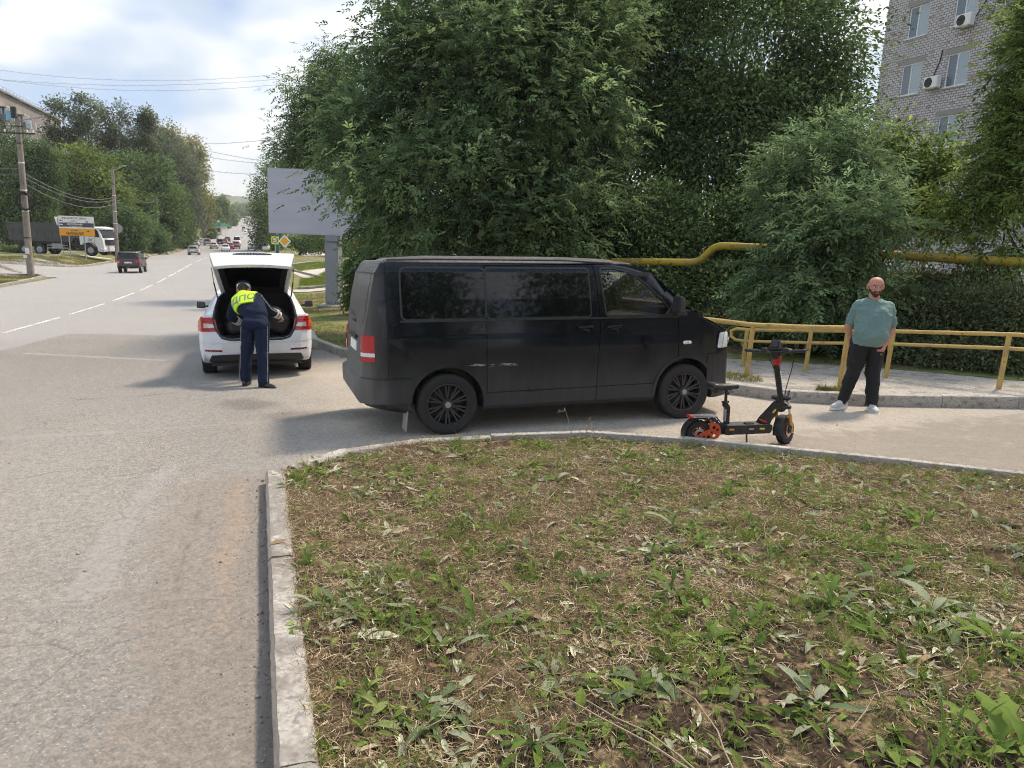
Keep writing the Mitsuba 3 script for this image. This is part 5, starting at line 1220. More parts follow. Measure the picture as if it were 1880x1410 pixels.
# ------------------------------------------------------------------ tipper truck in the left side street
def tipper():
    P = thing('dump_truck', 'dump truck with white cab and dark grey ribbed tipper body on the left side street', 'truck')
    a, b = V3(-54.9, 82.4, -2.80), V3(-44.4, 82.0, -2.56)
    T = frame(a, b - a); T[:3, :3] *= np.linalg.norm(b - a) / 8.75
    A = lambda nm, m, mt, sm=30, lab=None: part(P, nm, m, mt, sm, lab, T=T)
    TG = mat('mat_tipper', prin(proc(lambda p, n, uv: mix((.055, .058, .066), (.095, .092, .09), fbm(p.x * 1.5, p.y * 1.5, p.z * .7))), .7))
    CW = mat('mat_cab', prin(proc(lambda p, n, uv: mix((.66, .67, .68), (.40, .34, .27), smoothstep(.5, .8, fbm(p.x * 2, p.y * 2, p.z * 1.2)) * (1 - smoothstep(-1.3, -.3, p.z)))), .35, clearcoat=.6))
    body = ex_y(Polygon([(.08, 1.28), (5.75, 1.22), (6.02, 1.55), (6.02, 2.86), (.0, 2.86)]), -1.22, 1.22)
    body = body - bx(.15, 5.85, -1.12, 1.12, 1.5, 3.2)
    bb = A('tipper_body', body, TG)
    put(fresh(bb + '__top_rail'), cat(bx(-.05, 6.1, -1.29, -1.16, 2.74, 2.88), bx(-.05, 6.1, 1.16, 1.29, 2.74, 2.88)), TG, 30, T)
    put(fresh(bb + '__lower_rail'), tm(bx(.05, 5.75, -1.27, -1.17, 1.42, 1.50)), TG, 30, T)
    for x in np.arange(.35, 5.8, .72): put(fresh(bb + '__rib'), m3.Manifold.hull_points(np.array([(x + d * w, y, z) for d in (-1, 1) for y, z, w in ((-1.225, 1.5, .16), (-1.225, 2.2, .16), (-1.30, 1.5, .10), (-1.30, 2.2, .10))])), TG, 30, T)
    put(fresh(bb + '__upper_panel'), tm(bx(.0, 6.05, -1.285, -1.21, 2.28, 2.70)), TG, 30, T)
    A('chassis', cat(bx(.3, 8.3, -.45, .45, .72, 1.05), bx(.4, 6.0, -.9, .9, 1.05, 1.25)), BLACKPL)
    A('side_guard', cat(bx(3.5, 5.4, -1.20, -1.15, .62, .70), bx(3.5, 5.4, -1.20, -1.15, .86, .94), bx(3.9, 4.8, -1.15, -.7, .6, 1.05)), GREYMT)
    A('ladder', cat(*[bx(6.15, 6.45, -1.15, -1.10, z, z + .04) for z in (1.3, 1.5, 1.7, 1.9, 2.1)], bx(6.12, 6.16, -1.15, -1.1, 1.2, 2.3), bx(6.44, 6.48, -1.15, -1.1, 1.2, 2.3)), BLACKMT)
    cab = ex_y(rnd_poly([(6.55, 1.0), (6.55, 2.45), (6.75, 2.58), (7.7, 2.60), (8.2, 2.50), (8.42, 2.2), (8.66, 1.45), (8.72, .95), (8.72, .42), (8.45, .38), (8.2, .42), (8.0, .8), (7.5, 1.15), (6.9, 1.15), (6.75, 1.0)], .04, 3), -1.18, 1.18)
    cb = A('cab', cab, CW)
    win = rnd_poly([(6.95, 1.78), (7.85, 1.70), (7.80, 2.35), (6.95, 2.40)], .04)
    put(fresh(cb + '__side_window'), ex_y(win, -1.19, -1.17), DARKGL, 30, T)
    put(fresh(cb + '__quarter_window'), ex_y(rnd_poly([(7.95, 1.70), (8.42, 1.66), (8.28, 2.2), (8.12, 2.38), (7.92, 2.38)], .03), -1.19, -1.17), DARKGL, 30, T)
    put(fresh(cb + '__windscreen'), m3.Manifold.hull_points(np.array([(8.62, y, 1.62) for y in (-1.05, 1.05)] + [(8.40, y, 2.32) for y in (-1.05, 1.05)] + [(8.57, y, 1.62) for y in (-1.05, 1.05)] + [(8.35, y, 2.32) for y in (-1.05, 1.05)])), DARKGL, 30, T)
    for l in ([(7.9, 1.2), (7.9, 2.42)], [(6.95, 1.2), (6.95, 2.45)]): put(fresh(cb + '__door_gap'), ex_y(LineString(l).buffer(.012), -1.186, -1.178), BLACKPL, 30, T)
    put(fresh(cb + '__sun_visor'), m3.Manifold.hull_points(np.array([(x, y, z) for y in (-1.15, 1.15) for x, z in ((8.3, 2.42), (8.55, 2.36), (8.56, 2.46), (8.2, 2.52))])), CW, 30, T)
    put(fresh(cb + '__grille'), tm(bx(8.70, 8.76, -.9, .9, .95, 1.45, .01)), BLACKPL, 30, T)
    put(fresh(cb + '__headlight'), cat(hulls(((8.55, -1.17, .62), .12), ((8.68, -.95, .62), .12))), HEADL, 30, T)
    put(fresh(cb + '__lettering'), meshkit.text_mesh('1А', .18, .01, bold=True).apply_transform(np.array([[1, 0, 0, 7.35], [0, 0, 1, -1.195], [0, 1, 0, 1.36], [0, 0, 0, 1.]])), BLACKPL, False, T)
    A('mirror', cat(hulls(((7.93, -1.42, 1.75), .06), ((7.93, -1.42, 2.2), .06)), rod((7.9, -1.15, 2.3), (7.93, -1.4, 2.2), .02, 6)), WHITEM)
    A('mudguard', ex_y(Point(7.45, .52).buffer(.70).difference(Point(7.45, .52).buffer(.62)).intersection(sbox(6, .52, 9, 2)), -1.2, -.8), BLACKPL)
    for x in (1.35, 2.72, 7.45):
        for sd in (-1, 1): wheel(P, T, x, sd * .98, .53, .38, .28, GREYMT, 5, False)


tipper()


# ------------------------------------------------------------------ traffic
_cars = {}


def car_kind(kind):
    if kind in _cars: return _cars[kind]
    if kind == 'sedan': side = [(.2, .3), (.02, .42), (0, .66), (.06, .92), (.55, .98), (1.05, 1.38), (1.5, 1.46), (2.3, 1.46), (2.9, 1.36), (3.5, .98), (4.2, .88), (4.42, .66), (4.4, .34), (4.2, .22)]; H = 1.47
    elif kind == 'wagon': side = [(.2, .3), (.02, .42), (0, .66), (.08, .95), (.30, 1.42), (.5, 1.47), (2.2, 1.49), (2.8, 1.38), (3.4, .98), (4.1, .88), (4.3, .66), (4.28, .34), (4.1, .22)]; H = 1.5
    elif kind == 'suv': side = [(.2, .4), (.02, .5), (0, .8), (.06, 1.1), (.25, 1.6), (.45, 1.68), (2.4, 1.70), (2.95, 1.55), (3.5, 1.12), (4.2, 1.02), (4.42, .8), (4.4, .44), (4.2, .32)]; H = 1.71
    elif kind == 'bus': side = [(.1, .4), (.0, .6), (0, 1.2), (.06, 2.2), (.3, 2.38), (3.6, 2.38), (4.2, 2.2), (4.6, 1.4), (5.1, 1.15), (5.3, .8), (5.3, .4), (5.1, .32)]; H = 2.4
    else: side = [(.12, .42), (.0, .5), (-.02, .62), (.0, 1.0), (.08, 1.1), (.24, 1.60), (.36, 1.64), (1.85, 1.65), (2.15, 1.60), (2.55, 1.10), (3.45, 1.03), (3.60, .95), (3.62, .5), (3.5, .42)]; H = 1.65
    belt = {'sedan': .96, 'wagon': .97, 'suv': 1.12, 'bus': 1.35, 'niva': 1.08}[kind]; L = max(p[0] for p in side)
    sec = sym([(.76, .24), (.82, .5), (.84, .75), (.82, belt - .04), (.79, belt + .02), (.66, H - .12), (.60, H - .03), (.3, H + .02)])
    if kind == 'niva': sec = sym([(.74, .40), (.80, .52), (.81, .80), (.80, 1.02), (.785, 1.08), (.70, 1.56), (.66, 1.63), (.3, 1.66)])
    plan = [(-.05, -.6), (.06, -.76), (.3, -.84), (L - .6, -.84), (L - .12, -.70), (L + .02, -.4), (L + .02, .4), (L - .12, .70), (L - .6, .84), (.3, .84), (.06, .76), (-.05, .6)]
    S = Shell(rnd_poly(side, .03, 3), rnd_poly(sec, .025, 3), rnd_poly(plan, .04, 3))
    ax = (.78, L - .80); r = {'suv': .36, 'bus': .36, 'niva': .35}.get(kind, .30)
    b = S.body()
    for x in ax: b = b - m3.Manifold.cylinder(3, r + .05, r + .05, 24).translate((0, 0, -1.5)).rotate((90, 0, 0)).translate((x, 0, r)) + bx(x - r, x + r, -.5, .5, .35, .6)
    xs = np.array(side); top = [p for p in side if p[1] > belt + .25]
    x0, x1 = min(p[0] for p in top), max(p[0] for p in top)
    D = dict(body=tm(b))
    D['side'] = [half(S.skin(ex_y(rnd_poly([(x0 - .05, belt + .04), (x0 + .16, H - .12), (x1 - .02, H - .12), (x1 + .42, belt + .04)], .03), -2, 2), .006), s) for s in (-1, 1)]
    D['rear'] = S.skin(ex_x(rnd_poly(sym([(.64, belt + .04), (.53, H - .10)]), .03), -1, 1.2), .006)
    D['front'] = S.skin(ex_x(rnd_poly(sym([(.64, belt + .04), (.53, H - .10)]), .03), 1.5, 6), .006)
    z = belt - .16
    D['lamp'] = [S.skin(ex_x(sbox(*sorted((s * .52, s * .9)), z - .12, 0) if False else Polygon([(s * .54, z - .08), (s * .9, z - .08), (s * .9, z + .07), (s * .54, z + .07)]), -1, .5), .012) for s in (-1, 1)]
    D['plate'] = S.skin(ex_x(sbox(-.26, z - .16, .26, z - .05), -1, .4), .014)
    D['bumper'] = S.skin(bx(-.3, .5, -2, 2, .40 if kind != 'bus' else .45, .52 if kind != 'bus' else .6), .03)
    D['ax'], D['r'], D['L'] = ax, r, L
    _cars[kind] = {k: (mikit.ply(v if not hasattr(v, 'to_mesh') else tm(v), None, smooth=32) if not isinstance(v, (list, tuple, float)) else ([mikit.ply(tm(q), None, smooth=32) for q in v] if isinstance(v, list) else v)) for k, v in D.items()}
    return _cars[kind]


def car(kind, s, t, colour, label, heading=(-S_, K_), sc=1., group=None, oncoming=False, cat_='car'):
    D = car_kind(kind); P = thing('car' if kind != 'bus' else 'minibus', label, cat_, group)
    x, y = st2xy(s, t); h = np.array(heading) * (-1 if oncoming else 1); h = h / np.linalg.norm(h)
    o = np.array([float(x), float(y)]) + (h * D['L'] if oncoming else 0)
    o = np.array([float(x), float(y)]) - (h * D['L'] if oncoming else 0)
    M = on_ground(o[0] + h[0] * 2, o[1] + h[1] * 2, h[0], h[1], .0, sc) @ trimesh.transformations.translation_matrix([-2, 0, 0]); TM = T4(M)
    add = lambda k, d, m: scene.__setitem__(fresh(P + '__' + k), {**d, 'bsdf': {'type': 'ref', 'id': m}, 'to_world': TM})
    add('body', D['body'], colour)
    for d in D['side']: add('side_window', d, DARKGL)
    add('rear_window', D['rear'], DARKGL); add('windscreen', D['front'], DARKGL)
    for d in D['lamp']: add('tail_light', d, REDL)
    add('number_plate', D['plate'], WHITEM); add('bumper', D['bumper'], BLACKPL)
    for ax in D['ax']:
        for sd in (-1, 1): wheel(P, M, ax, sd * .73, D['r'], .19, D['r'] * .62, GREYMT, 5, False)
    return P, M


CARC = {k: plain('car_' + k, c, .25, clearcoat=1.) for k, c in dict(maroon=(.035, .012, .018), silver=(.42, .45, .47), white=(.70, .71, .72), grey=(.22, .24, .26), beige=(.45, .42, .36), red=(.22, .03, .03), brown=(.16, .05, .04), black=(.012, .012, .014), blue=(.05, .08, .14)).items()}
NP, NM = car('niva', 64.4, -9.65, CARC['maroon'], 'dark maroon boxy off-roader driving away on the left lane', (-.30, .954), 1.0)
for sd in (-1, 1): part(NP, 'wing_mirror', hulls(((2.35, sd * .90, 1.10), .07), ((2.35, sd * 1.0, 1.12), .06)), BLACKPL, T=NM)
part(NP, 'roof_edge', tube([(.42, -.60, 1.665), (1.2, -.62, 1.675), (2.1, -.60, 1.64)], .015, 6), CHROME, T=NM)
part(NP, 'tow_hitch', rod((.05, 0, .42), (-.14, 0, .46), .03, 8), STEEL, T=NM)
part(NP, 'indicator', tm(bx(-.035, .0, .62, .80, .76, .92, .005)), AMBER, T=NM)
for kind, s, t, c, l, on in (('wagon', 132, -10.2, 'silver', 'silver estate car on the left lane ahead of the dark off-roader', 0), ('sedan', 196, -14.6, 'white', 'white car parked at the far left kerb beside the silver estate', 0), ('suv', 226, -16.6, 'black', 'dark parked car behind the white car at the far left kerb', 0),
                            ('sedan', 212, -14.2, 'white', 'pale car parked just right of the dark car at the far left kerb', 0), ('suv', 204, -12.4, 'grey', 'grey off-roader on the far left lane right of the parked cars', 0), ('sedan', 181, -9.7, 'beige', 'beige saloon in the middle of the far road left of the maroon one', 0),
                            ('suv', 205, -9.5, 'maroon', 'dark red tall car with dark rear in the far queue', 0), ('sedan', 216, -8.8, 'red', 'bright red car in the far queue behind the dark red tall car', 0), ('sedan', 243, -9.1, 'black', 'black car at the far end of the near queue', 0),
                            ('sedan', 164, -6.6, 'white', 'white car nearest in the oncoming queue on the far road', 1), ('sedan', 179, -6.2, 'red', 'dark red car second in the oncoming queue', 1), ('suv', 183, -5.0, 'brown', 'brown-red tall car rightmost in the oncoming queue', 1),
                            ('sedan', 356, -5.7, 'white', 'white speck of a car on the rising far road', 1), ('suv', 385, -4.6, 'silver', 'silver speck of a tall car on the rising far road', 1), ('sedan', 398, -3.9, 'white', 'rightmost white speck of a car on the rising far road', 1),
                            ('wagon', 175, -1.6, 'silver', 'silver car roof showing left behind the raised tailgate', 1), ('sedan', 171, -.2, 'black', 'black car roof showing behind the raised tailgate', 1), ('suv', 168, 1.3, 'white', 'white car roof showing right behind the raised tailgate', 1)):
    car(kind, s, t, CARC[c], l, oncoming=bool(on))
car('bus', 205, -5.4, CARC['white'], 'white minibus towering over the far queue of cars', oncoming=True, cat_='minibus')
car('bus', 404, -7.2, CARC['silver'], 'pale bus far up the rising road', oncoming=True, cat_='bus')
# ================================================================== buildings
def bricks(bw, bh, light, dark, joint, red):
    def fn(p, n, uv):
        s, t = st_of(p)
        along = dr.select(dr.abs(n.x * K_ + n.y * S_) > .5, s, t)
        row = dr.floor(p.z / bh); u = along / bw + .5 * (row - 2 * dr.floor(row / 2)); fu, fv = u - dr.floor(u), p.z / bh - row
        r = cell_rand(dr.floor(u), row, 3)
        c = mix(light, dark, r * .55 + .35 * fbm(p.x * .4, p.y * .4, p.z * .4))
        c = mix(c, red, smoothstep(.93, .95, cell_rand(dr.floor(u), row, 8)) * .6)
        j = dr.maximum(1 - smoothstep(.05, .09, dr.minimum(fu, 1 - fu)), 1 - smoothstep(.09, .16, dr.minimum(fv, 1 - fv)))
        return mix(c, joint, j * .9) * (.88 + .24 * noise(p.x * 12, p.y * 12, p.z * 12))
    return proc(fn)


BRICKW = mat('mat_brick_white', prin(bricks(.27, .118, (.54, .53, .545), (.42, .405, .415), (.13, .115, .12), (.30, .16, .12)), .9))
FRAMEW = plain('window_frame', (.72, .73, .74), .4)
PANE = plain('window_pane', (.10, .13, .16), .04, specular=.8, clearcoat=1.)
CURT = plain('window_pane_light', (.30, .36, .40), .06, specular=.8, clearcoat=1.)
SILLM = plain('sill', (.62, .64, .65), .5)
LINT = plain('lintel', (.27, .26, .25), .9)


def wall_window(P, M, u, z, w, h, lint=True, frame_m=None, split=.5, kit=None):
    """a window on a wall: local x along the wall, -y outwards"""
    k = fresh(P + '__window'); A = lambda nm, m, mt: put(fresh(k + '__' + nm), m, mt, 30, M)
    f = .055; fm = frame_m or FRAMEW
    A('frame', cat(bx(u - w / 2, u + w / 2, .05, .11, z - h / 2, z - h / 2 + f), bx(u - w / 2, u + w / 2, .05, .11, z + h / 2 - f, z + h / 2), *[bx(x, x + f, .05, .11, z - h / 2 + f, z + h / 2 - f) for x in (u - w / 2, u - w / 2 + w * split - f / 2, u + w / 2 - f)]), fm)
    A('pane', tm(bx(u - w / 2 + f, u - w / 2 + w * split - f / 2, .075, .085, z - h / 2 + f, z + h / 2 - f)), PANE)
    A('pane', tm(bx(u - w / 2 + w * split + f / 2, u + w / 2 - f, .075, .085, z - h / 2 + f, z + h / 2 - f)), CURT)
    A('sill', tm(bx(u - w / 2 - .06, u + w / 2 + .06, -.09, .05, z - h / 2 - .05, z - h / 2)), SILLM)
    if lint: A('lintel', tm(bx(u - w / 2 - .22, u + w / 2 + .22, -.006, .10, z + h / 2 + .002, z + h / 2 + .26)), LINT)
    return k


def wall_box(x0, x1, depth, z0, z1, holes):
    w = bx(x0, x1, 0, depth, z0, z1)
    for u, z, ww, hh in holes: w = w - bx(u - ww / 2, u + ww / 2, -1, .25, z - hh / 2, z + hh / 2)
    return w


def right_block():
    P = thing('apartment_building', 'pale grey brick apartment block with air conditioners behind the trees at the right', 'building')
    # local x runs from the far corner towards the viewer
    c = W(33.6, 31.5); c[2] = 0; M = frame(c, (S_, -K_, 0)); M[:3, 1] = [K_, S_, 0]; M[:3, 0] = [S_, -K_, 0]; M[:3, 2] = [0, 0, 1]
    cols = [2.1, 4.8, 7.35, 10.2, 13.0, 16.0]; rows = [1.8, 4.65, 7.5, 10.3, 13.05, 15.85]
    holes = [(u, z, 1.2, 1.5) for u in cols for z in rows]
    part(P, 'wall', wall_box(0, 24, 11, -2, 18, holes), BRICKW, False, T=M)
    for j, z in enumerate(rows):
        for i, u in enumerate(cols): wall_window(P, M, u, z, 1.2, 1.5, True, split=.46)
    part(P, 'roof_edge', tm(bx(-.3, 24.3, -.35, 11.3, 18, 18.3)), LINT, T=M)
    for u, z in ((3.75, 9.85), (5.1, 12.35)):
        k = part(P, 'air_conditioner', tm(bx(u - .40, u + .40, -.42, -.12, z - .27, z + .27, .03)), WHITEM, T=M)
        put(fresh(k + '__fan_grille'), cat(lathe([(.0, -.425), (.20, -.425), (.215, -.432), (.23, -.425)], 24).apply_translation([u - .10, 0, z]), *[lathe([(r - .006, -.436), (r, -.44), (r + .006, -.436)], 20).apply_translation([u - .10, 0, z]) for r in (.05, .1, .15, .2)]), BLACKPL, 30, M)
        put(fresh(k + '__bracket'), cat(bx(u - .32, u - .28, -.42, -.001, z - .31, z - .275), bx(u + .28, u + .32, -.42, -.001, z - .31, z - .275), bx(u - .28, u + .28, -.03, -.001, z - .31, z - .275)), GREYMT, 30, M)
        put(fresh(k + '__hose'), tube([(u - .1 if z < 11 else u + .4, -.1, z + .1), (u - .15 if z < 11 else u + .62, -.04, z + .5), (u + .05 if z < 11 else u + .95, -.03, z + 1.0), (u + .12 if z < 11 else u + 1.05, -.03, z + 1.5)], .025, 6), BLACKPL, 30, M)


right_block()


def left_block():
    P = thing('apartment_building', 'brown brick apartment block with glazed balconies at the left edge behind the pole', 'building')
    BR = mat('mat_brick_brown', prin(bricks(.5, .2, (.30, .27, .245), (.22, .195, .18), (.16, .14, .13), (.26, .14, .10)), .9))
    c = W(112, -42); c[2] = 0; M = np.eye(4); M[:3, 0] = [-S_, K_, 0]; M[:3, 1] = [-K_, -S_, 0]; M[:3, 2] = [0, 0, 1]; M[:3, 3] = c
    rows = [4.4, 7.2, 10., 12.8, 15.6, 18.6]; cols = np.arange(2.5, 86, 3.6)
    holes = [(u, z, 1.5, 1.6) for u in cols for z in rows[2:]]
    part(P, 'wall', wall_box(0, 88, 12, -4, 22.0, holes), BR, False, T=M)
    part(P, 'roof_edge', tm(bx(-.4, 88.4, -.5, 12.4, 22.0, 22.35)), LINT, T=M); part(P, 'parapet_rail', cat(*[bx(u, u + .06, -.4, -.36, 22.35, 22.8) for u in np.arange(0, 88, 2.)], bx(0, 88, -.40, -.36, 22.78, 22.84)), GREYMT, T=M)
    BALC = [plain('balcony_grey', (.17, .19, .23), .6), plain('balcony_green', (.06, .20, .15), .6), plain('balcony_white', (.55, .56, .57), .6)]
    for i, u in enumerate(cols):
        for j, z in enumerate(rows[2:]):
            if 14 < u < 80: wall_window(P, M, u, z, 1.5, 1.6, False)
            if i % 3 == 0 and 10 < u < 60:
                k = part(P, 'balcony', tm(bx(u - 1.6, u + 1.6, -1.2, -.002, z - 1.5, z - .5)), BALC[(i + j) % 3], T=M)
                put(fresh(k + '__glazing'), cat(bx(u - 1.55, u + 1.55, -1.12, -1.08, z - .5, z + .75)), PANE, 30, M)
                put(fresh(k + '__glazing_bars'), cat(*[bx(u + q, u + q + .07, -1.16, -1.125, z - .5, z + .8) for q in (-1.6, -.8, 0, .76, 1.53)], bx(u - 1.6, u + 1.6, -1.2, -.002, z + .8, z + .9)), FRAMEW, 30, M)


left_block()


def block(key, c, dx, w, d, z0, z1, m, label, nu, nz):
    P = thing('apartment_building', label, 'building'); M = frame(c, dx)
    part(P, 'wall', tm(bx(0, w, 0, d, z0, z1)), m, False, T=M); part(P, 'roof_edge', tm(bx(-.3, w + .3, -.3, d + .3, z1, z1 + .4)), LINT, T=M)
    for i in range(nu):
        for j in range(nz):
            u, z = (i + .5) * w / nu, z0 + 3 + j * 2.8
            k = part(P, 'window', tm(bx(u - .8, u + .8, -.03, .05, z - .75, z + .75)), FRAMEW, False, T=M); put(fresh(k + '__pane'), tm(bx(u - .7, u + .7, -.06, -.031, z - .65, z + .65)), PANE, False, M)


block('far', (-236.5, 600, 0), (.99, -.1, 0), 5., 7, -2, 20, plain('far_wall', (.36, .30, .28), .9), 'far reddish tower block above the trees left of the road end', 2, 6)
# a block and some trees across the street behind the viewer, which the windows of the van mirror
block('near', (25.5, 2.0, 0), (.30, -.954, 0), 46, 12, -1, 15.5, plain('mirrored_wall', (.42, .35, .27), .9), 'beige block of flats behind the viewer, mirrored in the van windows', 12, 5)


def kiosk():
    P = thing('kiosk', 'small kiosk with a green roof at the far left kerb', 'kiosk'); c = V3(-124.5, 311, float(G(-124.5, 311)))
    M = frame(c, (.98, -.2, 0)); A = lambda n, m, mt: part(P, n, m, mt, T=M)
    A('walls', tm(bx(-1.6, 2.2, 0, 4, 0, 3.6)), plain('kiosk_wall', (.5, .47, .42), .8)); A('window', tm(bx(-1.2, 1.6, -.05, 0, 1.2, 2.8)), DARKGL)
    A('roof', cat(bx(-2.1, 2.7, -.8, 4.4, 3.6, 4.6)), plain('kiosk_green', (.03, .20, .14), .6)); A('roof_sign', hulls(((.6, 0, 5.1), .5), ((.9, 0, 5.3), .5)), plain('kiosk_mint', (.25, .55, .48), .6))
    P = thing('billboard', 'far pale-blue billboard on a single post beside the left trees', 'billboard'); c = V3(-89., 206, float(G(-89., 206)))
    part(P, 'panel', tm(bx(c[0] - 1.0, c[0] + .95, 205.9, 206.1, .05, 2.8)), plain('far_panel', (.52, .56, .62), .7)); part(P, 'post', tm(bx(c[0] - .75, c[0] - .25, 206.1, 206.4, c[2], .05)), plain('far_post', (.25, .26, .30), .7))


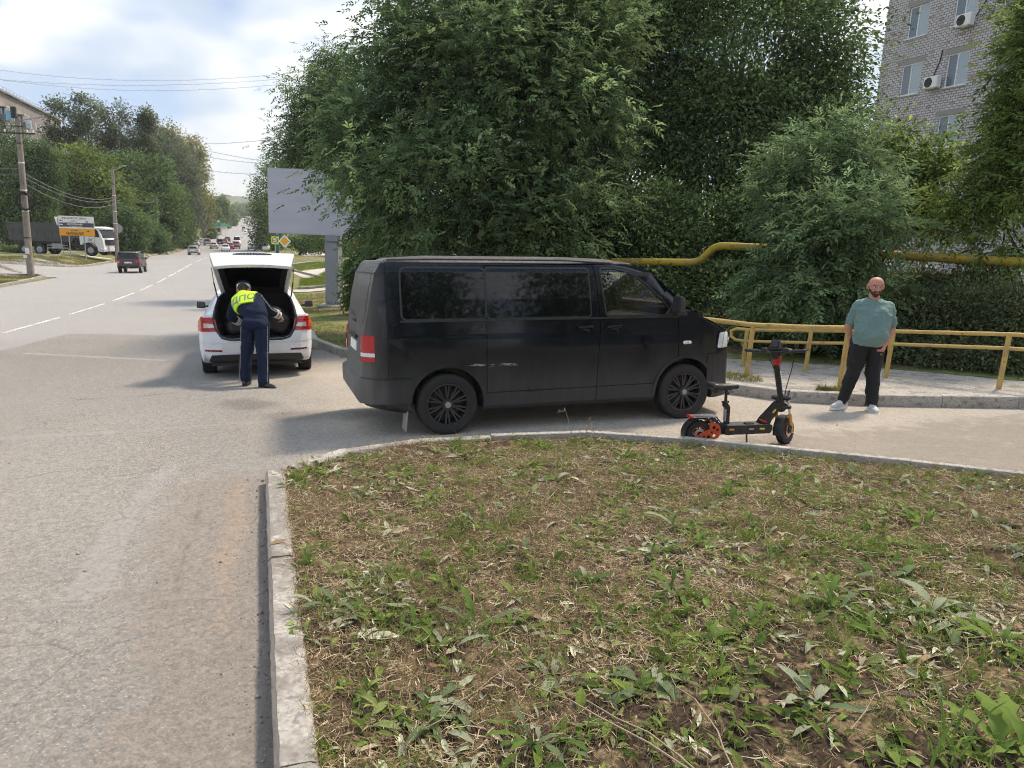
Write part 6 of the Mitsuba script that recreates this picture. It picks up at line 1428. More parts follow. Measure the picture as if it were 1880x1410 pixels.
kiosk()
TREES = {
    'ash': [(-1.09, 21.0, 6.64, 2.94, 2.5, 1.7), (-2.39, 20.5, 5.48, 1.89, 1.6, 1.74), (-3.88, 20.5, 4.26, 1.36, 1.15, 1.28), (-0.02, 19.5, 4.95, 2.44, 2.07, 2.15), (1.08, 21.0, 6.46, 1.86, 1.58, 2.32), (-1.83, 19.0, 3.13, 2.66, 2.26, 1.68), (0.22, 18.5, 2.41, 2.32, 1.97, 1.36), (-2.92, 19.5, 2.85, 1.08, 0.92, 1.15), (1.57, 20.5, 3.79, 1.06, 0.9, 1.96), (-4.53, 21.5, 4.86, 0.63, 0.54, 0.95), (-3.78, 20.0, 2.21, 0.52, 0.44, 0.74), (-0.82, 18.5, 1.72, 2.72, 2.32, 0.82), (-2.91, 19.5, 1.62, 0.86, 0.73, 0.65), (2.12, 20.5, 4.23, 0.6, 0.51, 0.83), (-4.87, 21.0, 3.57, 0.46, 0.39, 0.46), (-3.64, 22.0, 6.63, 0.73, 0.62, 0.89), (-4.94, 22.0, 6.0, 0.42, 0.36, 0.32), (-1.64, 22.0, 8.24, 2.43, 2.07, 1.13), (0.45, 22.0, 8.18, 2.11, 1.79, 1.13)],
    'maple': [(6.22, 25.0, 7.99, 3.68, 3.13, 2.39), (4.11, 25.5, 7.7, 2.07, 1.76, 2.82), (8.41, 25.0, 7.6, 2.39, 2.03, 2.03), (9.67, 24.5, 6.26, 0.99, 0.84, 1.35), (6.41, 23.5, 5.35, 3.11, 2.65, 2.08), (8.43, 23.5, 4.96, 1.73, 1.47, 1.38), (4.61, 24.0, 4.38, 1.94, 1.65, 1.77), (6.78, 22.5, 3.56, 2.82, 2.39, 1.33), (9.68, 25.0, 7.81, 0.64, 0.55, 0.55), (6.33, 26.0, 9.7, 3.83, 3.25, 1.15), (2.87, 26.0, 8.75, 1.15, 0.98, 2.3), (10.35, 24.0, 4.61, 0.8, 0.68, 0.71)],
    'under': [(3.2, 19.5, 2.15, 1.44, 1.22, 1.15), (4.79, 19.0, 1.81, 1.54, 1.31, 1.19), (3.86, 18.0, 0.56, 1.46, 1.24, 0.93), (6.38, 19.0, 2.28, 1.26, 1.07, 1.19), (2.37, 19.0, 1.03, 0.98, 0.83, 0.84), (5.05, 17.5, 0.46, 1.03, 0.88, 0.77), (1.8, 19.5, 2.09, 0.86, 0.73, 1.01)],
    'sapling': [(6.14, 15.4, 3.32, 1.08, 0.92, 0.85), (5.53, 14.2, 1.88, 0.63, 0.53, 0.63), (6.04, 13.8, 2.05, 1.02, 0.86, 0.86), (5.64, 14.0, 1.13, 1.13, 0.96, 0.67), (5.06, 14.4, 0.71, 0.53, 0.45, 0.42), (6.96, 14.6, 2.49, 0.59, 0.5, 0.54), (5.59, 15.2, 2.76, 0.67, 0.57, 0.56), (6.46, 13.8, 0.88, 0.66, 0.56, 0.51), (6.4, 16.0, 4.14, 0.47, 0.4, 0.41)],
    'rtree': [(9.44, 14.5, 5.41, 0.41, 0.34, 0.64), (9.18, 14.3, 4.42, 0.32, 0.27, 0.37), (9.4, 14.2, 3.95, 0.47, 0.4, 0.63), (8.92, 14.0, 3.53, 0.37, 0.32, 0.29), (8.65, 14.2, 3.1, 0.29, 0.25, 0.27), (9.11, 13.8, 2.95, 0.51, 0.43, 0.51), (8.35, 14.4, 2.6, 0.32, 0.27, 0.21), (8.8, 13.4, 2.12, 0.51, 0.44, 0.44), (9.72, 15.0, 6.29, 0.39, 0.33, 0.44), (8.62, 13.8, 2.4, 0.35, 0.29, 0.24)],
    'thin': [(9.14, 17.0, 3.79, 0.35, 0.3, 0.28), (8.82, 17.2, 3.39, 0.43, 0.37, 0.3), (8.48, 17.5, 4.22, 0.34, 0.28, 0.23), (9.16, 17.0, 4.37, 0.23, 0.19, 0.18), (8.22, 16.8, 2.82, 0.49, 0.42, 0.42), (8.91, 16.6, 2.66, 0.44, 0.37, 0.37), (8.83, 16.6, 2.08, 0.49, 0.42, 0.32), (8.23, 17.8, 4.84, 0.18, 0.16, 0.16)],
    'behind_bb': [(-9.08, 34.0, 5.79, 1.1, 0.94, 1.25), (-8.35, 34.0, 7.06, 1.1, 0.94, 1.1), (-9.78, 34.0, 6.44, 0.4, 0.34, 0.4), (-7.64, 34.0, 5.73, 1.1, 0.94, 1.5), (-9.43, 33.5, 4.81, 0.99, 0.84, 0.54), (-10.41, 34.0, 5.05, 0.35, 0.3, 0.4), (-8.58, 35.0, 8.82, 0.77, 0.66, 0.77), (-10.17, 35.0, 7.73, 0.36, 0.31, 0.26)],
    'hedge': [(7.52, 13.6, 0.79, 0.7, 0.6, 0.42), (8.04, 13.0, 0.91, 0.67, 0.57, 0.43), (8.5, 12.4, 0.92, 0.55, 0.47, 0.46), (7.13, 14.2, 0.34, 0.52, 0.44, 0.47), (7.67, 13.0, 0.24, 0.96, 0.81, 0.34), (8.19, 12.3, 0.23, 0.72, 0.62, 0.29), (6.62, 14.6, 0.38, 0.59, 0.5, 0.54), (6.0, 15.2, 0.27, 0.73, 0.62, 0.62), (5.25, 15.6, 0.13, 0.63, 0.54, 0.57), (4.44, 16.4, -0.07, 0.66, 0.56, 0.54)],
    'hedge_low': [(7.89, 14.6, 1.2, 0.54, 0.46, 0.24), (8.44, 14.0, 1.25, 0.52, 0.44, 0.23)],
    'pole_bush': [(-5.47, 25.5, -0.12, 0.38, 0.32, 0.94), (-4.99, 25.0, 0.94, 0.55, 0.47, 0.74)],
    'rt4': [(-54.61, 165.0, 7.7, 3.4, 2.89, 5.59), (-54.6, 160.0, 1.86, 2.36, 2.0, 4.48), (-53.64, 165.0, -0.95, 3.04, 2.58, 3.65), (-54.82, 160.0, -1.88, 1.53, 1.3, 1.65), (-53.91, 168.0, 12.86, 2.23, 1.89, 2.47)],
    'under_bb': [(-32.57, 115.0, -1.09, 2.37, 2.02, 1.35), (-27.95, 110.0, -0.44, 2.43, 2.07, 1.62), (-24.79, 105.0, -1.37, 1.55, 1.31, 1.55)],
    'yellow_tree': [(-60.36, 105.0, 7.12, 4.79, 4.07, 3.87), (-62.38, 103.0, 2.59, 4.17, 3.55, 4.55), (-57.09, 104.0, 3.2, 4.21, 3.58, 4.59), (-59.19, 102.0, -0.18, 5.26, 4.47, 3.0)],
    'green_tree': [(-67.49, 135.0, 8.53, 5.17, 4.39, 4.47), (-69.66, 145.0, 4.1, 5.34, 4.54, 5.87), (-66.47, 128.0, 2.3, 4.24, 3.61, 5.66), (-75.49, 165.0, 1.66, 3.89, 3.3, 6.08)],
    'willow': [(-80.31, 165.0, 16.85, 4.37, 3.72, 3.4), (-83.95, 180.0, 15.29, 5.04, 4.28, 4.51), (-86.63, 195.0, 11.22, 4.02, 3.42, 6.89), (-89.39, 205.0, 3.92, 3.02, 2.57, 6.04)],
    'brown_poplar': [(-98.06, 230.0, 20.15, 3.05, 2.59, 5.76), (-100.99, 240.0, 12.76, 3.18, 2.7, 7.07), (-104.86, 250.0, 4.52, 3.31, 2.82, 6.63), (-98.59, 228.0, 11.33, 3.02, 2.57, 6.72)],
    'brown2': [(-91.37, 200.0, 20.66, 2.36, 2.0, 3.83), (-90.11, 200.0, 17.58, 2.36, 2.0, 3.83)],
    'birch': [(-61.08, 92.0, 6.78, 3.25, 2.76, 4.74), (-58.76, 94.0, 6.38, 1.94, 1.65, 3.81), (-60.88, 90.0, 1.62, 2.25, 1.92, 3.31), (-59.2, 92.0, 2.06, 2.03, 1.73, 3.05)],
    'lowbush': [(-51.34, 98.0, -0.22, 2.74, 2.33, 3.03), (-60.44, 122.0, -1.91, 3.41, 2.9, 2.52), (-76.62, 168.0, -3.1, 3.46, 2.94, 2.97), (-68.84, 146.0, -0.97, 3.01, 2.56, 3.23)],
    'hedge_left': [(-57.77, 84.0, -2.46, 1.11, 0.95, 0.49), (-56.3, 84.0, -2.46, 0.99, 0.84, 0.49), (-55.2, 84.0, -2.47, 0.62, 0.53, 0.49)],
}
POPLARS = [(-84.02, 140.0, 16.79, 2.27, 1.93, 5.36), (-80.9, 143.0, 19.51, 2.53, 2.15, 4.21), (-83.44, 146.0, 15.63, 2.8, 2.38, 4.3), (-80.17, 149.0, 17.82, 1.76, 1.49, 5.49), (-78.57, 152.0, 18.06, 2.24, 1.9, 5.37), (-75.24, 155.0, 19.41, 1.48, 1.26, 3.2)]
FARTREES = [(-149.83, 380.0, 5.45, 4.48, 3.81, 6.72), (-191.91, 500.0, 1.84, 5.15, 4.38, 7.36), (-289.2, 780.0, 3.3, 6.89, 5.86, 9.19), (-346.14, 960.0, 6.71, 8.48, 7.21, 11.31), (-241.31, 640.0, -6.15, 5.18, 4.41, 6.13), (-350.65, 960.0, -4.3, 5.66, 4.81, 8.48), (-168.11, 430.0, -5.26, 3.48, 2.96, 5.07), (-132.2, 330.0, 0.26, 3.16, 2.69, 6.32), (-105.77, 258.0, -3.49, 2.09, 1.78, 3.04), (-347.21, 980.0, -0.53, 5.77, 4.91, 8.66), (-330.52, 950.0, -4.23, 5.6, 4.76, 11.19), (-310.25, 900.0, 5.73, 4.64, 3.94, 10.6), (-387.44, 1050.0, 14.16, 15.46, 13.14, 5.41), (-390.0, 1100.0, 16.16, 12.96, 11.02, 5.67), (-200.95, 520.0, 5.44, 4.59, 3.91, 6.13), (-269.15, 720.0, -0.45, 5.3, 4.51, 6.36)]
PLANT_SPOTS = [(4.27, 2.78), (3.88, 2.4), (3.31, 0.99), (4.2, 1.53), (5.7, 0.71), (6.7, 2.69), (6.13, 3.31), (3.57, 0.39), (4.09, 0.64), (2.72, 0.7), (2.84, 1.22), (2.6, 1.61), (2.83, 2.06), (2.89, 2.41), (3.15, 3.49), (2.62, 3.37), (2.4, 3.42), (1.8, 2.74), (1.81, 2.46), (5.16, 4.26), (4.77, 4.19), (4.69, 5.24), (4.28, 5.51), (5.99, 3.77), (2.37, 0.98), (2.59, 0.6), (2.28, 2.21), (4.33, 0.24), (3.72, 0.29), (3.1, 1.68), (3.39, 2.21), (3.7, 3.12), (3.7, 3.74), (3.8, 4.47), (4.81, 3.56), (4.75, 1.43), (2.95, 2.94), (3.22, 4.63), (3.35, 0.69), (3.64, 1.78), (3.92, 2.73), (4.93, 5.0), (3.65, 4.97)]
# ================================================================== trees: crowns of single leaves over trunks and limbs
def leaf_faces(P, D, N, L, Wd, col, fold=.25):
    n = len(P); D = D / (np.linalg.norm(D, axis=1, keepdims=True) + 1e-9); S = np.cross(D, N); S /= np.linalg.norm(S, axis=1, keepdims=True) + 1e-9; U = np.cross(S, D)
    L, Wd = np.broadcast_to(L, (n,))[:, None], np.broadcast_to(Wd, (n,))[:, None]
    m = P + D * L * .45
    v = np.stack([P, m + S * Wd / 2 + U * Wd * fold, P + D * L, m - S * Wd / 2 + U * Wd * fold], 1).reshape(-1, 3)
    b = np.arange(n)[:, None] * 4
    f = np.concatenate([b + [0, 1, 2], b + [0, 2, 3]], 1).reshape(-1, 3)
    return v, f, np.repeat(col, 4, 0)


def crown(blobs, n_cl, per, leaf, rng, cols, cl_r=.5, compound=0, droop=.45, inner=.45, gap=.33, gap_f=.55, flat=.7, jit=.22):
    B = np.array(blobs); area = B[:, 3] * B[:, 5]; w = area / area.sum()
    k = rng.choice(len(B), n_cl, p=w); d = rng.normal(size=(n_cl, 3)); d /= np.linalg.norm(d, axis=1, keepdims=True)
    rad = inner + (1 - inner) * rng.random(n_cl) ** .55
    C = B[k, :3] + d * rad[:, None] * B[k, 3:6] * (1 + .14 * rng.normal(size=n_cl))[:, None]
    keep = meshkit.fbm(C * gap_f + 31.7, 2, 3) > gap; C, d, k = C[keep], d[keep], k[keep]
    m = len(C); tone = np.exp(rng.normal(0, jit, m)); hue = rng.random(m)
    idx = np.repeat(np.arange(m), per); n = len(idx)
    off = rng.normal(size=(n, 3)) * cl_r * .5 * [1, 1, flat]
    P = C[idx] + off
    out = d[idx] * .6 + off / (cl_r + 1e-9) * .7
    D = out + rng.normal(size=(n, 3)) * .45 - [0, 0, droop]
    N = np.array([0, 0, 1.]) + rng.normal(size=(n, 3)) * .45 + d[idx] * .35
    cols = np.array(cols); ci = np.clip((hue[idx] * .7 + rng.random(n) * .3) * (len(cols) - 1), 0, len(cols) - 1.001); i0 = ci.astype(int)
    col = (cols[i0] * (1 - (ci - i0))[:, None] + cols[i0 + 1] * (ci - i0)[:, None]) * (tone[idx] * np.exp(rng.normal(0, .16, n)))[:, None]
    if compound:
        D /= np.linalg.norm(D, axis=1, keepdims=True); S = np.cross(D, N); S /= np.linalg.norm(S, axis=1, keepdims=True)
        q = np.arange(compound); pos = (q // 2 + 1) / ((compound + 1) // 2); sg = np.where(q % 2 == 0, 1, -1) * (q < compound - 1)
        RL = leaf[0] * 2.1
        P2 = (P[:, None] + D[:, None] * (pos * RL)[None, :, None] - np.array([0, 0, 1.]) * (pos ** 2 * RL * .18)[None, :, None]).reshape(-1, 3)
        D2 = (D[:, None] * .65 + S[:, None] * sg[None, :, None] * .8 - np.array([0, 0, .16])).reshape(-1, 3) + rng.normal(size=(n * compound, 3)) * .12
        N2 = np.repeat(N, compound, 0) + rng.normal(size=(n * compound, 3)) * .3
        Ls = leaf[0] * rng.uniform(.75, 1.2, n * compound)
        return leaf_faces(P2, D2, N2, Ls, Ls * leaf[1], np.clip(np.repeat(col, compound, 0), .004, .6)), C
    Ls = leaf[0] * rng.uniform(.7, 1.25, n)
    return leaf_faces(P, D, N, Ls, Ls * leaf[1], np.clip(col, .004, .6)), C


def limbs(base, C, rng, r0, n=26, fork=.35, lean=None):
    top = C[:, 2].max(); z0 = base[2]; ctr = C.mean(0)
    trunk_top = np.array([ctr[0] * .6 + base[0] * .4, ctr[1] * .6 + base[1] * .4, z0 + (top - z0) * .72]); ms = []
    u = np.linspace(0, 1, 9)[:, None]; tr = base * (1 - u) + trunk_top * u + np.concatenate([rng.normal(size=(9, 2)) * r0 * .7, np.zeros((9, 1))], 1) * np.minimum(1, u * 4)
    ms.append(tube(tr, r0 * (1 - .82 * u[:, 0]), 9))
    for c in C[rng.choice(len(C), min(n, len(C)), replace=False)]:
        q = np.clip((c[2] - z0) / (top - z0) * .75 - rng.uniform(.05, .22), .10, .9); i = q * 8; j = int(i); a = tr[j] * (1 - i + j) + tr[min(j + 1, 8)] * (i - j)
        r = r0 * (1 - .82 * q) * .5; b = c; mid = a * .45 + b * .55 + [0, 0, -.06 * np.linalg.norm(b - a)] + rng.normal(size=3) * .08 * np.linalg.norm(b - a)
        ms.append(tube([a, a * .7 + mid * .3, mid, b], [r, r * .75, r * .45, r * .12], 6))
    return trimesh.util.concatenate(ms)


def tree(name, label, cat_, blobs, base, r0, n_cl, per, leaf, seed, cols, group=None, stems=1, nl=26, **kw):
    rng = np.random.default_rng(seed)
    (v, f, c), C = crown(blobs, n_cl, per, leaf, rng, cols, **kw)
    zg = float(G(base[0], base[1])); keepv = None
    P = thing(name, label, cat_, group)
    put(P + '__crown', (v, f), LEAF, False, color=c)
    b = np.array([base[0], base[1], zg - .1])
    ms = []
    for i in range(stems):
        sub = C if stems == 1 else C[np.argsort(np.abs(C[:, 0] - np.quantile(C[:, 0], (i + .5) / stems)))[: max(12, len(C) // stems)]]
        ms.append(limbs(b + [(.35 * (i - (stems - 1) / 2)), .1 * (i % 2), 0], sub, rng, r0 * (1 if stems == 1 else .75), nl))
    put(P + '__trunk', trimesh.util.concatenate(ms), BARK, True)
    return P


DG = [(.070, .105, .066), (.092, .132, .076), (.112, .152, .080)]
ASH = [(.085, .120, .085), (.110, .150, .098), (.140, .180, .108), (.17, .185, .09)]
SAP = [(.105, .150, .105), (.145, .190, .125), (.19, .23, .14)]
YG = [(.105, .150, .062), (.145, .180, .070), (.185, .200, .078)]
MID = [(.080, .120, .062), (.110, .155, .074), (.140, .180, .085)]
BRN = [(.15, .155, .075), (.19, .17, .08), (.22, .175, .085)]
DG, ASH, SAP, YG, MID, BRN = [[(c[0] * 1.22, c[1] * 1.36, c[2] * 1.04) for c in L_] for L_ in (DG, ASH, SAP, YG, MID, BRN)]
TB = TREES
tree('ash_tree', 'big ash tree with drooping leaves standing behind the van and hiding half the billboard', 'tree', TB['ash'], (-.6, 20.6), .26, 2300, 13, (.14, .42), 11, ASH, compound=7, cl_r=.6, droop=.22, stems=2, nl=22, gap=.36, jit=.32)
tree('maple_tree', 'tall dark tree with several trunks in the middle of the thicket', 'tree', TB['maple'], (6.2, 24.6), .30, 2900, 36, (.145, .62), 12, DG + [(.14, .175, .085)], cl_r=.75, droop=.25, stems=4, nl=36, gap=.37, gap_f=.6, jit=.32)
for i, b in enumerate(TB['under']):
    tree('bush', ['dark bush in deep shade under the tall tree, left of the pipe bend', 'dark bush straight behind the pipe bend', 'dark bush filling the gap above the van bonnet', 'dark bush between the pipe bend and the silvery sapling', 'dark bush just right of the ash tree above the van roof', 'low dark bush over the left end of the railings', 'dark bush under the right edge of the ash tree'][i], 'bush', [b], (b[0], b[1]), .07, 210, 42, (.11, .6), 40 + i, DG, cl_r=.5, droop=.3, nl=14, gap=.2)
tree('ash_sapling', 'bushy young ash with silvery leaflets in front of the brick block', 'tree', TB['sapling'], (5.6, 15.9), .09, 620, 15, (.125, .36), 13, SAP, compound=7, cl_r=.5, droop=.35, stems=3, nl=24, gap=.34, gap_f=.9, jit=.3)
tree('ash_tree', 'yellowish ash tree at the right edge of the photo in front of the brick block', 'tree', TB['rtree'], (10.4, 14.4), .12, 560, 14, (.125, .34), 14, YG, compound=7, cl_r=.5, droop=.35, stems=2, nl=26, gap=.38, gap_f=1.0, jit=.3)
tree('maple_sapling', 'thin young tree straggling in front of the lower windows of the brick block', 'tree', TB['thin'], (7.6, 17.2), .07, 330, 26, (.12, .6), 24, YG, cl_r=.5, droop=.3, stems=2, nl=20, gap=.42, gap_f=1.1, jit=.3)
tree('ash_tree', 'tree behind the billboard whose crown rises over its top edge', 'tree', TB['behind_bb'], (-8.6, 34.5), .2, 620, 16, (.15, .4), 25, ASH, compound=5, cl_r=.7, droop=.35, nl=18, gap=.3, jit=.3)
HL = ['low bush under the gas pipe just right of the bystander', 'low bush under the right end of the gas pipe', 'bush in the hedge behind the bystander, right of his shoulder', 'bush in the hedge right of the bystander below the gas pipe', 'bush in the hedge at the right edge above the railing', 'bush directly behind the bystander at shoulder height', 'low scrub under the mid rail right of the bystander', 'low scrub at the right edge under the railing', 'bush left of the bystander behind the railing', 'bush behind the scooter handlebar', 'bush behind the looped end of the railing', 'bush behind the van bonnet at the left end of the railing']
for i, b in enumerate(TB['hedge_low'] + TB['hedge']):
    tree('bush', HL[i], 'bush', [b, (b[0] + .2, b[1] + .4, b[2] - b[5] * .7, b[3], b[4], b[5] * .7)], (b[0], b[1] + .2), .03, 260, 40, (.075, .5), 60 + i, [(.11, .16, .09), (.15, .20, .10), (.20, .23, .115), (.23, .21, .12)], cl_r=.34, droop=.2, nl=12, gap=.16, inner=.25)
for i, b in enumerate(TB['pole_bush']): tree('bush', ['bush growing against the right side of the billboard post', 'bush above the van rear corner behind the billboard post', 'small bush at the left side of the billboard post'][i], 'bush', [b], (b[0], b[1]), .05, 130, 36, (.12, .5), 90 + i, MID, cl_r=.35, nl=10, gap=.15)
tree('linden_tree', 'dark round tree left of the billboard over the far road', 'tree', TB['rt4'], (-53.5, 165), .3, 420, 30, (.42, .7), 15, MID, cl_r=1.5, gap=.2)
for i, b in enumerate(TB['under_bb']): tree('linden_tree', ['far shady tree under the left half of the billboard', 'far shady tree under the right half of the billboard', 'far shady tree beside the billboard post'][i], 'tree', [b], (b[0] + (-.8, .9, 0)[i], b[1]), .22, 130, 26, (.3, .7), 100 + i, MID, cl_r=.9, gap=.25, nl=10)
tree('maple_tree', 'yellow-green spreading tree behind the direction sign on the left', 'tree', TB['yellow_tree'], (-61.5, 104), .35, 620, 34, (.42, .75), 16, YG, cl_r=1.2, gap=.15, droop=.2)
tree('maple_tree', 'bright green spreading tree right of the yellow-green one on the left', 'tree', TB['green_tree'], (-68, 140), .4, 620, 34, (.55, .75), 17, [(.085, .145, .060), (.115, .185, .070), (.14, .21, .08)], cl_r=1.6, gap=.15, droop=.2)
tree('willow_tree', 'grey-green willow rising behind the bright green tree', 'tree', TB['willow'], (-82, 185), .5, 560, 34, (.7, .4), 18, [(.11, .14, .10), (.135, .165, .115), (.16, .19, .13)], cl_r=2.0, gap=.12, droop=.6)
tree('poplar_tree', 'tall brownish poplar nearest the road at the end of the left row', 'tree', TB['brown_poplar'], (-99, 237), .4, 460, 26, (.75, .6), 19, BRN, cl_r=2.2, gap=.36, gap_f=.2, nl=40)
tree('poplar_tree', 'small yellowing poplar top above the willow', 'tree', TB['brown2'], (-93, 200), .3, 240, 26, (.6, .6), 20, BRN, cl_r=1.8, gap=.34, gap_f=.2)
for i, b in enumerate(POPLARS): tree('poplar_tree', ['leftmost slender poplar over the brown apartment roof', 'second slender poplar from the left, the tallest', 'third slender poplar from the left, lower and darker', 'middle poplar of the right-hand group', 'broad poplar second from the right in the row', 'rightmost thin poplar beside the willow'][i], 'tree', [b, (b[0], b[1], b[2] - b[5] * 1.1, b[3] * 1.1, b[4] * 1.1, b[5])], (b[0], b[1]), .3, 230, 24, (.5, .65), 120 + i, [(.10, .135, .085), (.13, .165, .095), (.155, .18, .095)], cl_r=1.3, gap=.46, gap_f=.35, droop=.3, nl=40, jit=.3)
for i, b in enumerate(TB['birch']): tree('birch_tree', ['dark weeping birch behind the coil pole at the left edge', 'weeping birch between the coil pole and the yellow-green tree', 'low dark birch foliage left of the coil pole', 'low dark birch foliage right of the coil pole'][i], 'tree', [b], (b[0], b[1]), .18, 260, 34, (.34, .45), 140 + i, DG, cl_r=1.0, gap=.2, droop=1.1, nl=20)
for i, b in enumerate(TB['lowbush']): tree('bush', ['big dark bush right of the lamp-arm pole', 'dark bush behind the off-roader', 'dark bush at the roadside by the parked cars', 'tall dark bush under the bright green tree'][i], 'bush', [b], (b[0], b[1]), .12, 260, 30, (.36, .7), 150 + i, DG, cl_r=1.1, gap=.12, nl=10)
for i, b in enumerate(TB['hedge_left']): tree('hedge', ['left end of the clipped green hedge behind the coil pole', 'middle of the clipped green hedge behind the coil pole', 'right end of the clipped green hedge by the tipper'][i], 'hedge', [b], (b[0], b[1]), .03, 120, 26, (.12, .6), 160 + i, MID, cl_r=.25, gap=.0, nl=6, inner=.6)
FL = ['far tree below the reddish tower block', 'far tree right of the reddish tower block', 'distant bluish tree in the middle of the road end', 'distant bluish tree beneath the hill', 'far rounded tree left of the pale bus', 'distant tree at the very end of the road', 'far dark tree behind the kiosk', 'far tall tree left of the tower block', 'dark roadside tree left of the kiosk', 'distant tree top right of the road end', 'distant tree at the right kerb of the road end', 'distant pale tree touching the linden', 'distant wooded ridge left of the hill', 'distant wooded ridge under the hill', 'far tree before the tower block', 'far tree behind the pale bus']
for i, b in enumerate(FARTREES): tree('far_tree', FL[i], 'tree', [b], (b[0], b[1]), b[3] * .06, 190, 18, (b[3] * .22, .75), 180 + i, MID, cl_r=b[3] * .35, gap=.05, nl=5)
ML = ['nearest birch behind the viewer, mirrored in the rear van window', 'second birch behind the viewer, mirrored in the sliding-door window', 'third birch behind the viewer, mirrored in the middle of the van', 'fourth birch behind the viewer, mirrored beside the block of flats', 'fifth birch behind the viewer, farthest from the van']
for i, (x, y) in enumerate(((5.5, -4.5), (8.5, -7.), (10.5, -3.), (14, -5.5), (10., -11.))): tree('birch_tree', ML[i], 'tree', [(x, y, 4.2, 2.2, 2.0, 3.6), (x + .8, y - .5, 7., 1.6, 1.6, 2.2)], (x, y), .15, 260, 26, (.15, .6), 210 + i, MID, cl_r=.7, gap=.36, nl=18)
# ================================================================== growth on the planted bed and the verges
def bed_pts(n, rng, dens=None, poly=BED):
    s0, t0, s1, t1 = .9, .12, 7.4, 10.
    out = []
    while sum(map(len, out)) < n:
        s, t = rng.uniform(s0, s1, n * 3), rng.uniform(t0, t1, n * 3)
        # only where the viewer can look: a wedge
        ok = contains_xy(poly, s, t) & (t < 2.2 + 1.35 * s)
        if dens is not None: ok &= rng.random(len(s)) < dens(s, t)
        out.append(np.stack([s[ok], t[ok]], 1))
    return np.concatenate(out)[:n]


def lift(st, dz=0.):
    x, y = st2xy(st[:, 0], st[:, 1]); return np.stack([x, y, bed_z(st[:, 0], st[:, 1]) + dz], 1)


def pal(rng, n, cols, jit=.22):
    cols = np.array(cols); q = rng.random(n) * (len(cols) - 1); i = np.minimum(q.astype(int), len(cols) - 2)
    return np.clip((cols[i] * (1 - (q - i))[:, None] + cols[i + 1] * (q - i)[:, None]) * np.exp(rng.normal(0, jit, n))[:, None], .005, .7)


def blades(P, D, N, L, Wd, bend, col):
    """bent blades of two quads tapering to a point"""
    n = len(P); D = D / np.linalg.norm(D, axis=1, keepdims=True); S = np.cross(D, N); S /= np.linalg.norm(S, axis=1, keepdims=True) + 1e-9
    L, Wd = L[:, None], Wd[:, None]; m = P + D * L * .55; t = P + D * L + bend * L
    v = np.stack([P - S * Wd / 2, P + S * Wd / 2, m + S * Wd * .42, m - S * Wd * .42, t], 1).reshape(-1, 3); b = np.arange(n)[:, None] * 5
    return v, np.concatenate([b + [0, 1, 2], b + [0, 2, 3], b + [3, 2, 4]], 1).reshape(-1, 3), np.repeat(col, 5, 0)


nz = lambda st, f, o=0.: meshkit.fbm(np.concatenate([st * f + o, np.zeros((len(st), 1))], 1), 3, 21)
rng = np.random.default_rng(77)
# dry straw lying in all directions
n = 78000
st = bed_pts(n, rng, lambda s, t: np.clip(meshkit.fbm(np.stack([s * 1.3, t * 1.3, s * 0], -1), 3, 31) * 3.2 - .9, .10, 1))
ang = rng.uniform(0, 2 * np.pi, n); D = np.stack([np.cos(ang), np.sin(ang), rng.normal(.05, .16, n)], 1); L = rng.gamma(3., .0145, n) + .016
P = lift(st, .006) + [0, 0, 1] * rng.exponential(.008, n)[:, None]
v, f, c = blades(P, D, np.array([0, 0, 1.]) + rng.normal(size=(n, 3)) * .4, L, rng.uniform(.0018, .0052, n), np.stack([*(rng.normal(0, .18, (2, n))), rng.normal(-.04, .08, n)], 1), pal(rng, n, [(.14, .095, .06), (.28, .205, .125), (.48, .385, .25), (.66, .57, .42)]))
solo('dry_straw', (v, f), DRYLEAF, 'matted dry straw and mown stalks over the brown soil of the bed', 'straw', False, kind='stuff', color=c)
# short upright stubble, dry and greenish
n = 60000
st = bed_pts(n, rng, lambda s, t: np.clip(meshkit.fbm(np.stack([s * .9, t * .9, s * 0 + 5], -1), 3, 33) * 3 - .9, .08, 1))
D = np.array([0, 0, 1.]) + rng.normal(size=(n, 3)) * .5 * [1, 1, .2]; L = rng.gamma(4., .011, n) + .012
gq = nz(st, .8, 9.)[:, None]
col = pal(rng, n, [(.24, .175, .10), (.36, .28, .17), (.44, .35, .22), (.20, .20, .09)])
v, f, c = blades(lift(st), D, rng.normal(size=(n, 3)), L, rng.uniform(.0018, .0042, n), rng.normal(0, .22, (n, 3)), col)
solo('grass_stubble', (v, f), DRYLEAF, 'short dry grass stubble standing all over the bed', 'grass', False, kind='stuff', color=c)
# green grass in tufts
tf = bed_pts(680, rng, lambda s, t: np.clip(meshkit.fbm(np.stack([s * .8, t * .8, s * 0 + 9], -1), 3, 35) * 3.4 - 1.2 + .35 * (t > 2.6) + .35 * (s > 5.6), .04, 1))
n = 680 * 26; st = np.repeat(tf, 26, 0) + rng.normal(0, .035, (n, 2)) * np.repeat(rng.uniform(.4, 1.6, (680, 1)), 26, 0); ok = contains_xy(BED, st[:, 0], st[:, 1]); st = st[ok]; n = len(st)
D = np.array([0, 0, 1.]) + rng.normal(size=(n, 3)) * .55 * [1, 1, .2]; L = rng.gamma(5., .014, n) + .02
v, f, c = blades(lift(st), D, rng.normal(size=(n, 3)), L, rng.uniform(.002, .0045, n), np.stack([*(rng.normal(0, .35, (2, n))), rng.normal(-.15, .1, n)], 1), pal(rng, n, [(.14, .21, .05), (.20, .29, .06), (.28, .35, .09)]))
solo('grass_tufts', (v, f), LEAF, 'fresh green grass tufts scattered over the bed', 'grass', False, kind='stuff', color=c)
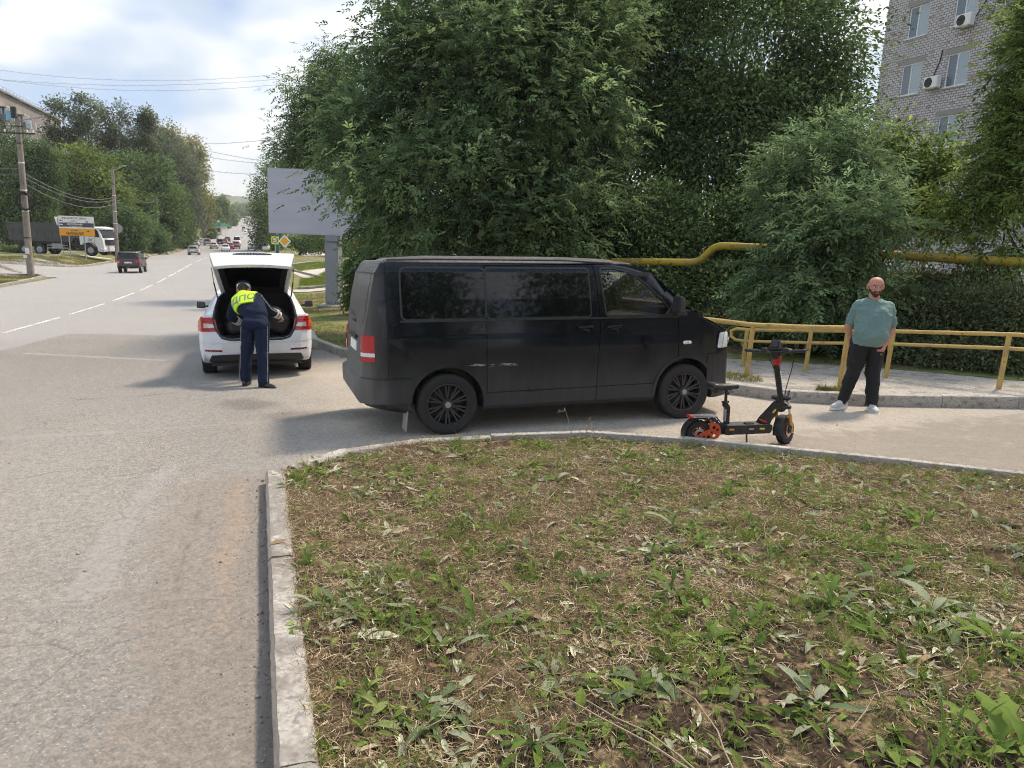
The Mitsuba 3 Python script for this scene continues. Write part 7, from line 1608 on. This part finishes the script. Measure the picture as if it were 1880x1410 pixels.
# low broad-leaved weeds and wilted mown leaves, too many to count
def leaf_strip(P, D, N, L, Wd, curl, col, k=4):
    n = len(P); D = D / np.linalg.norm(D, axis=1, keepdims=True); S = np.cross(D, N); S /= np.linalg.norm(S, axis=1, keepdims=True) + 1e-9; U = np.cross(S, D)
    u = np.linspace(0, 1, k + 1); prof = np.sin(np.pi * np.clip(u * .92 + .06, 0, 1)) ** .8; prof[0] *= .35; prof[-1] = .04
    c = P[:, None] + D[:, None] * (u[None, :, None] * L[:, None, None]) + U[:, None] * (curl[:, None] * u[None] * (1 - u[None] * .0) * L[:, None])[..., None] - U[:, None] * (curl[:, None] * 1.6 * u[None] ** 2 * L[:, None])[..., None]
    w = prof[None, :, None] * Wd[:, None, None] / 2
    v = np.stack([c - S[:, None] * w + U[:, None] * w * .35, c, c + S[:, None] * w + U[:, None] * w * .35], 2).reshape(-1, 3); m = (k + 1) * 3
    q = []
    for i in range(k):
        for j in range(2): a = i * 3 + j; q += [(a, a + 1, a + 4), (a, a + 4, a + 3)]
    f = (np.arange(n)[:, None, None] * m + np.array(q)[None]).reshape(-1, 3)
    return v, f, np.repeat(col, m, 0)


cl = bed_pts(500, rng, lambda s, t: np.clip(meshkit.fbm(np.stack([s * 1.1, t * 1.1, s * 0 + 14], -1), 3, 37) * 3.2 - 1.1 + .3 * (t > 2.5), .05, 1))
n = 500 * 13; st = np.repeat(cl, 13, 0) + rng.normal(0, .055, (n, 2)); ok = contains_xy(BED, st[:, 0], st[:, 1]); st = st[ok]; n = len(st)
ang = rng.uniform(0, 2 * np.pi, n); D = np.stack([np.cos(ang), np.sin(ang), rng.normal(.25, .3, n)], 1); L = np.minimum(rng.gamma(4., .0135, n) + .015, .12)
v, f, c = leaf_strip(lift(st, .008), D, np.array([0, 0, 1.]) + rng.normal(size=(n, 3)) * .3, L, L * rng.uniform(.22, .42, n), rng.uniform(.1, .5, n), pal(rng, n, [(.10, .165, .05), (.16, .25, .06), (.25, .34, .09), (.30, .35, .17)]), 3)
solo('low_weeds', (v, f), LEAF, 'low green broad-leaved weeds spread in patches over the bed', 'weeds', False, kind='stuff', color=c)
n = 2600; cl = bed_pts(200, rng); st = np.repeat(cl, 13, 0) + rng.normal(0, .10, (n, 2)); ok = contains_xy(BED, st[:, 0], st[:, 1]); st = st[ok]; n = len(st)
ang = rng.uniform(0, 2 * np.pi, n); D = np.stack([np.cos(ang), np.sin(ang), rng.normal(.03, .12, n)], 1); L = rng.gamma(5., .012, n) + .02
v, f, c = leaf_strip(lift(st, .012), D, np.array([0, 0, 1.]) + rng.normal(size=(n, 3)) * .35, L, L * rng.uniform(.16, .32, n), rng.uniform(-.2, .5, n), pal(rng, n, [(.26, .30, .20), (.38, .41, .29), (.50, .50, .38), (.32, .24, .15)]), 3)
solo('wilted_leaves', (v, f), DRYLEAF, 'pale wilted leaves lying about after mowing', 'leaves', False, kind='stuff', color=c)

# single larger weeds with leaves of their own
LV = [mat('mat_weed_%d' % i, {'type': 'principledthin', 'base_color': rgb(*c), 'roughness': .3, 'diff_trans': .85, 'eta': 1.5}, False) for i, c in enumerate([(.12, .20, .06), (.165, .26, .07), (.22, .32, .085), (.19, .26, .14), (.40, .45, .32)])]


def one_leaf(kind, rnd):
    k = 7; u = np.linspace(0, 1, k + 1)
    if kind == 'dandelion': w = .06 + .20 * u ** .8 * (1 - u ** 6); w[1::2] *= .62; w[-1] = .02
    elif kind == 'dock': w = .26 * np.sin(np.pi * np.clip(u * .9 + .05, 0, 1)) ** .7; w[:2] *= .35
    elif kind == 'lobed': w = .30 * np.sin(np.pi * np.clip(u * .88 + .1, 0, 1)); w[1::2] *= .55; w[0] = .03
    else: w = .05 * (1 - u ** 3) + .006
    arch = rnd.uniform(.25, .55); x = u * math.cos(.0); z = arch * u - arch * 1.35 * u ** 2.2 + rnd.uniform(-.05, .15) * u
    v = np.concatenate([np.stack([x, -w / 2 * 1, z + w * .16 + .012 * np.sin(u * 17 + rnd.random() * 6)], 1), np.stack([x, u * 0, z], 1), np.stack([x, w / 2, z + w * .16 + .012 * np.sin(u * 15 + rnd.random() * 6)], 1)])
    f = []; m = k + 1
    for i in range(k):
        for a, b in ((0, 1), (1, 2)): f += [(a * m + i, b * m + i, b * m + i + 1), (a * m + i, b * m + i + 1, a * m + i + 1)]
    return v, np.array(f)


rd = random.Random(9); PLACE = {}
LEAFPLY = {kd: [mikit.ply(one_leaf(kd, rd), None, smooth=True) for _ in range(4)] for kd in ('dandelion', 'dock', 'lobed', 'grass')}
KINDS = ['dandelion', 'dandelion', 'dandelion', 'dock', 'dandelion', 'lobed', 'lobed', 'dock', 'dandelion', 'dock', 'dock', 'dock', 'lobed', 'dandelion', 'dock', 'dock', 'lobed', 'lobed', 'grass', 'dandelion', 'dandelion', 'dock', 'dock', 'lobed', 'dandelion', 'dock', 'dock', 'grass', 'dock', 'dandelion', 'dandelion', 'dandelion', 'lobed', 'lobed', 'lobed', 'dandelion', 'dandelion', 'dock', 'dandelion', 'dock', 'lobed', 'dock', 'dock']
SIZES = {0: .26, 11: .22, 14: .20, 15: .24, 16: .20, 17: .26, 18: .24, 2: .20, 10: .17, 9: .17, 1: .17, 36: .2, 30: .19}
PALE = {9, 10, 11, 15, 21, 22, 25, 42}
GRP = {'dandelion': ('jagged-leaved green weed rosette growing in the bed', 'dandelion-like weeds in the bed'), 'dock': ('smooth long-leaved weed plant growing in the bed', 'smooth-leaved weeds in the bed'), 'lobed': ('bright lobed weed clump growing in the bed', 'lobed bright weeds in the bed'), 'grass': ('tall bright grass tuft growing in the bed', 'tall grass tufts in the bed')}
UNIQ = {0: 'tallest jagged-leaved rosette right of the middle of the bed', 17: 'bright lobed leafy weed at the lower right corner of the bed', 18: 'tall bright grass tuft at the bottom edge right of the middle', 15: 'large silvery-green long-leaved weed near the right edge of the bed', 11: 'weed with two broad leaves by the forked twig at the bottom of the bed', 27: 'grass tuft overhanging the near kerb'}
for i, ((s, t), kd) in enumerate(zip(PLANT_SPOTS, KINDS)):
    size = SIZES.get(i, .13 + .035 * rd.random()); nl = {'dandelion': 15, 'dock': 10, 'lobed': 16, 'grass': 24}[kd]
    lab, g = GRP[kd]
    P = thing('weed_plant' if kd != 'grass' else 'grass_tuft', UNIQ.get(i, lab), 'weed' if kd != 'grass' else 'grass', None if i in UNIQ else g)
    x, y = st2xy(s, t); z = float(bed_z(s, t)) + .004
    for q in range(nl):
        az = 2 * math.pi * (q + rd.random() * .7) / nl * (1 if kd != 'lobed' else 2.4); el = {'grass': rd.uniform(.9, 1.35), 'dandelion': rd.uniform(.0, 1.0) ** 2 * 1.15 + .04, 'dock': rd.uniform(0, 1) ** 2 * .8, 'lobed': rd.uniform(.1, .9)}[kd] * (.5 if i in PALE else 1)
        L = size * rd.uniform(.40, 1.15) * (1.1 if kd == 'grass' else 1)
        ox, oy = math.cos(az) * .012 + rd.gauss(0, size * .22), math.sin(az) * .012 + rd.gauss(0, size * .22)
        if xy2st(float(x) + ox, float(y) + oy)[1] < .2: ox, oy = 0., 0.
        M = T4().translate([float(x) + ox, float(y) + oy, z]).rotate([0, 0, 1], math.degrees(az)).rotate([0, 1, 0], -math.degrees(el)).scale([L, L * (1 if kd != 'grass' else .8), L])
        ci = (4 if rd.random() < .55 else 3) if i in PALE else {'dandelion': rd.choice((0, 1, 1, 3, 4)), 'dock': rd.choice((0, 3, 3, 4)), 'lobed': rd.choice((1, 2, 2)), 'grass': rd.choice((1, 2))}[kd]
        scene[fresh(P + '__leaf')] = {**LEAFPLY[kd][rd.randrange(4)], 'bsdf': {'type': 'ref', 'id': LV[ci]}, 'to_world': M}
    PLACE[P] = (float(x), float(y))
    put(P + '__crown_root', hulls(((x, y, z), .012), ((x, y, z - .03), .008), n=8), BARK, True)

# twigs, fallen leaves, clods
TWIG = mat('mat_twig', prin(proc(lambda p, n, uv: mix((.30, .235, .15), (.42, .35, .25), fbm(p.x * 30, p.y * 30, p.z * 30))), .85))
TW = [((1.80, 1.55), (2.66, 1.20), .005), ((1.78, 1.58), (2.62, 1.72), .0045), ((1.84, 1.52), (2.9, 1.02), .005), ((2.3, .02), (2.25, .55), .005), ((2.55, .55), (2.9, 1.1), .0028), ((2.05, 2.2), (2.3, 2.9), .0028), ((3.0, 2.6), (3.6, 2.4), .005), ((3.3, 1.2), (2.9, .9), .003), ((1.5, 1.2), (1.7, 1.9), .0028), ((1.6, 2.3), (1.45, 3.1), .0028), ((2.2, 2.9), (2.5, 3.6), .0028), ((3.9, 3.2), (4.4, 3.7), .0028), ((3.4, 4.2), (3.2, 4.8), .003), ((4.4, 1.1), (4.1, 1.5), .003)]
TWL = ['forked twig base, its left arm, at the bottom of the bed', 'right arm of the forked twig at the bottom of the bed', 'longest arm of the forked twig at the bottom of the bed', 'twig sticking out over the near kerb onto the road']
for i, (a, b, r) in enumerate(TW):
    u = np.linspace(0, 1, 7); q = np.array(a) * (1 - u[:, None]) + np.array(b) * u[:, None] + rng.normal(0, .018, (7, 2)); p = lift(q, .02) + [0, 0, 1] * (np.sin(u * 3) * .035)[:, None]
    if i == 3: p[0, 2] += .03
    PL_ = (float(p[3, 0]), float(p[3, 1]))
    kk = solo('twig', tube(p, np.linspace(r, r * .4, 7), 6), TWIG, TWL[i] if i < 4 else 'pale thin twig lying on the mown bed', 'twig', True, None if i < 4 else 'twigs lying on the bed'); PLACE[kk] = PL_
for i, (s, t) in enumerate(((6.7, 3.0), (6.55, 3.1), (6.45, 2.95))):
    x, y = st2xy(s, t); z = float(bed_z(s, t)); pts = [(x, y, z), (x - .03, y, z + .16), (x - .02 + .05 * (i - 1), y, z + .30), (x + .10 * (i - 1), y + .02, z + .38 - .05 * i), (x + .20 * (i - 1) + .02, y, z + .36 - .12 * i)]
    P = thing('dry_stalk', 'tall thin dry grass stalk at the bed kerb before the van', 'grass', 'dry stalks at the bed kerb'); PLACE[P] = (float(x), float(y)); part(P, 'stem', tube(pts, np.linspace(.0035, .0015, 5), 5), TWIG, True)
    part(P, 'ear', cat(*[rod(np.array(pts[3]) * (1 - q) + np.array(pts[4]) * q, np.array(pts[3]) * (1 - q) + np.array(pts[4]) * q + V3(rng.normal(0, .02), rng.normal(0, .02), .025), .002, 4) for q in np.linspace(0, 1, 7)]), TWIG, True)
DL = [plain('dead_leaf_%d' % i, c, .8) for i, c in enumerate([(.36, .22, .13), (.45, .32, .22), (.25, .12, .07), (.42, .45, .30)])]
for i in range(26):
    st_ = bed_pts(1, rng)[0] if i else np.array([4.26, .88]); x, y = st2xy(*st_); k = rd.randrange(4); L = rd.uniform(.05, .085); an = rd.uniform(0, 360)
    M = T4().translate([float(x), float(y), float(bed_z(*st_)) + .022]).rotate([0, 0, 1], an).rotate([0, 1, 0], rd.uniform(-25, 10)).rotate([1, 0, 0], rd.uniform(-40, 40)).scale([L, L * 1.5, L])
    kk = fresh('fallen_leaf'); scene[kk] = {**LEAFPLY['dock'][k], 'bsdf': {'type': 'ref', 'id': DL[rd.choice((0, 1, 1, 2, 3))]}, 'to_world': M}
    labels[kk] = {'label': 'curled fallen leaf lying on the mown bed', 'category': 'leaf', 'group': 'fallen leaves on the bed'}; PLACE[kk] = (float(x), float(y))
x, y = st2xy(2.62, -.32); kk = fresh('fallen_leaf'); scene[kk] = {**LEAFPLY['dock'][1], 'bsdf': {'type': 'ref', 'id': DL[3]}, 'to_world': T4().translate([float(x), float(y), float(Gst(2.62, -.32)) + .012]).rotate([0, 0, 1], 30).scale([.075, .13, .06])}
labels[kk] = {'label': 'single pale green leaf lying on the asphalt beside the near kerb', 'category': 'leaf'}
# grit along the gutter and on the driveway
n = 420; st = np.stack([rng.uniform(1.5, 6.6, n), -np.abs(rng.gamma(1., .07, n)) - .01], 1); x, y = st2xy(st[:, 0], st[:, 1]); z = Gst(st[:, 0], st[:, 1])
n2 = 350; s2 = np.stack([rng.uniform(4, 11, n2), rng.uniform(-5, 7, n2)], 1); ok = ~contains_xy(BED.buffer(.15), s2[:, 0], s2[:, 1]); s2 = s2[ok]; x2, y2 = st2xy(s2[:, 0], s2[:, 1])
gx, gy, gz = np.concatenate([x, x2]), np.concatenate([y, y2]), np.concatenate([z, Gst(s2[:, 0], s2[:, 1])]); n = len(gx)
r = rng.gamma(1.6, .0018, n) + .0015; oc = np.array([(1, 0, 0), (-1, 0, 0), (0, 1, 0), (0, -1, 0), (0, 0, 1.), (0, 0, -1.)])
v = (np.stack([gx, gy, gz + r * .5], 1)[:, None] + oc[None] * r[:, None, None] * rng.uniform(.6, 1.3, (n, 6, 1))).reshape(-1, 3)
of = np.array([(0, 2, 4), (2, 1, 4), (1, 3, 4), (3, 0, 4), (2, 0, 5), (1, 2, 5), (3, 1, 5), (0, 3, 5)])
solo('grit', (v, (np.arange(n)[:, None, None] * 6 + of).reshape(-1, 3)), VCOL, 'loose grit and crumbs in the gutter and over the asphalt', 'grit', False, kind='stuff', color=np.repeat(pal(rng, n, [(.14, .12, .10), (.24, .21, .18), (.40, .37, .33)]), 6, 0))


# grass of the other verges
def verge(name, label, polys, n, L0, cols, seed, w=.006):
    r_ = np.random.default_rng(seed); V, F, C_, at = [], [], [], 0
    for poly, dz, share in polys:
        Pg = Polygon(poly); s0, t0, s1, t1 = Pg.bounds; m = int(n * share); s, t = r_.uniform(s0, s1, m * 4), r_.uniform(t0, t1, m * 4)
        ok = contains_xy(Pg, s, t) & (meshkit.fbm(np.stack([s * .8, t * .8, s * 0], -1), 3, seed) > .40); s, t = s[ok][:m], t[ok][:m]; m = len(s); x, y = st2xy(s, t)
        D = np.array([0, 0, 1.]) + r_.normal(size=(m, 3)) * .5 * [1, 1, .2]; L = r_.gamma(5., L0 / 5, m)
        v, f, c = blades(np.stack([x, y, Gst(s, t) + dz], 1), D, r_.normal(size=(m, 3)), L, np.full(m, w) * r_.uniform(.6, 1.4, m), np.stack([*(r_.normal(0, .3, (2, m))), r_.normal(-.12, .1, m)], 1), pal(r_, m, cols))
        V.append(v); F.append(f + at); C_.append(c); at += len(v)
    solo(name, (np.vstack(V), np.vstack(F)), LEAF, label, 'grass', False, kind='stuff', color=np.vstack(C_))


GV = [(.10, .14, .03), (.16, .18, .05), (.26, .21, .10), (.12, .17, .035)]
verge('verge_grass', 'patchy grass on the earth strip behind the kerb of the pavement', [([(9.4, 6.75), (10.9, 5.2), (10.8, 6.9), (9.6, 7.4), (8.5, 7.2)], .15, .7), ([(8.3, 7.2), (8.0, 7.7), (8.6, 7.9), (9.2, 7.2)], .155, .3)], 5200, .07, GV, 301, .005)
verge('verge_grass', 'worn grass under the trees right of the patrol car', [([(11.5, 4.6), (13.4, 3.0), (15.2, 1.8), (17, 1.4), (17, 6), (12.5, 8)], .14, .3), ([(17, 1.3), (38, 1.6), (38, 7), (17, 6)], .0, .7)], 26000, .06, GV, 302, .008)
verge('verge_grass', 'bright grass between the paths beyond the billboard post', [([(43, 2.), (53, 2.6), (55, 4.0), (63, 5.6), (64, 8), (43, 8)], .0, .7), ([(66, 2.9), (80, 3.2), (80, 8), (66, 8)], .0, .3)], 26000, .16, [(.12, .17, .035), (.18, .24, .05), (.22, .26, .06)], 303, .014)
verge('verge_grass', 'patchy grass on the left verge around the sign posts', [([(61, -15.6), (66, -19.2), (76, -16.4), (77, -15.4), (98, -15.8), (96, -16), (89, -18.6), (76, -24), (66, -24)], .0, .75), ([(46, -13.5), (57, -13.9), (60, -15), (57, -16.2), (48, -18)], .0, .25)], 30000, .11, GV, 304, .012)

# labels of look-alikes: told apart by where they lie in the bed
ORD = ['leftmost', 'second from the left', 'third from the left', 'fourth from the left', 'fifth from the left', 'sixth from the left', 'seventh from the left', 'eighth from the left', 'ninth from the left', 'tenth from the left', 'eleventh from the left', 'twelfth from the left', 'thirteenth from the left', 'fourteenth from the left', 'fifteenth from the left', 'sixteenth from the left']
for grp in sorted({v['group'] for v in labels.values() if v.get('group') in ('dandelion-like weeds in the bed', 'smooth-leaved weeds in the bed', 'lobed bright weeds in the bed', 'twigs lying on the bed', 'fallen leaves on the bed', 'dry stalks at the bed kerb')}):
    ks = [k for k, v in labels.items() if v.get('group') == grp]
    ks.sort(key=lambda k: PLACE[k][1]); n3 = -(-len(ks) // (3 if len(ks) > 4 else 1))
    for q in range(0, len(ks), n3):
        row = sorted(ks[q:q + n3], key=lambda k: PLACE[k][0] / PLACE[k][1])
        where = ('nearest', 'middle', 'farthest')[q // n3] if len(ks) > 4 else 'only'
        for o, k in enumerate(row):
            base = {'dandelion-like weeds in the bed': 'jagged-leaved weed rosette', 'smooth-leaved weeds in the bed': 'smooth long-leaved weed', 'lobed bright weeds in the bed': 'bright lobed weed clump', 'twigs lying on the bed': 'pale thin twig', 'fallen leaves on the bed': 'curled fallen leaf', 'dry stalks at the bed kerb': 'tall dry grass stalk before the van'}[grp]
            labels[k]['label'] = base + ', ' + ORD[o] + (' in the ' + where + ' third of the bed' if where != 'only' else ' of the three')
